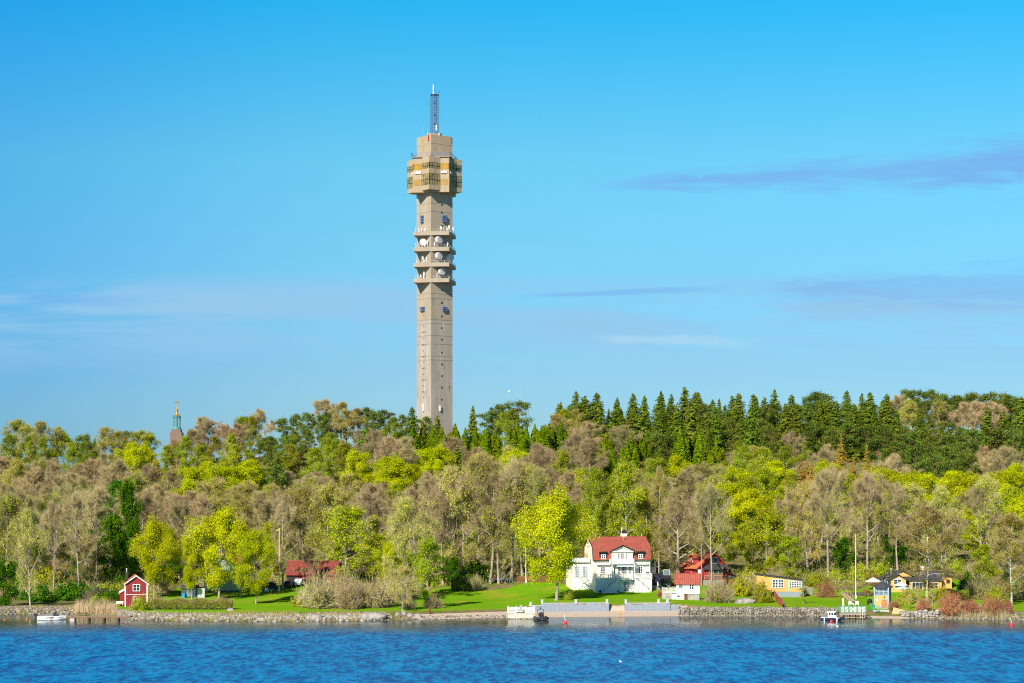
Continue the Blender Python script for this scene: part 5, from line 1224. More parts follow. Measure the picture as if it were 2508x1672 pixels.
def stone_wall(name, px0, px1, d, z0, z1, label, m=stone_m, size=.42):
    S = []; px = px0; cols = []
    while px < px1:
        y = float(shoreY(px)) + d; x = (px - 1254) * y / F; cols.append((x, y)); px += size * 1.5 * F / y * rr.uniform(.9, 1.1)
    for (x, y) in cols:
        z = z0
        while z < z1:
            s = size * rr.uniform(.8, 1.2); S.append((x + rr.uniform(-.2, .2), y + (z - z0) * .18 + rr.uniform(-.1, .1), z + s * .5, s, s * .9, s * .72)); z += s * 1.05
    o = thing(name, label, 'wall')
    rock_pile('stone_courses', S, m, o)
    c = MB(); 
    for (xa, ya), (xb, yb) in zip(cols[:-1], cols[1:]):
        c.add([(xa, ya + .25, z0 - .8), (xb, yb + .25, z0 - .8), (xb, yb + 1.1, z0 - .8), (xa, ya + 1.1, z0 - .8), (xa, ya + .25, z1), (xb, yb + .25, z1), (xb, yb + 1.1, z1), (xa, ya + 1.1, z1)],
              [(0, 1, 5, 4), (1, 2, 6, 5), (2, 3, 7, 6), (3, 0, 4, 7), (4, 5, 6, 7)])
    c.build('core', granite, o)
stone_wall('sea_wall', 1665, 2055, 1.1, -.2, 1.75, 'long rough boulder sea wall between the sandy beach and the green railed dock', stone_m, .33)
stone_wall('sea_wall', 2210, 2305, .8, -.2, 1.45, 'pale rounded sea wall right of the slipway', granite, .5)

# grey block wall along the villa beach
def block_wall(px0, px1, top, label, posts=(), step=None):
    d = 6.1; a = W_(px0, float(shoreY(px0)) + d); b_ = W_(px1, float(shoreY(px1)) + d)
    L = (b_ - a).length; rz = math.atan2(b_.y - a.y, b_.x - a.x); y = (a.y + b_.y) / 2; zt = CAMZ + (HY - top) * y / F
    T = thing('garden_wall', label, 'wall', (a.x, a.y, 0), rz, 'grey block walls along the beach')
    b = MB(); nrow = 6; h = (zt - .4) / nrow
    for j in range(nrow):
        off = .3 * (j % 2); n = int(L / .8) + 1
        for i in range(n + 1):
            x0 = max(0, i * .8 - off); x1 = min(L, (i + 1) * .8 - off)
            if x1 - x0 > .05: b.box(x0 + .008, x1 - .008, rr.uniform(-.02, .02) + j * .03, .5 + j * .001, .4 + j * h + .008, .4 + (j + 1) * h)
    b.build('blocks', grey_block, T)
    MB().box(0, L, .15, .8, -.5, zt - .03).build('backing', granite, T)
    MB().box(-.02, L + .02, .10, .62, zt, zt + .1).build('coping', mat('pale_coping', (.52, .55, .58)), T)
    for p_ in posts:
        x = (p_ - px0) * y / F; MB().box(x - .22, x + .22, .1, .54, zt + .1, zt + .75).box(x - .27, x + .27, .05, .59, zt + .75, zt + .85).build('post', mat('pale_coping', (.52, .55, .58)), T)
block_wall(1296, 1326, 1482, 'short low step of grey block wall behind the white bathing platform', (1300,))
block_wall(1326, 1492, 1476, 'long grey block wall below the villa maple, left of the beach steps', (1328, 1411, 1488))
block_wall(1531, 1642, 1476, 'grey block wall right of the beach steps', (1533, 1614, 1636))
block_wall(1643, 1664, 1481, 'low grey block end stub where the boulder sea wall begins')
pa = W_(1493, float(shoreY(1493)) + 7); st = thing('beach_steps', 'pale concrete steps through the gap in the grey block wall', 'steps', (pa.x, pa.y, 0))
for i in range(6): MB().box(0, 38 * pa.y / F, i * .38 + .2, 4.5, .5, .75 + i * .27).build('step', mat('pale_slab', (.55, .55, .53)), st)

# ------------------------------------------------------------------ fences, poles and things on the lawns
def flagpole(px, base, top, label, pennant=False, r0=.09):
    p = P(px, base); h = (base - top) * p.y / F
    T = thing('flagpole', label, 'flagpole', p, 0, 'white flagpoles')
    MB().tube((0, 0, -.3), (0, 0, h), r0, r0 * .55, 8).build('pole', white_p, T)
    MB().ball((0, 0, h + .08), .13, 8).build('finial', gold if not pennant else white_p, T)
    MB().box(-.16, .16, -.1, .1, 0, .9).build('base_bracket', white_p, T)
    if pennant:
        b = MB(); b.ext('y', [(-.05, h - .1), (-.9, h - .35), (-.75, h - .5), (-.05, h - .32)], -.01, .01); b.build('pennant', mat('pennant_yellow', (.75, .55, .08)), T)
    return T
flagpole(684, 1446, 1294, 'white flagpole with small yellow pennant in front of the red barn', True, .11)
flagpole(1288, 1426, 1280, 'bare white flagpole on the lawn left of the villa maple', r0=.11)
flagpole(2096, 1465, 1308, 'bare white flagpole left of the shore pavilion', r0=.11)
p = P(1291, 1434); T = thing('post', 'short brown wooden post beside the bare white flagpole left of the villa', 'post', p)
MB().tube((0, 0, -.3), (0, 0, 3.6), .11, .09, 7).build('shaft', grey_wood, T)
def plank_fence(name, pts, h, m, label, w=.14, gap=.03, rails=True):
    T = thing(name, label, 'fence'); b = MB(); rl = MB()
    for (p0, p1) in zip(pts[:-1], pts[1:]):
        L = math.hypot(p1.x - p0.x, p1.y - p0.y); n = int(L / (w + gap)); a = math.atan2(p1.y - p0.y, p1.x - p0.x)
        for i in range(n):
            x = p0.x + (p1.x - p0.x) * (i + .5) / n; y = p0.y + (p1.y - p0.y) * (i + .5) / n; z = Gz(x, y)
            b.box(x - w / 2, x + w / 2, y - .02, y + .02, z - .1, z + h + rr.uniform(-.03, .03), a, (x, y))
        m_ = max(2, int(L / 2))
        for i in range(m_):
            x0, y0 = p0.x + (p1.x - p0.x) * i / m_, p0.y + (p1.y - p0.y) * i / m_; x1, y1 = p0.x + (p1.x - p0.x) * (i + 1) / m_, p0.y + (p1.y - p0.y) * (i + 1) / m_
            for f in (.25, .8): rl.tube((x0, y0 + .06, Gz(x0, y0) + h * f), (x1, y1 + .06, Gz(x1, y1) + h * f), .05, n=4)
            rl.tube((x0, y0 + .08, Gz(x0, y0) - .2), (x0, y0 + .08, Gz(x0, y0) + h), .06, n=4)
    b.build('planks', m, T); rl.build('rails', m, T)
plank_fence('plank_fence', [P(1268, 1425), P(1320, 1425), P(1376, 1424)], 1.55, mat('rusty_plank', (.22, .09, .05), .9, .3), 'low reddish-brown plank fence behind the lawn left of the villa')
plank_fence('red_fence', [P(1888, 1446), P(1897, 1462), P(1906, 1477), P(1917, 1490)], 1.75, red_fence_m, 'dark red plank fence running down the slope beside the yellow shed', .2, .01)
T = thing('post', 'dark gate post at the lower end of the red fence', 'post', P(1921, 1491)); MB().box(-.1, .1, -.1, .1, -2, 1.0).build('shaft', dark_roof, T)
# trampoline
p = P(1234, 1424); T = thing('trampoline', 'round blue-rimmed trampoline with dark safety net beside the lawn', 'trampoline', p)
r_ = 2.9; MB().lathe([(r_, .75), (r_ + .05, .95), (r_ - .45, .97), (r_ - .45, .9), (r_, .75)], 28).build('rim', mat('blue_pad', (.08, .13, .42), .6), T)
MB().lathe([(.05, .90), (r_ - .45, .92), (r_ - .45, .88), (.05, .86)], 28).build('mat', black_p, T)
for i in range(6):
    a = i * math.pi / 3 + .3; MB().tube((r_ * math.cos(a), r_ * math.sin(a), -.1), (r_ * math.cos(a), r_ * math.sin(a), 2.5), .05, n=5).build('net_pole', metal, T)
b = MB()
for i in range(56):
    a = i * 2 * math.pi / 56; b.tube(((r_ - .1) * math.cos(a), (r_ - .1) * math.sin(a), .95), ((r_ - .1) * math.cos(a), (r_ - .1) * math.sin(a), 2.4), .012, n=3)
for z in (1.3, 1.7, 2.1, 2.4):
    for i in range(28):
        a0, a1 = i * 2 * math.pi / 28, (i + 1) * 2 * math.pi / 28; b.tube(((r_ - .1) * math.cos(a0), (r_ - .1) * math.sin(a0), z), ((r_ - .1) * math.cos(a1), (r_ - .1) * math.sin(a1), z), .012, n=3)
b.build('safety_net', black_p, T)
# chairs, bins, bench, obelisk, stairs by the right dock
def armchair(px, py, rz, m_, name, label, group):
    p = P(px, py); T = thing(name, label, 'chair', p, rz, group)
    MB().box(-.35, .35, -.35, .35, .30, .42).build('seat', m_, T); MB().ext('x', [(.28, .4), (.42, .4), (.55, 1.0), (.42, 1.02)], -.35, .35).build('backrest', m_, T)
    for s_ in (-1, 1):
        MB().box(s_ * .40 - .06, s_ * .40 + .06, -.38, .42, .52, .62).build('armrest', m_, T)
        for y_ in (-.33, .35): MB().box(s_ * .40 - .045, s_ * .40 + .045, y_ - .045, y_ + .045, 0, .52).build('leg', m_, T)
armchair(2084, 1482, .3, white_p, 'armchair', 'white garden armchair behind the green railed dock, beside the white obelisk', 'white garden armchairs')
armchair(2099, 1482, -.3, white_p, 'armchair', 'white garden armchair behind the green railed dock, nearer the pavilion', 'white garden armchairs')
armchair(1616, 1437, .2, white_p, 'armchair', 'white garden chair on the grass beside the covered dark boats', 'white garden armchairs')
p = P(2065, 1487); T = thing('obelisk', 'slim white tapering obelisk behind the green railed dock', 'obelisk', p)
MB().lathe([(.32, -.2), (.20, 2.0), (.02, 2.15)], 4, start=math.pi / 4).build('shaft', white_p, T)
def stairs(px0, py0, px1, py1, label):
    a, b_ = P(px0, py0), P(px1, py1); n = 12; T = thing('garden_stairs', label, 'stairs')
    d = Vector((b_.x - a.x, b_.y - a.y, 0)); side = Vector((-d.y, d.x, 0)).normalized() * .7; s = MB(); hr = MB()
    for i in range(n):
        f = (i + .5) / n; c = a.lerp(b_, f); c.z += .35
        s.add([c - side - d / n * .5, c + side - d / n * .5, c + side + d / n * .5, c - side + d / n * .5] + [v_ - Vector((0, 0, .12)) for v_ in (c - side - d / n * .5, c + side - d / n * .5, c + side + d / n * .5, c - side + d / n * .5)],
              [(0, 1, 2, 3), (7, 6, 5, 4), (0, 4, 5, 1), (1, 5, 6, 2), (2, 6, 7, 3), (3, 7, 4, 0)])
    s.build('treads', mat('tan_wood', (.45, .34, .20)), T)
    for sd in (-1, 1):
        h = MB(); h.tube(a + side * sd + Vector((0, 0, .2)), b_ + side * sd + Vector((0, 0, .2)), .1, n=4).tube(a + side * sd + Vector((0, 0, 1.3)), b_ + side * sd + Vector((0, 0, 1.3)), .08, n=4)
        for i in range(7): c = a.lerp(b_, i / 6) + side * sd; h.tube(c, c + Vector((0, 0, 1.35)), .06, n=4)
        h.build('handrail', MATS['tan_wood'], T)
stairs(2064, 1454, 2088, 1474, 'weathered wooden garden stairs descending to the green railed dock')
T = thing('stone_wall', 'low dark terrace wall behind the garden stairs', 'wall'); a, b_ = P(2068, 1458), P(2150, 1457)
MB().add([a - Vector((0, 0, .4)), b_ - Vector((0, 0, .4)), b_ + Vector((0, .5, -.4)), a + Vector((0, .5, -.4)), a + Vector((0, 0, .8)), b_ + Vector((0, 0, .8)), b_ + Vector((0, .5, .8)), a + Vector((0, .5, .8))], [(0, 1, 5, 4), (1, 2, 6, 5), (2, 3, 7, 6), (3, 0, 4, 7), (4, 5, 6, 7)]).build('masonry', mat('mossy_stone', (.12, .11, .08)), T)
def bin_(px, py, w, h, m_, label, cat='bin'):
    p = P(px, py); T = thing('rubbish_bin', label, cat, p, .2, 'green bins')
    MB().ext('y', [(-w * .42, 0), (w * .42, 0), (w / 2, h), (-w / 2, h)], -w * .45, w * .45).build('body', m_, T)
    MB().box(-w * .54, w * .54, -w * .52, w * .5, h, h + .08).build('lid', m_, T)
    for s_ in (-1, 1): MB().tube((s_ * w * .4 - .04, w * .4, .12), (s_ * w * .4 + .04, w * .4, .12), .12, n=10).build('wheel', black_p, T)
bin_(2134, 1489, .7, 1.1, green_p, 'dark green bin left of the shore pavilion, the left one'); bin_(2138.5, 1492, .7, 1.0, mat('bright_green', (.06, .40, .14), .5), 'bright green bin against the left corner of the shore pavilion')
p = P(2130, 1480); T = thing('covered_grill', 'black covered grill left of the shore pavilion', 'grill', p)
MB().lathe([(.55, 0), (.6, .9), (.5, 1.25), (.1, 1.4)], 10).build('cover', black_p, T)
p = P(2126, 1478); T = thing('post', 'green post with a small light left of the shore pavilion', 'post', p); MB().tube((0, 0, 0), (0, 0, 2.2), .07, n=6).build('shaft', MATS['bright_green'], T); MB().ball((0, 0, 2.3), .18, 8).build('lamp', MATS['bright_green'], T)
for k, (px, m_, lab) in enumerate(((2152, mat('pale_blue_plastic', (.45, .60, .65)), 'pale blue rowing dinghy lying on the slipway in front of the pavilion'), (2164, white_p, 'white dinghy lying on the slipway in front of the pavilion door'))):
    p = P(px, 1498); T = thing('dinghy', lab, 'dinghy', p, .4 - .7 * k, 'dinghies on the slipway')
    L = 2.4; n = 9; vs = []
    for i in range(n):
        t_ = i / (n - 1); w = .62 * math.sin(math.pi * (.12 + .85 * t_)) ** .6; x = (t_ - .5) * L
        vs += [(x, -w, .45), (x, -w * .6, .1), (x, 0, 0), (x, w * .6, .1), (x, w, .45)]
    MB().add(vs, [(i * 5 + j, i * 5 + j + 1, (i + 1) * 5 + j + 1, (i + 1) * 5 + j) for i in range(n - 1) for j in range(4)]).build('hull', m_, T)
    for x in (-.4, .4): MB().box(x - .12, x + .12, -.5, .5, .3, .34).build('thwart', m_, T)
p = P(2201, 1503); T = thing('raft', 'square plank raft leaning on the end of the pale sea wall', 'raft', p, R(-25)); T.rotation_euler = (R(52), R(14), R(-12))
b = MB()
for i in range(9): b.box(-1.4, 1.4, -1.4 + i * .31, -1.4 + i * .31 + .28, 0, .08)
b.build('planks', mat('straw_plank', (.50, .40, .20), .9, .2), T); MB().box(-1.3, -1.1, -1.4, 1.4, -.15, 0).box(1.1, 1.3, -1.4, 1.4, -.15, 0).build('bearers', grey_wood, T)
# things under the trees beside the barn
def simple_car(px, py, rz, m_, label, L=4.5, Wd=1.8, hh=1.5, van=False):
    p = P(px, py); T = thing('parked_car', label, 'car', p, rz, 'parked cars')
    prof = [(-L / 2, .35), (-L / 2, .85), (-L * .42, .95), (-L * .30, hh), (L * .12, hh), (L * .25, 1.0), (L * .46, .85), (L / 2, .65), (L / 2, .35)] if not van else [(-L / 2, .35), (-L / 2, 1.0), (-L * .46, hh), (L * .22, hh), (L * .36, 1.1), (L * .48, .95), (L / 2, .4)]
    b = MB(); n = len(prof)
    sec = [(-Wd / 2, 1.0), (-Wd / 2 * .96, 1.0), (Wd / 2 * .96, 1.0), (Wd / 2, 1.0)]
    b.ext('y', prof, -Wd / 2, Wd / 2); o = b.build('body', m_, T)
    bv = o.modifiers.new('soft', 'BEVEL'); bv.width = .12; bv.segments = 2; bv.limit_method = 'ANGLE'
    g0, g1 = (-L * .36, L * .17) if not van else (-L * .42, L * .27)
    for s_ in (-1, 1):
        MB().ext('y', [(g0, 1.0), (g1 + .2, 1.0), (g1 - .15, hh - .12), (g0 + .25, hh - .12)], s_ * Wd / 2 - (.01 if s_ > 0 else .02), s_ * Wd / 2 + (.02 if s_ > 0 else .01)).build('side_window', glass, T)
        for x in (-L * .3, L * .31):
            w = MB().lathe([(.05, -.1), (.33, -.1), (.33, .1), (.05, .1)], 14, axis=(0, 1, 0), org=(x, s_ * (Wd / 2 - .05), .33)).build('wheel', black_p, T)
            MB().lathe([(.02, -.12), (.19, -.12), (.19, .12), (.02, .12)], 10, axis=(0, 1, 0), org=(x, s_ * (Wd / 2 - .04), .33)).build('rim', metal, w)
        MB().box(L / 2 - .06, L / 2 + .01, s_ * .6 - .18, s_ * .6 + .18, .62, .76).build('headlight', glass_lt, T)
        MB().box(-L / 2 - .01, -L / 2 + .06, s_ * .62 - .14, s_ * .62 + .14, .72, .92).build('tail_light', red_lamp, T)
    MB().box(-L * .36, -L * .33, -Wd * .4, Wd * .4, 1.02, hh - .1).build('rear_window', glass, T)
    return T
simple_car(711, 1436, R(70), mat('black_car_paint', (.012, .014, .018), .15, .1, spec=.6), 'black car parked in the shade in front of the red barn')
simple_car(735, 1433, R(-105), mat('white_car_paint', (.75, .76, .78), .2, .03, spec=.6), 'white car parked beside the black car by the red barn', 4.8, 1.9, 1.75, True)
p = P(668, 1441); T = thing('covered_grill', 'black covered grill under the trees left of the parked cars', 'grill', p)
MB().box(-.9, .9, -.4, .4, 0, 1.0).ext('x', [(-.4, 1.0), (.4, 1.0), (.2, 1.45), (-.2, 1.45)], -.8, .8).build('cover', black_p, T)
p = P(664, 1449); T = thing('garden_table', 'small white garden table on the lawn near the pennant flagpole', 'table', p)
MB().box(-.7, .7, -.4, .4, .66, .72).build('tabletop', white_p, T); MB().box(-.08, .08, -.08, .08, 0, .66).box(-.4, .4, -.06, .06, 0, .05).build('pedestal', white_p, T)
armchair(653, 1449, .2, white_p, 'armchair', 'white garden chair left of the small white table near the pennant flagpole', 'white garden armchairs')
# dark hulls laid up between villa and guest house
def hull(T, L, Bm, Hh, m_, name='hull', bow=1, flare=.75):
    n = 13; vs = []
    for i in range(n):
        t_ = i / (n - 1); w = Bm / 2 * (1 - max(0, (t_ - .45) / .55) ** 2.2) * (.9 + .1 * min(1, t_ * 3)); x = (t_ - .5) * L * bow; sh = Hh * (1 + .22 * t_ ** 2); kz = .0 + .55 * Hh * max(0, (t_ - .6) / .4) ** 2
        vs += [(x, -w, sh), (x, -w * flare, kz + .32 * Hh * (1 - .2 * t_)), (x, 0, kz), (x, w * flare, kz + .32 * Hh * (1 - .2 * t_)), (x, w, sh)]
    fs = [(i * 5 + j, i * 5 + j + 1, (i + 1) * 5 + j + 1, (i + 1) * 5 + j) for i in range(n - 1) for j in range(4)]
    fs += [(i * 5, (i + 1) * 5, (i + 1) * 5 + 4, i * 5 + 4) for i in range(n - 1)] + [(0, 4, 3, 2, 1)]
    return MB().add(vs, fs).build(name, m_, T, smooth=False)
def covered_boat(px, py, rz, label, L, B, Hh, screen):
    p = P(px, py); T = thing('laid_up_boat', label, 'boat', p, rz, 'dark boats laid up ashore')
    h = hull(T, L, B, Hh, navy); h.location.z = .7
    MB().ext('y', [(-L * .48, Hh + .72), (L * .40, Hh + .85), (L * .15, Hh + 1.6), (-L * .35, Hh + 1.5)], -B * .42, B * .42).build('cover', black_p, T)
    for x in (-L * .3, L * .2): MB().box(x - .12, x + .12, -B * .35, B * .35, -.2, 1.0).build('cradle', grey_wood, T)
    if screen:
        b = MB(); b.tube((-.3, -.75, Hh + 1.5), (-.3, -.75, Hh + 2.9), .06, n=5).tube((-.3, .75, Hh + 1.5), (-.3, .75, Hh + 2.9), .06, n=5).tube((-.3, -.75, Hh + 2.9), (-.3, .75, Hh + 2.9), .06, n=5)
        w = b.build('windscreen', white_p, T); MB().box(-.32, -.28, -.7, .7, Hh + 1.5, Hh + 2.85).build('pane', glass_lt, w)
    else: MB().tube((L * .42, -.1, .9), (L * .42, -.1, 2.3), .16, n=8).build('fender', white_p, T)
covered_boat(1633, 1434, R(-96), 'black covered boat with upright windscreen, laid up left of the white guest house', 6.2, 2.5, 1.1, True)
covered_boat(1605, 1441, R(-80), 'dark hulled boat laid up against the right end of the villa', 7.0, 2.6, 2.2, False)
p = P(1601, 1432); T = thing('garden_shed', 'tall dark green shed just behind the right corner of the villa', 'shed', (p.x, p.y + 14, p.z))
MB().box(-.4, 1.6, 0, 3, -1, 5.2).build('wall', mat('dark_green_paint', (.06, .10, .08)), T); MB().box(-.5, 1.7, -.1, 3.1, 5.2, 5.35).build('roof', dark_roof, T)
p = P(1619, 1424); T = thing('outboard_trailer', 'small white boat trailer box between the covered dark boats', 'trailer', (p.x, p.y + 3, p.z))
MB().box(-.5, .6, -.5, .5, .5, 2.1).box(-.2, .5, -.4, .4, 2.1, 2.9).build('body', white_p, T); MB().lathe([(.05, -.1), (.35, -.1), (.35, .1), (.05, .1)], 12, axis=(1, 0, 0), org=(0, -.5, .35)).build('wheel', black_p, T)
p = P(395 / 1 + 0, 1437); T = thing('gate_post', 'pale stone post on the grass bank left of the red cottage', 'post', P(252, 1410)); MB().box(-.3, .3, -.3, .3, -.2, 1.4).build('shaft', stone_base, T); MB().box(-.45, .45, -.45, .45, 1.4, 1.6).build('cap', stone_base, T)

# ------------------------------------------------------------------ jetties, platforms, boats, buoys
def left_jetty():
    y0 = 394.5; xa, xb = W_(167, y0).x, W_(322, y0).x; z = 1.15
    T = thing('wooden_jetty', 'weathered wooden jetty on dark piles beside the moored motorboat', 'jetty', (xa, y0, 0))
    L = xb - xa; b = MB(); n = int(L / .2)
    for i in range(n): b.box(i * .2, i * .2 + .17, -1.1, 1.2, z - .07 + rr.uniform(-.01, .01), z)
    b.build('deck', grey_wood, T); MB().box(0, L, -1.05, -.9, z - .35, z - .08).box(0, L, .95, 1.1, z - .35, z - .08).build('beams', brown_wood, T)
    for px in (171, 218, 255, 290):
        x = (px - 167) * y0 / F
        for yy in (-.85, .95): MB().tube((x, yy, -1.5), (x, yy, z - .1), .17, n=8).build('pile', bark_dark, T)
    MB().box(.3, 1.5, -.9, .9, -1, .8).build('stone_crib', stone_base, T)
    x = (201 - 167) * y0 / F; K = thing('picnic_table', 'dark picnic table standing on the weathered wooden jetty', 'table', (xa + x, y0, z))
    MB().box(-1.0, 1.0, -.4, .4, .70, .76).build('tabletop', brown_wood, K)
    for s_ in (-1, 1):
        MB().box(-1.15, 1.15, s_ * .75 - .15, s_ * .75 + .15, .40, .45).build('seat', brown_wood, K)
        MB().tube((s_ * .8, -.8, 0), (s_ * .8, -.2, .7), .05, n=4).tube((s_ * .8, .8, 0), (s_ * .8, .2, .7), .05, n=4).tube((s_ * .8, -.75, .38), (s_ * .8, .75, .38), .05, n=4).build('trestle', brown_wood, K)
left_jetty()
def motorboat():
    y = F * CAMZ / (1516.5 - HY); p = W_(127, y); T = thing('motorboat', 'white motorboat with grey cover and black outboard moored left of the wooden jetty', 'boat', (p.x, p.y, -.18), R(6))
    L = 5.9; h = hull(T, L, 2.2, .95, white_gel)
    b = MB()
    for s_ in (-1, 1): b.ext('y', [(-1.3, .62), (.2, .70), (.7, .92), (-.2, .78), (-1.2, .72)], s_ * 1.05 - .03, s_ * 1.05 + .03)
    b.build('hull_stripe', navy, h)
    b = MB(); b.ext('y', [(-.35, .5), (.15, .48), (.3, .7), (-.2, .74)], -1.04, -.99); b.build('hull_emblem', mat('coral_red', (.65, .12, .08)), h)
    MB().box(-L / 2 + .1, L * .36, -1.0, 1.0, .90, 1.0).build('deck', white_gel, T)
    MB().ext('y', [(-L * .44, 1.0), (-L * .36, 1.35), (.3, 1.62), (.6, 1.5), (1.1, 1.05)], -.92, .92).build('cover', tarp, T)
    MB().ext('y', [(.35, 1.05), (.45, 1.66), (.62, 1.6), (1.45, 1.1)], -.95, .95).build('windscreen', glass, T)
    m = MB().box(-L / 2 - .55, -L / 2 - .05, -.28, .28, .75, 1.45).build('outboard', black_p, T)
    m.modifiers.new('soft', 'BEVEL').width = .12
    MB().ext('y', [(-L / 2 - .75, .1), (-L / 2 - .35, .2), (-L / 2 - .15, .9), (-L / 2 - .45, .9)], -.1, .1).build('outboard_leg', black_p, m)
    b = MB(); b.tube((L * .2, -.8, 1.0), (L * .2, -.8, 1.35), .025, n=4).tube((L * .36, -.45, 1.0), (L * .40, -.45, 1.4), .025, n=4).tube((L * .2, -.8, 1.35), (L * .4, -.45, 1.4), .025, n=4).tube((L * .40, .45, 1.4), (L * .4, -.45, 1.4), .025, n=4)
    b.build('bow_rail', metal, T)
motorboat()
def railed_platform(px0, px1, prow, zdeck, rail_m, label, name, cross=False):
    y0 = F * CAMZ / (prow - HY) + .5; xa, xb = W_(px0, y0).x, W_(px1, y0).x; L = xb - xa; dp = 4.0
    T = thing(name, label, 'dock', (xa, y0, 0)); b = MB()
    for i in range(int(dp / .2)): b.box(0, L, i * .2, i * .2 + .17, zdeck - .08, zdeck)
    b.build('deck', grey_wood, T)
    b = MB()
    for j in range(2 if cross else 4): b.box(-.02, L + .02, -.06, -.01, zdeck - .28 - j * .27, zdeck - .05 - j * .27)
    b.build('front_boards', mat('pale_plank', (.52, .48, .38)) if not cross else grey_wood, T)
    for i in range(5):
        x = .2 + (L - .4) * i / 4
        for yy in (.2, dp - .3): MB().tube((x, yy, -2), (x, yy, zdeck - .1), .15, n=7).build('pile', bark_dark, T)
    if cross: MB().box(0, L, -.05, .5, .30, .42).box(.1, .3, 0, .3, .42, zdeck - .3).box(L - .3, L - .1, 0, .3, .42, zdeck - .3).build('low_step', grey_wood, T)
    return T, L, dp
T, L, dp = railed_platform(1244, 1308, 1515, 1.25, white_p, 'white railed bathing platform on piles at the sandy beach', 'bathing_platform')
b = MB(); hh = 1.25
for x0, x1 in ((0, .31), (.31, .67), (.67, 1)):
    k = .8 if x0 == .31 else 1
    railing(b, (L * x0, .1 if k == 1 else 3.6, hh), (L * x1, .1 if k == 1 else 3.6, hh), 1.25 * k, .16, 1.2, .06, .08)
    b.box(L * x0 + .1, L * x1 - .1, (.1 if k == 1 else 3.6) - .01, (.1 if k == 1 else 3.6) + .01, hh + .75 * k, hh + 1.2 * k)
for x in (0, L): railing(b, (x, .1, hh), (x, 3.8, hh), 1.25, .2, 1.8, .06, .08)
for x in (0, L * .31, L * .67, L): b.box(x - .09, x + .09, .02, .2, hh, hh + 1.5)
b.build('railing', white_p, T)
b = MB()
for x in (L * .27, L * .34): b.tube((x, -.12, -.6), (x, -.12, 1.3), .05, n=5)
for j in range(5): b.tube((L * .27, -.12, -.4 + j * .35), (L * .34, -.12, -.4 + j * .35), .035, n=4)
b.build('ladder', white_p, T)
armp = thing('armchair', 'grey chair on the white bathing platform', 'chair', (T.location.x + L * .5, T.location.y + 2, 1.25), 0, 'chairs')
MB().box(-.3, .3, -.3, .3, .4, .46).build('seat', metal, armp); MB().box(-.3, .3, .27, .33, .46, 1.6).build('backrest', metal, armp)
for s_ in (-1, 1):
    for u_ in (-1, 1): MB().box(s_ * .27 - .03, s_ * .27 + .03, u_ * .27 - .03, u_ * .27 + .03, 0, .4).build('leg', metal, armp)
T, L, dp = railed_platform(2058, 2120, 1515, 1.45, green_p, 'wooden dock with green and white cross-braced railing left of the slipway', 'railed_dock', True)
b = MB(); w = MB(); hh = 1.45; nn = 6
b.tube((0, .05, hh + 1.25), (L, .05, hh + 1.25), .09, n=4).tube((0, .05, hh + .1), (L, .05, hh + .1), .08, n=4)
for i in range(nn + 1):
    x = L * i / nn; b.box(x - (.16 if i in (0, 2, 4, 6) else .05), x + (.16 if i in (0, 2, 4, 6) else .05), -.06, .16, hh, hh + 1.32)
    if i < nn:
        x1 = L * (i + 1) / nn; w.box(x + .1, x1 - .1, .06, .09, hh + .16, hh + 1.18)
        b.tube((x, .0, hh + .15), (x1, .0, hh + 1.2), .045, n=4).tube((x1, .0, hh + .15), (x, .0, hh + 1.2), .045, n=4)
for x in (0, L): railing(b, (x, .1, hh), (x, 3.8, hh), 1.25, .5, 1.8, .05, .08)
b.build('railing', green_p, T); w.build('railing_panel', white_p, T)
b = MB()
for x in (L * .78, L * .88): b.tube((x, -.15, -.5), (x, -.15, 1.55), .05, n=5)
for j in range(6): b.tube((L * .78, -.15, -.4 + j * .34), (L * .88, -.15, -.4 + j * .34), .035, n=4)
b.build('ladder', mat('pale_wood', (.55, .48, .38)), T)
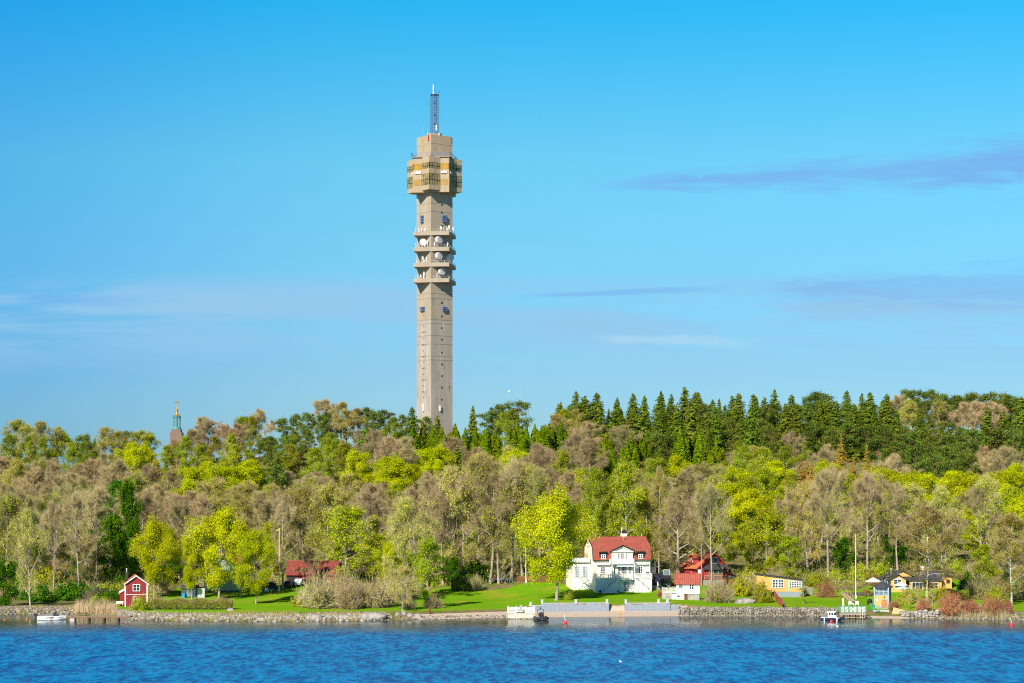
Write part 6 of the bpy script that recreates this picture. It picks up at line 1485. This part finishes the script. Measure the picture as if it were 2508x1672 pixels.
def rib():
    y = F * CAMZ / (1516.5 - HY); p = W_(1326, y); T = thing('inflatable_boat', 'black rigid inflatable boat with console and roll bar moored beside the white platform', 'boat', (p.x, p.y, -.05), R(-84))
    L, B = 5.2, 2.6; pts = []
    for i in range(9): t_ = i / 8; pts.append((-L / 2 + L * .72 * t_, -B / 2 + .1, .42))
    for i in range(1, 9): a = -math.pi / 2 + math.pi * i / 9; pts.append((L * .22 + L * .3 * math.cos(a), (B / 2 - .1) * math.sin(a), .42 + .25 * math.cos(a)))
    for i in range(9): t_ = 1 - i / 8; pts.append((-L / 2 + L * .72 * t_, B / 2 - .1, .42))
    b = MB()
    for a, c in zip(pts[:-1], pts[1:]): b.tube(a, c, .29, n=10)
    for s_ in (-1, 1): b.tube((-L / 2, s_ * (B / 2 - .1), .42), (-L / 2 - .4, s_ * (B / 2 - .1), .42), .29, .08, 10)
    b.build('tube', rubber, T, smooth=True)
    h = hull(T, L * .95, B * .7, .35, mat('grey_gelcoat', (.35, .38, .42), .4)); h.location.z = .02
    MB().box(-.1, .7, -.4, .4, .35, 1.25).ext('y', [(.3, 1.25), (.7, 1.25), (.5, 1.7), (.42, 1.7)], -.4, .4).build('console', black_p, T)
    MB().box(-1.1, -.4, -.35, .35, .35, 1.0).build('jockey_seat', rubber, T)
    b = MB()
    for s_ in (-1, 1): b.tube((-1.9, s_ * .75, .5), (-1.7, s_ * .6, 2.2), .05, n=6)
    b.tube((-1.7, -.6, 2.2), (-1.7, .6, 2.2), .05, n=6); b.tube((-1.7, 0, 2.2), (-1.7, 0, 2.55), .12, n=6); b.build('roll_bar', black_p, T)
    m = MB().box(-L / 2 - .45, -L / 2 + .1, -.3, .3, .6, 1.35).build('outboard', black_p, T); m.modifiers.new('soft', 'BEVEL').width = .12
    MB().box(-L / 2 - .3, -L / 2 - .05, -.08, .08, -.3, .6).build('outboard_leg', black_p, m)
rib()
def cabin_boat():
    y = F * CAMZ / (1518.5 - HY); p = W_(2039, y); T = thing('cabin_boat', 'small dark-hulled boat with white wheelhouse moored left of the green railed dock', 'boat', (p.x, p.y, -.15), R(-14))
    hull(T, 5.0, 2.1, .8, navy, bow=1); MB().box(-2.4, 1.5, -.95, .95, .76, .86).build('deck', white_gel, T)
    c = MB().ext('y', [(-.9, .86), (.9, .86), (.6, 2.0), (-.9, 2.05)], -.8, .8).build('wheelhouse', white_gel, T)
    MB().box(-1.1, .75, -.9, .9, 2.05, 2.15).build('wheelhouse_roof', white_gel, c)
    for x in (-.75, -.2, .32): MB().box(x, x + .42, -.83, -.79, 1.35, 1.9).build('window', glass, c)
    MB().ext('x', [(-.7, 1.3), (.7, 1.3), (.65, 1.9), (-.65, 1.9)], .80, .83).build('windscreen', glass, c)
    MB().box(-2.2, -1.2, -.8, .8, .86, 1.3).build('engine_box', tarp, T)
    for x in (-1.6, 1.0): MB().tube((x, -1.12, .1), (x, -1.12, .75), .13, n=8).build('fender', white_p, T)
    b = MB().tube((.9, -.7, .9), (.9, -.7, 1.4), .025, n=4).tube((2.0, -.2, 1.0), (2.0, -.2, 1.45), .025, n=4).tube((.9, -.7, 1.4), (2.0, -.2, 1.45), .025, n=4); b.build('bow_rail', metal, T)
    m = MB().box(-2.9, -2.45, -.22, .22, .4, 1.1).build('outboard', black_p, T)
cabin_boat()
def buoy(px, py, r_, m_, label, stick=0.0, flat=False):
    y = F * CAMZ / (py - HY); p = W_(px, y); T = thing('buoy', label, 'buoy', (p.x, p.y, 0), 0, 'mooring buoys')
    MB().ball((0, 0, r_ * .45), r_, 14, .6 if flat else 1.0).build('float', m_, T, smooth=True)
    if stick: MB().tube((0, 0, r_ * .9), (-.28 * stick / 2, 0, stick), .05, n=5).build('stick', white_p, T)
    MB().lathe([(.05, r_ * 1.3 if not flat else r_ * .9), (.12, r_ * 1.35 if not flat else r_ * .95), (.05, (r_ * 1.5) if not flat else r_ * 1.1)], 8).build('ring', metal, T)
buoy(1385, 1525, .40, buoy_m, 'red buoy with a slanted white stick below the grey block wall', 1.8)
buoy(2478, 1531, .40, buoy_m, 'red buoy with a slanted stick at the far right of the water', 1.5)
buoy(2036, 1522, .32, buoy_m, 'red buoy floating by the dark-hulled cabin boat'); buoy(2051, 1533, .26, white_p, 'white buoy floating in front of the green railed dock', flat=True)
buoy(11, 1517, .16, buoy_o, 'tiny orange float at the far left edge of the water'); buoy(65, 1516, .17, buoy_o, 'tiny orange float left of the moored motorboat')
p = P(1518, 1503); T = thing('beach_ball', 'orange ball lying on the sand in front of the beach steps', 'ball', p); MB().ball((0, 0, .26), .28, 12).build('shell', mat('orange_ball', (.85, .38, .03)), T, smooth=True)
p = W_(1520, F * CAMZ / (1620 - HY)); T = thing('gull', 'small pale gull resting on the open water', 'gull', (p.x, p.y, 0))
b = MB().lathe([(.02, -.22), (.10, -.12), (.13, 0), (.09, .14), (.02, .24)], 8, axis=(1, 0, .1), org=(0, 0, .08)); b.ball((-.2, 0, .22), .07, 8).tube((-.24, 0, .21), (-.32, 0, .19), .02, .01, 5); b.build('body', white_p, T)

# ------------------------------------------------------------------ hedges, reeds, bushes
def hedge(px0, px1, base, h, depth, label, lm, bare, n=16000, name='hedge'):
    a, b_ = P(px0, base), P(px1, base); L = (b_ - a).length; r = rs(abs(int(px0)))
    u_ = r.uniform(0, 1, n); v_ = r.uniform(-1, 1, n) * depth / 2; w_ = h * np.sqrt(r.uniform(0, 1, n)) * (1 - .25 * np.abs(v_ / depth * 2) ** 3) * (1 + .1 * np.sin(u_ * L * 1.3))
    x = a.x + (b_.x - a.x) * u_; y = a.y + (b_.y - a.y) * u_ + v_; z = gz(x, y) + w_
    C_ = np.column_stack([x, y, z]); ms = []
    k = int(n * bare); t1 = twig_tris(r, C_[:k], r.normal(size=(k, 3)) + [0, 0, .9], r.uniform(.3, .8, k), .04)
    l1 = leaf_quads(r, C_[k:], np.column_stack([np.zeros(n - k), v_[k:] * 1.5 / depth, w_[k:] / h]) + r.normal(size=(n - k, 3)) * .5, .22)
    V, Fs = joinVF([(t1[0], [t1[1]]), l1])
    T = thing(name, label, 'hedge'); link('foliage', np_mesh(name, V, Fs, [T_tan, lm], np.concatenate([np.zeros(k), np.ones(n - k)])), T)
    st = [(np.array([x[i], y[i], gz(x[i], y[i]) - .1]), np.array([x[i] + .1, y[i], gz(x[i], y[i]) + h * .7]), .04, .02, 3) for i in range(0, min(n, 150))]
    V, Fs = tube_mesh(st); link('stems', np_mesh(name + '_stems', V, Fs, bark_dark), T)
hedge(372, 570, 1491, 2.3, 2.0, 'long clipped brown-green hedge along the shore below the dark shed', L_birch, .55)
hedge(1105, 1150, 1445, 2.6, 3.0, 'dark evergreen hedge in shade at the left edge of the villa lawn', L_spruce, .1, 9000)
hedge(2310, 2370, 1470, 2.6, 3, 'dark evergreen hedge beside the bungalow extension', L_spruce, .05, 9000)
def reeds(px0, px1, d0, d1, n, hmin, hmax, label):
    r = rs(abs(int(px0)) + 5); px = r.uniform(px0, px1, n); d = r.uniform(d0, d1, n); y = shoreY(px) + d; x = (px - 1254) * y / F
    f = np.clip((px - px0) / 12, .3, 1) * np.clip((px1 - px) / 12, .3, 1)
    P0 = np.column_stack([x, y, np.maximum(gz(x, y), -.1)]); V, Fs = twig_tris(r, P0, r.normal(size=(n, 3)) * [.14, .14, 0] + [0, 0, 1], r.uniform(hmin, hmax, n) * f, .07)
    tag(link('reeds', np_mesh('reeds', V, [Fs], reed_m)), label, kind='stuff')
reeds(178, 292, .5, 5.0, 1500, 1.2, 3.0, 'dry pale reeds behind the wooden jetty')
reeds(300, 960, .2, 6.5, 6000, .25, .8, 'dry grass tufts on the left shore rocks')
reeds(2330, 2480, .5, 6.0, 2600, .8, 2.2, 'dry pale reeds along the right shore')
reeds(-40, 300, 2.0, 8, 3500, .2, .6, 'dry grass above the far left shore stones')
def shrub(kind, px, base, wpx, hpx, label):
    p = P(px, base); s = p.y / F; return plant(kind, p, hpx * s, wpx * s, label, sink=.1)
for a in (('bt', 782, 1488, 125, 96, 'large round tan bush on the left shore below the barn'), ('bt', 855, 1490, 85, 80, 'round tan bush above the long smooth granite slab'), ('bt', 905, 1486, 115, 84, 'wide tan bush left of the leaning shore trees'), ('bt', 835, 1478, 115, 100, 'tall tan bush behind the other shore bushes'),
          ('bt', 948, 1482, 75, 80, 'tan bush close to the leaning shore trees'), ('bo', 740, 1484, 60, 48, 'olive bush at the right edge of the left lawn'), ('bt', 1164, 1443, 50, 40, 'rounded tan shrub beside the dark hedge left of the villa lawn'),
          ('bo', 1392, 1467, 28, 28, 'small olive bush right of the villa maple trunk'), ('bt', 1760, 1474, 95, 68, 'wide tan bush right of the white guest house'), ('bo', 1815, 1458, 80, 52, 'olive bush above the pale rock outcrop'), ('bo', 1868, 1474, 60, 62, 'olive-brown bush against the red fence'),
          ('bt', 1840, 1440, 70, 40, 'tan bush left of the yellow shed'), ('br', 2022, 1461, 66, 40, 'rounded red-brown hedge bush right of the yellow shed'), ('br', 2122, 1458, 28, 22, 'small red-brown bush left of the pavilion roof'), ('br', 1625, 1460, 40, 22, 'low tan bush below the laid-up boats'),
          ('br', 2190, 1494, 36, 32, 'low brown bush right of the pavilion'), ('br', 2262, 1494, 50, 36, 'red-brown bush behind the small apple trees'), ('br', 2330, 1499, 80, 52, 'tall red-twigged bush on the right shore, left of the reeds'), ('br', 2375, 1500, 60, 40, 'red-twigged bush among the right shore reeds'), ('br', 2430, 1502, 70, 48, 'wide red-twigged bush behind the right shore reeds'),
          ('br', 2467, 1502, 40, 40, 'red-twigged bush nearest the white birch trunk'), ('bt', 2400, 1465, 110, 60, 'tan thicket behind the red-twigged bushes'), ('bo', 2440, 1475, 70, 50, 'olive thicket left of the white birch trunk'), ('bo', 2225, 1478, 60, 45, 'yellow-green bush below the pale blue parasol'), ('bo', 2300, 1476, 60, 50, 'yellow-green bush below the weeping birch'),
          ('bg', 2370, 1455, 60, 60, 'dark green shrub right of the bungalow'), ('bo', 232, 1482, 30, 32, 'upright olive bush left of the red cottage'), ('bo', 255, 1480, 26, 24, 'low olive bush beside the red cottage'), ('bo', 345, 1492, 60, 40, 'olive bush in front of the red cottage'), ('bt', 390, 1488, 40, 26, 'low tan bush at the left end of the clipped hedge'),
          ('bg', 215, 1462, 70, 20, 'low green shrubbery on the bank left of the red cottage'), ('br', 1052, 1502, 9, 20, 'slim rust-red cypress at the edge of the pebbly shore'), ('bt', 1060, 1488, 60, 40, 'bare tan bush under the leaning shore trees'), ('bt', 1000, 1490, 50, 40, 'tan scrub above the boulder cluster'), ('bt', 725, 1420, 40, 26, 'bare shrub in front of the barn roof'),
          ('bg', 1500, 1416, 60, 30, 'green shrub behind the villa'), ('bo', 1690, 1436, 30, 20, 'olive shrub behind the white guest house'), ('br', 2140, 1432, 30, 30, 'dark red shrub right of the right flagpole')):
    shrub(*a)

# ------------------------------------------------------------------ trees standing in the gardens and at the wood's edge
for a in (('M', 378, 1464, 1286, 150, 'rounded lime maple right of the red cottage'), ('M', 536, 1468, 1258, 175, 'largest lime maple on the left, half hiding the green house'), ('M', 470, 1466, 1330, 70, 'slim lime maple in front of the dark garden shed'), ('M', 590, 1462, 1290, 80, 'lime maple covering the right end of the green house'),
          ('M', 627, 1477, 1308, 118, 'lime maple on the lawn just left of the pennant flagpole'), ('y', 845, 1432, 1244, 180, 'broad leafing tree right of the red barn'), ('M', 958, 1446, 1330, 85, 'small lime maple left of the leaning shore trees'), ('o', 1000, 1470, 1225, 150, 'tall budding tree left of the villa lawn'),
          ('y', 1045, 1488, 1318, 110, 'leaning leafing tree on the shore by the pebbly beach'), ('o', 985, 1494, 1390, 80, 'low grey shore tree with forked trunks above the boulders'), ('M', 1364, 1468, 1222, 222, 'great lime maple on the lawn in front of the villa'), ('q', 1661, 1424, 1225, 190, 'great bare oak behind the white guest house'),
          ('B', 1743, 1442, 1195, 120, 'tall pale-barked bare tree in front of the red house'), ('B', 1718, 1432, 1215, 80, 'dark forked bare tree left of the red house gable'), ('y', 1880, 1418, 1252, 128, 'tall leafing tree behind the yellow shed'), ('y', 1845, 1412, 1300, 70, 'leafing tree left of the yellow shed roof'),
          ('c', 2270, 1475, 1244, 160, 'great weeping birch in front of the yellow bungalow'), ('c', 2478, 1480, 1262, 130, 'brown birch with white trunk at the right edge'), ('p', 2462, 1472, 1275, 90, 'brown bare tree beside the white-trunked birch'),
          ('B', 693, 1440, 1232, 90, 'grey-barked bare tree just right of the pennant flagpole'), ('p', 760, 1432, 1340, 80, 'low bare tree in front of the barn roof'), ('a', 1237, 1428, 1371, 50, 'bare apple tree in front of the trampoline'), ('a', 1968, 1476, 1436, 60, 'low spreading apple tree on the grass below the yellow shed'), ('a', 2222, 1492, 1440, 44, 'small apple tree right of the pavilion, leftmost of three'), ('a', 2247, 1493, 1436, 48, 'small apple tree middle of three right of the pavilion'), ('a', 2284, 1495, 1444, 44, 'small apple tree rightmost of three below the weeping birch'),
          ('a', 2041, 1452, 1410, 30, 'dark leaning fruit tree left of the right flagpole'), ('o', 75, 1486, 1252, 105, 'multi-stemmed budding tree left of the moored motorboat'), ('B', 130, 1462, 1235, 90, 'thick straight bare tree behind the multi-stemmed shore tree'), ('B', 193, 1462, 1212, 110, 'thick ivy-barked bare tree left of the red cottage'),
          ('g', 8, 1484, 1372, 85, 'bright green leafy tree at the left edge'), ('g', 318, 1436, 1190, 60, 'tall ivy-green tree above the red cottage'), ('g', 272, 1440, 1270, 80, 'ivy-green tree left of the red cottage chimney'), ('g', 2064, 1412, 1320, 64, 'bright green leafy tree left of the right flagpole'),
          ('g', 1105, 1432, 1360, 60, 'green leafy thicket above the dark hedge'), ('g', 1165, 1428, 1370, 70, 'green leafy thicket left of the trampoline')):
    plant_px(*a)
for px, base, top in ((1085, 1430, 1195), (1112, 1428, 1150), (1140, 1426, 1165), (1172, 1425, 1128), (1200, 1428, 1160), (1222, 1428, 1140), (1252, 1424, 1135), (1280, 1422, 1150), (1320, 1420, 1165), (2028, 1416, 1155), (2125, 1412, 1165), (2152, 1408, 1190), (2200, 1405, 1190), (1975, 1405, 1190), (2395, 1410, 1200), (2420, 1410, 1170), (2310, 1402, 1195), (1010, 1415, 1200), (905, 1420, 1200),
                      (800, 1410, 1190), (690, 1408, 1215), (745, 1405, 1200), (440, 1425, 1230), (505, 1420, 1215), (15, 1440, 1215), (50, 1430, 1200), (235, 1428, 1200), (350, 1425, 1210), (1925, 1404, 1215)):
    plant_px('B' if rr.random() < .75 else 'o', px, base, top, (base - top) * .58)
for px, base, top in ((1450, 1412, 1150), (1537, 1412, 1135), (1614, 1410, 1150), (1580, 1408, 1200), (1490, 1408, 1190)): plant_px('w' if px != 1614 else 'c', px, base, top, 70 + (px == 1537) * 30)

# ------------------------------------------------------------------ the wood: trees read off the photograph by their tops
TOPS = '''o 35 1030,o 66 1040,o 104 1034,o 134 1048,w 20 1064,w 70 1068,w 110 1072,y 156 1062,w 172 1084,n 203 1058,v 232 1072,w 205 1082,o 262 1048,o 290 1058,n 312 1050,o 340 1056,y 365 1062,m 318 1088,m 345 1096,l 378 1108,w 411 1092,
w 455 1068,w 490 1090,w 526 1070,w 565 1062,w 578 1090,b 490 1026,b 510 1030,p 548 1044,p 470 1056,y 598 1022,m 470 1150,m 505 1134,m 540 1142,o 529 1176,m 612 1136,n 690 1018,n 725 1008,n 753 1005,n 790 1010,n 811 1006,n 852 1000,n 896 992,n 920 1002,n 943 998,
p 789 982,c 840 985,c 876 1000,b 633 1005,w 616 1020,p 580 1040,s 997 990,n 985 1010,s 1146 978,n 1040 1015,s 1071 1012,n 663 1062,n 700 1060,n 753 1045,n 674 1130,n 731 1088,n 690 1100,w 707 1088,w 775 1098,w 822 1078,w 965 1022,w 850 1085,m 613 1130,m 874 1108,m 945 1122,m 975 1130,m 1055 1104,m 1085 1100,
v 1010 1040,v 1036 1030,v 1060 1044,v 1082 1042,v 1115 1035,v 1140 1046,v 1165 1042,v 1190 1050,v 1211 1048,s 896 1040,s 1121 1085,b 920 1060,b 950 1072,b 990 1076,p 1110 1075,n 1219 984,n 1200 1000,n 1271 976,n 1250 1000,w 1235 1010,
s 1378 976,s 1400 953,s 1419 954,s 1444 955,s 1471 952,s 1502 968,s 1537 970,s 1554 955,s 1584 953,s 1609 955,s 1628 952,s 1652 960,s 1683 942,s 1698 955,s 1715 955,s 1746 974,s 1768 972,s 1790 958,s 1820 955,s 1520 985,s 1570 975,s 1640 975,s 1665 970,s 1730 985,s 1775 990,
o 1406 1005,c 1356 1014,p 1441 1036,p 1526 1044,w 1385 1002,v 1266 1028,v 1290 1042,v 1310 1036,v 1332 1040,v 1345 1034,v 1373 1030,b 1406 1068,b 1440 1078,v 1485 1056,v 1499 1096,v 1545 1058,v 1584 1052,n 1628 1055,v 1666 1048,v 1713 1058,v 1754 1076,n 1605 1050,m 1263 1108,w 1378 1104,m 1650 1120,y 1606 1122,b 1323 1092,
s 1735 1040,s 1815 942,s 1840 960,s 1873 958,s 1909 948,n 1985 962,n 2006 942,s 1946 958,s 2040 950,s 2070 952,s 2104 955,s 2131 955,s 2161 958,s 1860 985,s 1925 980,s 1965 985,s 2020 975,s 2090 980,s 2145 985,n 2225 944,n 2255 950,n 2283 948,n 2313 958,n 2350 962,n 2392 940,n 2434 955,n 2471 960,s 2495 965,p 2200 974,p 2310 980,b 2392 985,b 2360 990,b 2430 985,
s 2188 995,s 2252 998,s 2410 985,s 2460 995,n 1790 1020,n 1830 1028,n 1861 1020,n 1890 1040,n 2000 1030,n 2040 1040,n 2080 1030,n 2120 1035,n 2165 1035,n 2210 1035,n 2150 1060,n 2190 1075,n 2230 1050,n 2275 1045,n 2320 1050,n 2355 1040,n 2385 1045,n 2440 1040,n 2480 1045,n 2240 1085,n 2280 1080,n 2320 1085,n 2350 1075,n 2290 1110,n 2360 1095,n 2260 1120,
b 1943 1060,l 2061 1054,l 2122 1085,l 1961 1118,l 2090 1110,l 2040 1100,l 1985 1128,w 1818 1092,w 1867 1096,w 1930 1092,b 2012 1102,b 2180 1118,b 2468 1098,p 2430 1110,n 2470 1112,m 2150 1150,m 2185 1155,m 2240 1162,m 2265 1168,m 2337 1158,m 2365 1165,m 2431 1185,m 2486 1142,m 2460 1160,m 1900 1132,m 2025 1134,m 1810 1150,m 1836 1205,y 1790 1165,y 1870 1150,y 1937 1178,o 2012 1180,b 2119 1170,b 2234 1186,y 2080 1165,y 2400 1230,y 2480 1200,m 2500 1225,
o 1003 1200,b 1066 1180,y 1121 1165,b 1150 1155,b 1203 1170,p 682 1205,b 800 1170,b 850 1165,p 905 1190,b 735 1190,b 610 1180,p 640 1210,b 30 1130,p 80 1150,p 20 1190,b 130 1140,b 180 1160,p 230 1130,b 280 1130,p 330 1165,p 380 1190,p 430 1220,b 360 1140,o 118 1215,g 285 1180,b 520 1220,o 590 1190,b 1340 1150,o 1300 1140,b 1390 1160,y 1420 1150,o 1560 1150,b 1690 1150,o 1720 1140,b 1750 1170,m 1780 1190,m 1810 1215,y 1760 1200'''
TOPS += ''.join(f',{"s" if random.random() < .65 else "n"} {1372 + i * 25 + random.randint(-9, 9)} {974 + random.randint(-6, 14)}' for i in range(33))
TOPS += ''.join(f',{"n" if random.random() < .85 else "o"} {2190 + i * 27 + random.randint(-9, 9)} {966 + random.randint(-6, 14)}' for i in range(13))
for it in TOPS.replace('\n', '').split(','):
    k, px, top = it.split(); px, top = float(px), float(top)
    if k in 'bp' and top > 1090 and random.random() < .28: k = 'o'
    H = dict(m=15, y=16, b=18, p=16, o=17, w=17, c=17, g=13, s=19, v=15, n=15.5, l=17)[k]
    if k == 's' and top < 1000: px += random.uniform(-13, 13); top += random.choice((0, 0, 3, 6, 10, 14)); H *= random.uniform(.85, 1.2)
    plant_top(k, px, top, H, wf=random.uniform(.85, 1.35) if k == 's' else random.uniform(.7, 1.05) if k == 'n' else 1.2 if k == 'v' else 1.0)
# where the buildings stand, so that nothing grows through them
bpy.context.view_layer.update()
FOOT = []
for o in col.objects:
    if o.parent is None and o.get('category') in ('house', 'barn', 'shed', 'pavilion', 'boat', 'car', 'greenhouse'):
        pts = [ch.matrix_world @ Vector(c_) for ch in o.children_recursive if ch.type == 'MESH' for c_ in ch.bound_box]
        FOOT.append((min(p_.x for p_ in pts), max(p_.x for p_ in pts), min(p_.y for p_ in pts), max(p_.y for p_ in pts)))
def built(x, y, m=2.0):
    px = 1254 + F * x / y; d = y - float(shoreY(px))
    return (1030 < px < 1400 and d < 68) or (1880 < px < 2120 and d < 58) or (2110 < px < 2360 and d < 80) or (420 < px < 840 and d < 82) or (1640 < px < 1810 and d < 76) or any(a - m < x < b + m and c - m < y < d + m for a, b, c, d in FOOT)
# the rest of the wood between them, from the back to the front, mostly of the kind that grows nearest
listed = [(t[2], t[3], t[1], t[0].location.y, t[0].scale[2] * PROTO[t[1]][0][0] * F / t[0].location.y) for t in TREES if len(t[1]) == 1 and t[1] not in 'aqMB']
rf_ = random.Random(33)
for d in (384, 356, 328, 302, 276, 252, 228, 206, 184, 163, 143, 124, 106, 90, 75, 62):
    px = -60 + rf_.uniform(0, 60)
    while px < 2570:
        y = float(shoreY(px)) + d + rf_.uniform(-9, 9); x = (px - 1254) * y / F; z = Gz(x, y)
        top0 = HY - F * (z + 13 - CAMZ) / y; w = rf_.random()
        nb = sorted(listed, key=lambda t_: (t_[0] - px) ** 2 + 2.5 * (t_[1] - top0) ** 2)[:3]
        k = nb[rf_.choice((0, 0, 0, 1, 1, 2))][2]
        if top0 > 1120 and k in 'snv': k = 'b'
        if k in 'm' and w < .5: k = 'y' if w < .25 else 'o'
        if top0 > 1150 and k in 'bpo' and w > .75: k = 'y' if w > .9 else 'o'
        H = dict(m=12, y=12.5, b=13.5, p=12.5, o=13, w=13.5, c=14, g=9, s=14, n=12, l=14, v=10)[k] * rf_.uniform(.85, 1.12)
        near = any(abs(px - a) < 26 * 600 / y and abs(y - c) < 16 for a, b2, k2, c, h2 in listed)
        # stay below the tops of the trees one can tell apart behind this spot
        lim = max([b2 + .5 * h2 for a, b2, k2, c, h2 in listed if c > y and abs(px - a) < 16 + 1500 / y * 8] + [0])
        H = min(H, z and (CAMZ + (HY - lim) * y / F - z) if lim else H)
        if H > 5.5 and not near and not built(x, y, 3) and not (1015 < px < 1115 and d > 350): plant(k, (x, y, z), H, 2 * PROTO[k][0][1] * H / PROTO[k][0][0] * rf_.uniform(1.0, 1.25))
        px += rf_.uniform(9.5, 15.0) * F / y
for i in range(20):
    px = -30 + 310 * rf_.random(); y = float(shoreY(px)) + rf_.uniform(22, 48); x = (px - 1254) * y / F; k = rf_.choice(('bg', 'bo', 'bt', 'bg')); H = rf_.uniform(2.0, 4.5); plant(k, (x, y, Gz(x, y)), H, H * rf_.uniform(1.6, 2.4))
for i in range(84):    # thickets at the wood's edge
    px = -40 + 2590 * (i + rf_.random()) / 84; y = float(shoreY(px)) + rf_.uniform(52, 84); x = (px - 1254) * y / F
    k = rf_.choice(('bt', 'bt', 'bo', 'bo', 'bg')); H = rf_.uniform(3.0, 5.5)
    if not built(x, y, 3): plant(k, (x, y, Gz(x, y)), H, H * rf_.uniform(1.5, 2.2))
# saplings, thickets and leaf litter under the wood: nobody could count them
def undergrowth():
    r = rs(77); n = 80000; px = r.uniform(-120, 2630, n); d = np.interp(px, [380, 430, 830, 870, 1000, 1060, 1390, 1440, 1680, 1720, 2100, 2140, 2350, 2400], [46, 76, 76, 48, 48, 65, 65, 60, 58, 60, 60, 78, 78, 46]) + 320 * r.uniform(0, 1, n) ** 1.9; y = shoreY(px) + d; x = (px - 1254) * y / F
    cl = np.sin(x * .31 + 2 * np.sin(y * .17)) + np.sin(y * .23 + x * .11); h = r.uniform(.0, 1, n) ** 1.6 * (2.2 + 1.6 * np.clip(cl, 0, 2))
    C_ = np.column_stack([x, y, gz(x, y) + h]); k = int(n * .6)
    a = twig_tris(r, C_[:k] - [0, 0, .4], r.normal(size=(k, 3)) * .45 + [0, 0, 1], r.uniform(.6, 1.8, k), .06)
    b = leaf_quads(r, C_[k:], r.normal(size=(n - k, 3)) * .7 + [-.2, -.6, .6], .42)
    V, Fs = joinVF([(a[0], [a[1]]), b]); mi = np.concatenate([r.integers(0, 2, k), np.where(cl[k:] > .2, 2, 3)])
    tag(link('undergrowth', np_mesh('undergrowth', V, Fs, [T_grey, T_olive, L_green, L_birch], mi)), 'twiggy undergrowth on the floor of the wood', kind='stuff')
undergrowth()
# the same wood going on beyond both edges of the photograph, thinned, as one mass
def wood_beyond():
    r = rs(91); Vs, Fs, mi, ms, base = [], [], [], [], 0; src = {}
    for k in 'nsmyobw':
        h0, rc, wme, cme = PROTO[k][0]; n = len(cme.vertices); V = np.empty(n * 3, np.float32); cme.vertices.foreach_get('co', V); V = V.reshape(-1, 3)
        L = np.empty(len(cme.polygons), np.int32); cme.polygons.foreach_get('loop_total', L); s0 = np.empty(len(L), np.int32); cme.polygons.foreach_get('loop_start', s0)
        m_ = np.empty(len(L), np.int32); cme.polygons.foreach_get('material_index', m_); ix = np.empty(len(cme.loops), np.int32); cme.loops.foreach_get('vertex_index', ix)
        q4 = L == (4 if (L == 4).sum() > len(L) * .3 else 3); kk = 4 if (L == 4).sum() > len(L) * .3 else 3
        pick = r.choice(np.where(q4)[0], min(700, q4.sum()), replace=False); T_ = V[ix[s0[pick][:, None] + np.arange(kk)]]; c = T_.mean(1, keepdims=True)
        src[k] = (h0, c + (T_ - c) * (2.6 if kk == 4 else np.array([2.2])), cme.materials[int(m_[pick][0])], kk)
    quads_, tris_, mq, mt = [], [], [], []
    for d in range(58, 400, 21):
        for px0, px1 in ((-620, -75), (2580, 3130)):
            px = px0
            while px < px1:
                y = float(shoreY(px)) + d + r.uniform(-8, 8); x = (px - 1254) * y / F; w = r.uniform()
                k = ('n' if w < .45 else 's' if w < .7 else 'b') if d > 250 and px > 0 else r.choice(list('bboymw'))
                h0, T_, m_, kk = src[k]; H = r.uniform(11, 16); a = r.uniform(0, 6.28); s = H / h0; R_ = np.array([[math.cos(a), -math.sin(a), 0], [math.sin(a), math.cos(a), 0], [0, 0, 1]]) * s
                P_ = T_ @ R_.T + [x, y, Gz(x, y) - .2]
                if m_.name not in [z_.name for z_ in ms]: ms.append(m_)
                i_ = [z_.name for z_ in ms].index(m_.name)
                (quads_ if kk == 4 else tris_).append(P_); (mq if kk == 4 else mt).append(np.full(len(P_), i_)); px += r.uniform(9, 13) * F / y
    A = np.concatenate(quads_); B = np.concatenate(tris_); nv = len(A) * 4
    me = np_mesh('wood', np.concatenate([A.reshape(-1, 3), B.reshape(-1, 3)]), [np.arange(nv).reshape(-1, 4), nv + np.arange(len(B) * 3).reshape(-1, 3)], ms, np.concatenate(mq + mt))
    tag(link('wood', me), 'mixed spring wood continuing along the hill to either side', kind='stuff')
wood_beyond()

# ------------------------------------------------------------------ a label of its own for every tree of the wood
SEC = [(420, 'left of the copper spire'), (660, 'right of the copper spire'), (1000, 'left of the concrete tower'), (1130, 'below the concrete tower'), (1390, 'right of the concrete tower'), (1640, 'above the white villa'), (1850, 'above the red house'), (2110, 'above the yellow shed'), (9999, 'above the yellow bungalow')]
ORD = ['', 'first', 'second', 'third', 'fourth', 'fifth', 'sixth', 'seventh', 'eighth', 'ninth', 'tenth', 'eleventh', 'twelfth', 'thirteenth', 'fourteenth', 'fifteenth', 'sixteenth', 'seventeenth', 'eighteenth', 'nineteenth', 'twentieth',
       '21st', '22nd', '23rd', '24th', '25th', '26th', '27th', '28th', '29th', '30th', '31st', '32nd', '33rd', '34th', '35th']
buck = {}
LOOK.update(bt='tan thicket', bo='olive thicket', bg='green thicket')
for o, k, px, top in TREES:
    if 'label' in o: continue
    sec = next(n_ for lim, n_ in SEC if px < lim)
    band = 'along the ridge' if o.location.y > float(shoreY(px)) + 330 else 'high on the slope' if o.location.y > float(shoreY(px)) + 215 else 'halfway up the slope' if o.location.y > float(shoreY(px)) + 110 else 'low in the wood'
    buck.setdefault((LOOK[k], band, sec), []).append((px, o))
for (look, band, sec), L_ in buck.items():
    L_.sort(key=lambda t_: t_[0])
    for i, (px, o) in enumerate(L_):
        o['label'] = f'{look} {band} {sec}' if len(L_) == 1 else f'{look}, {ORD[i + 1]} from left {band} {sec}'
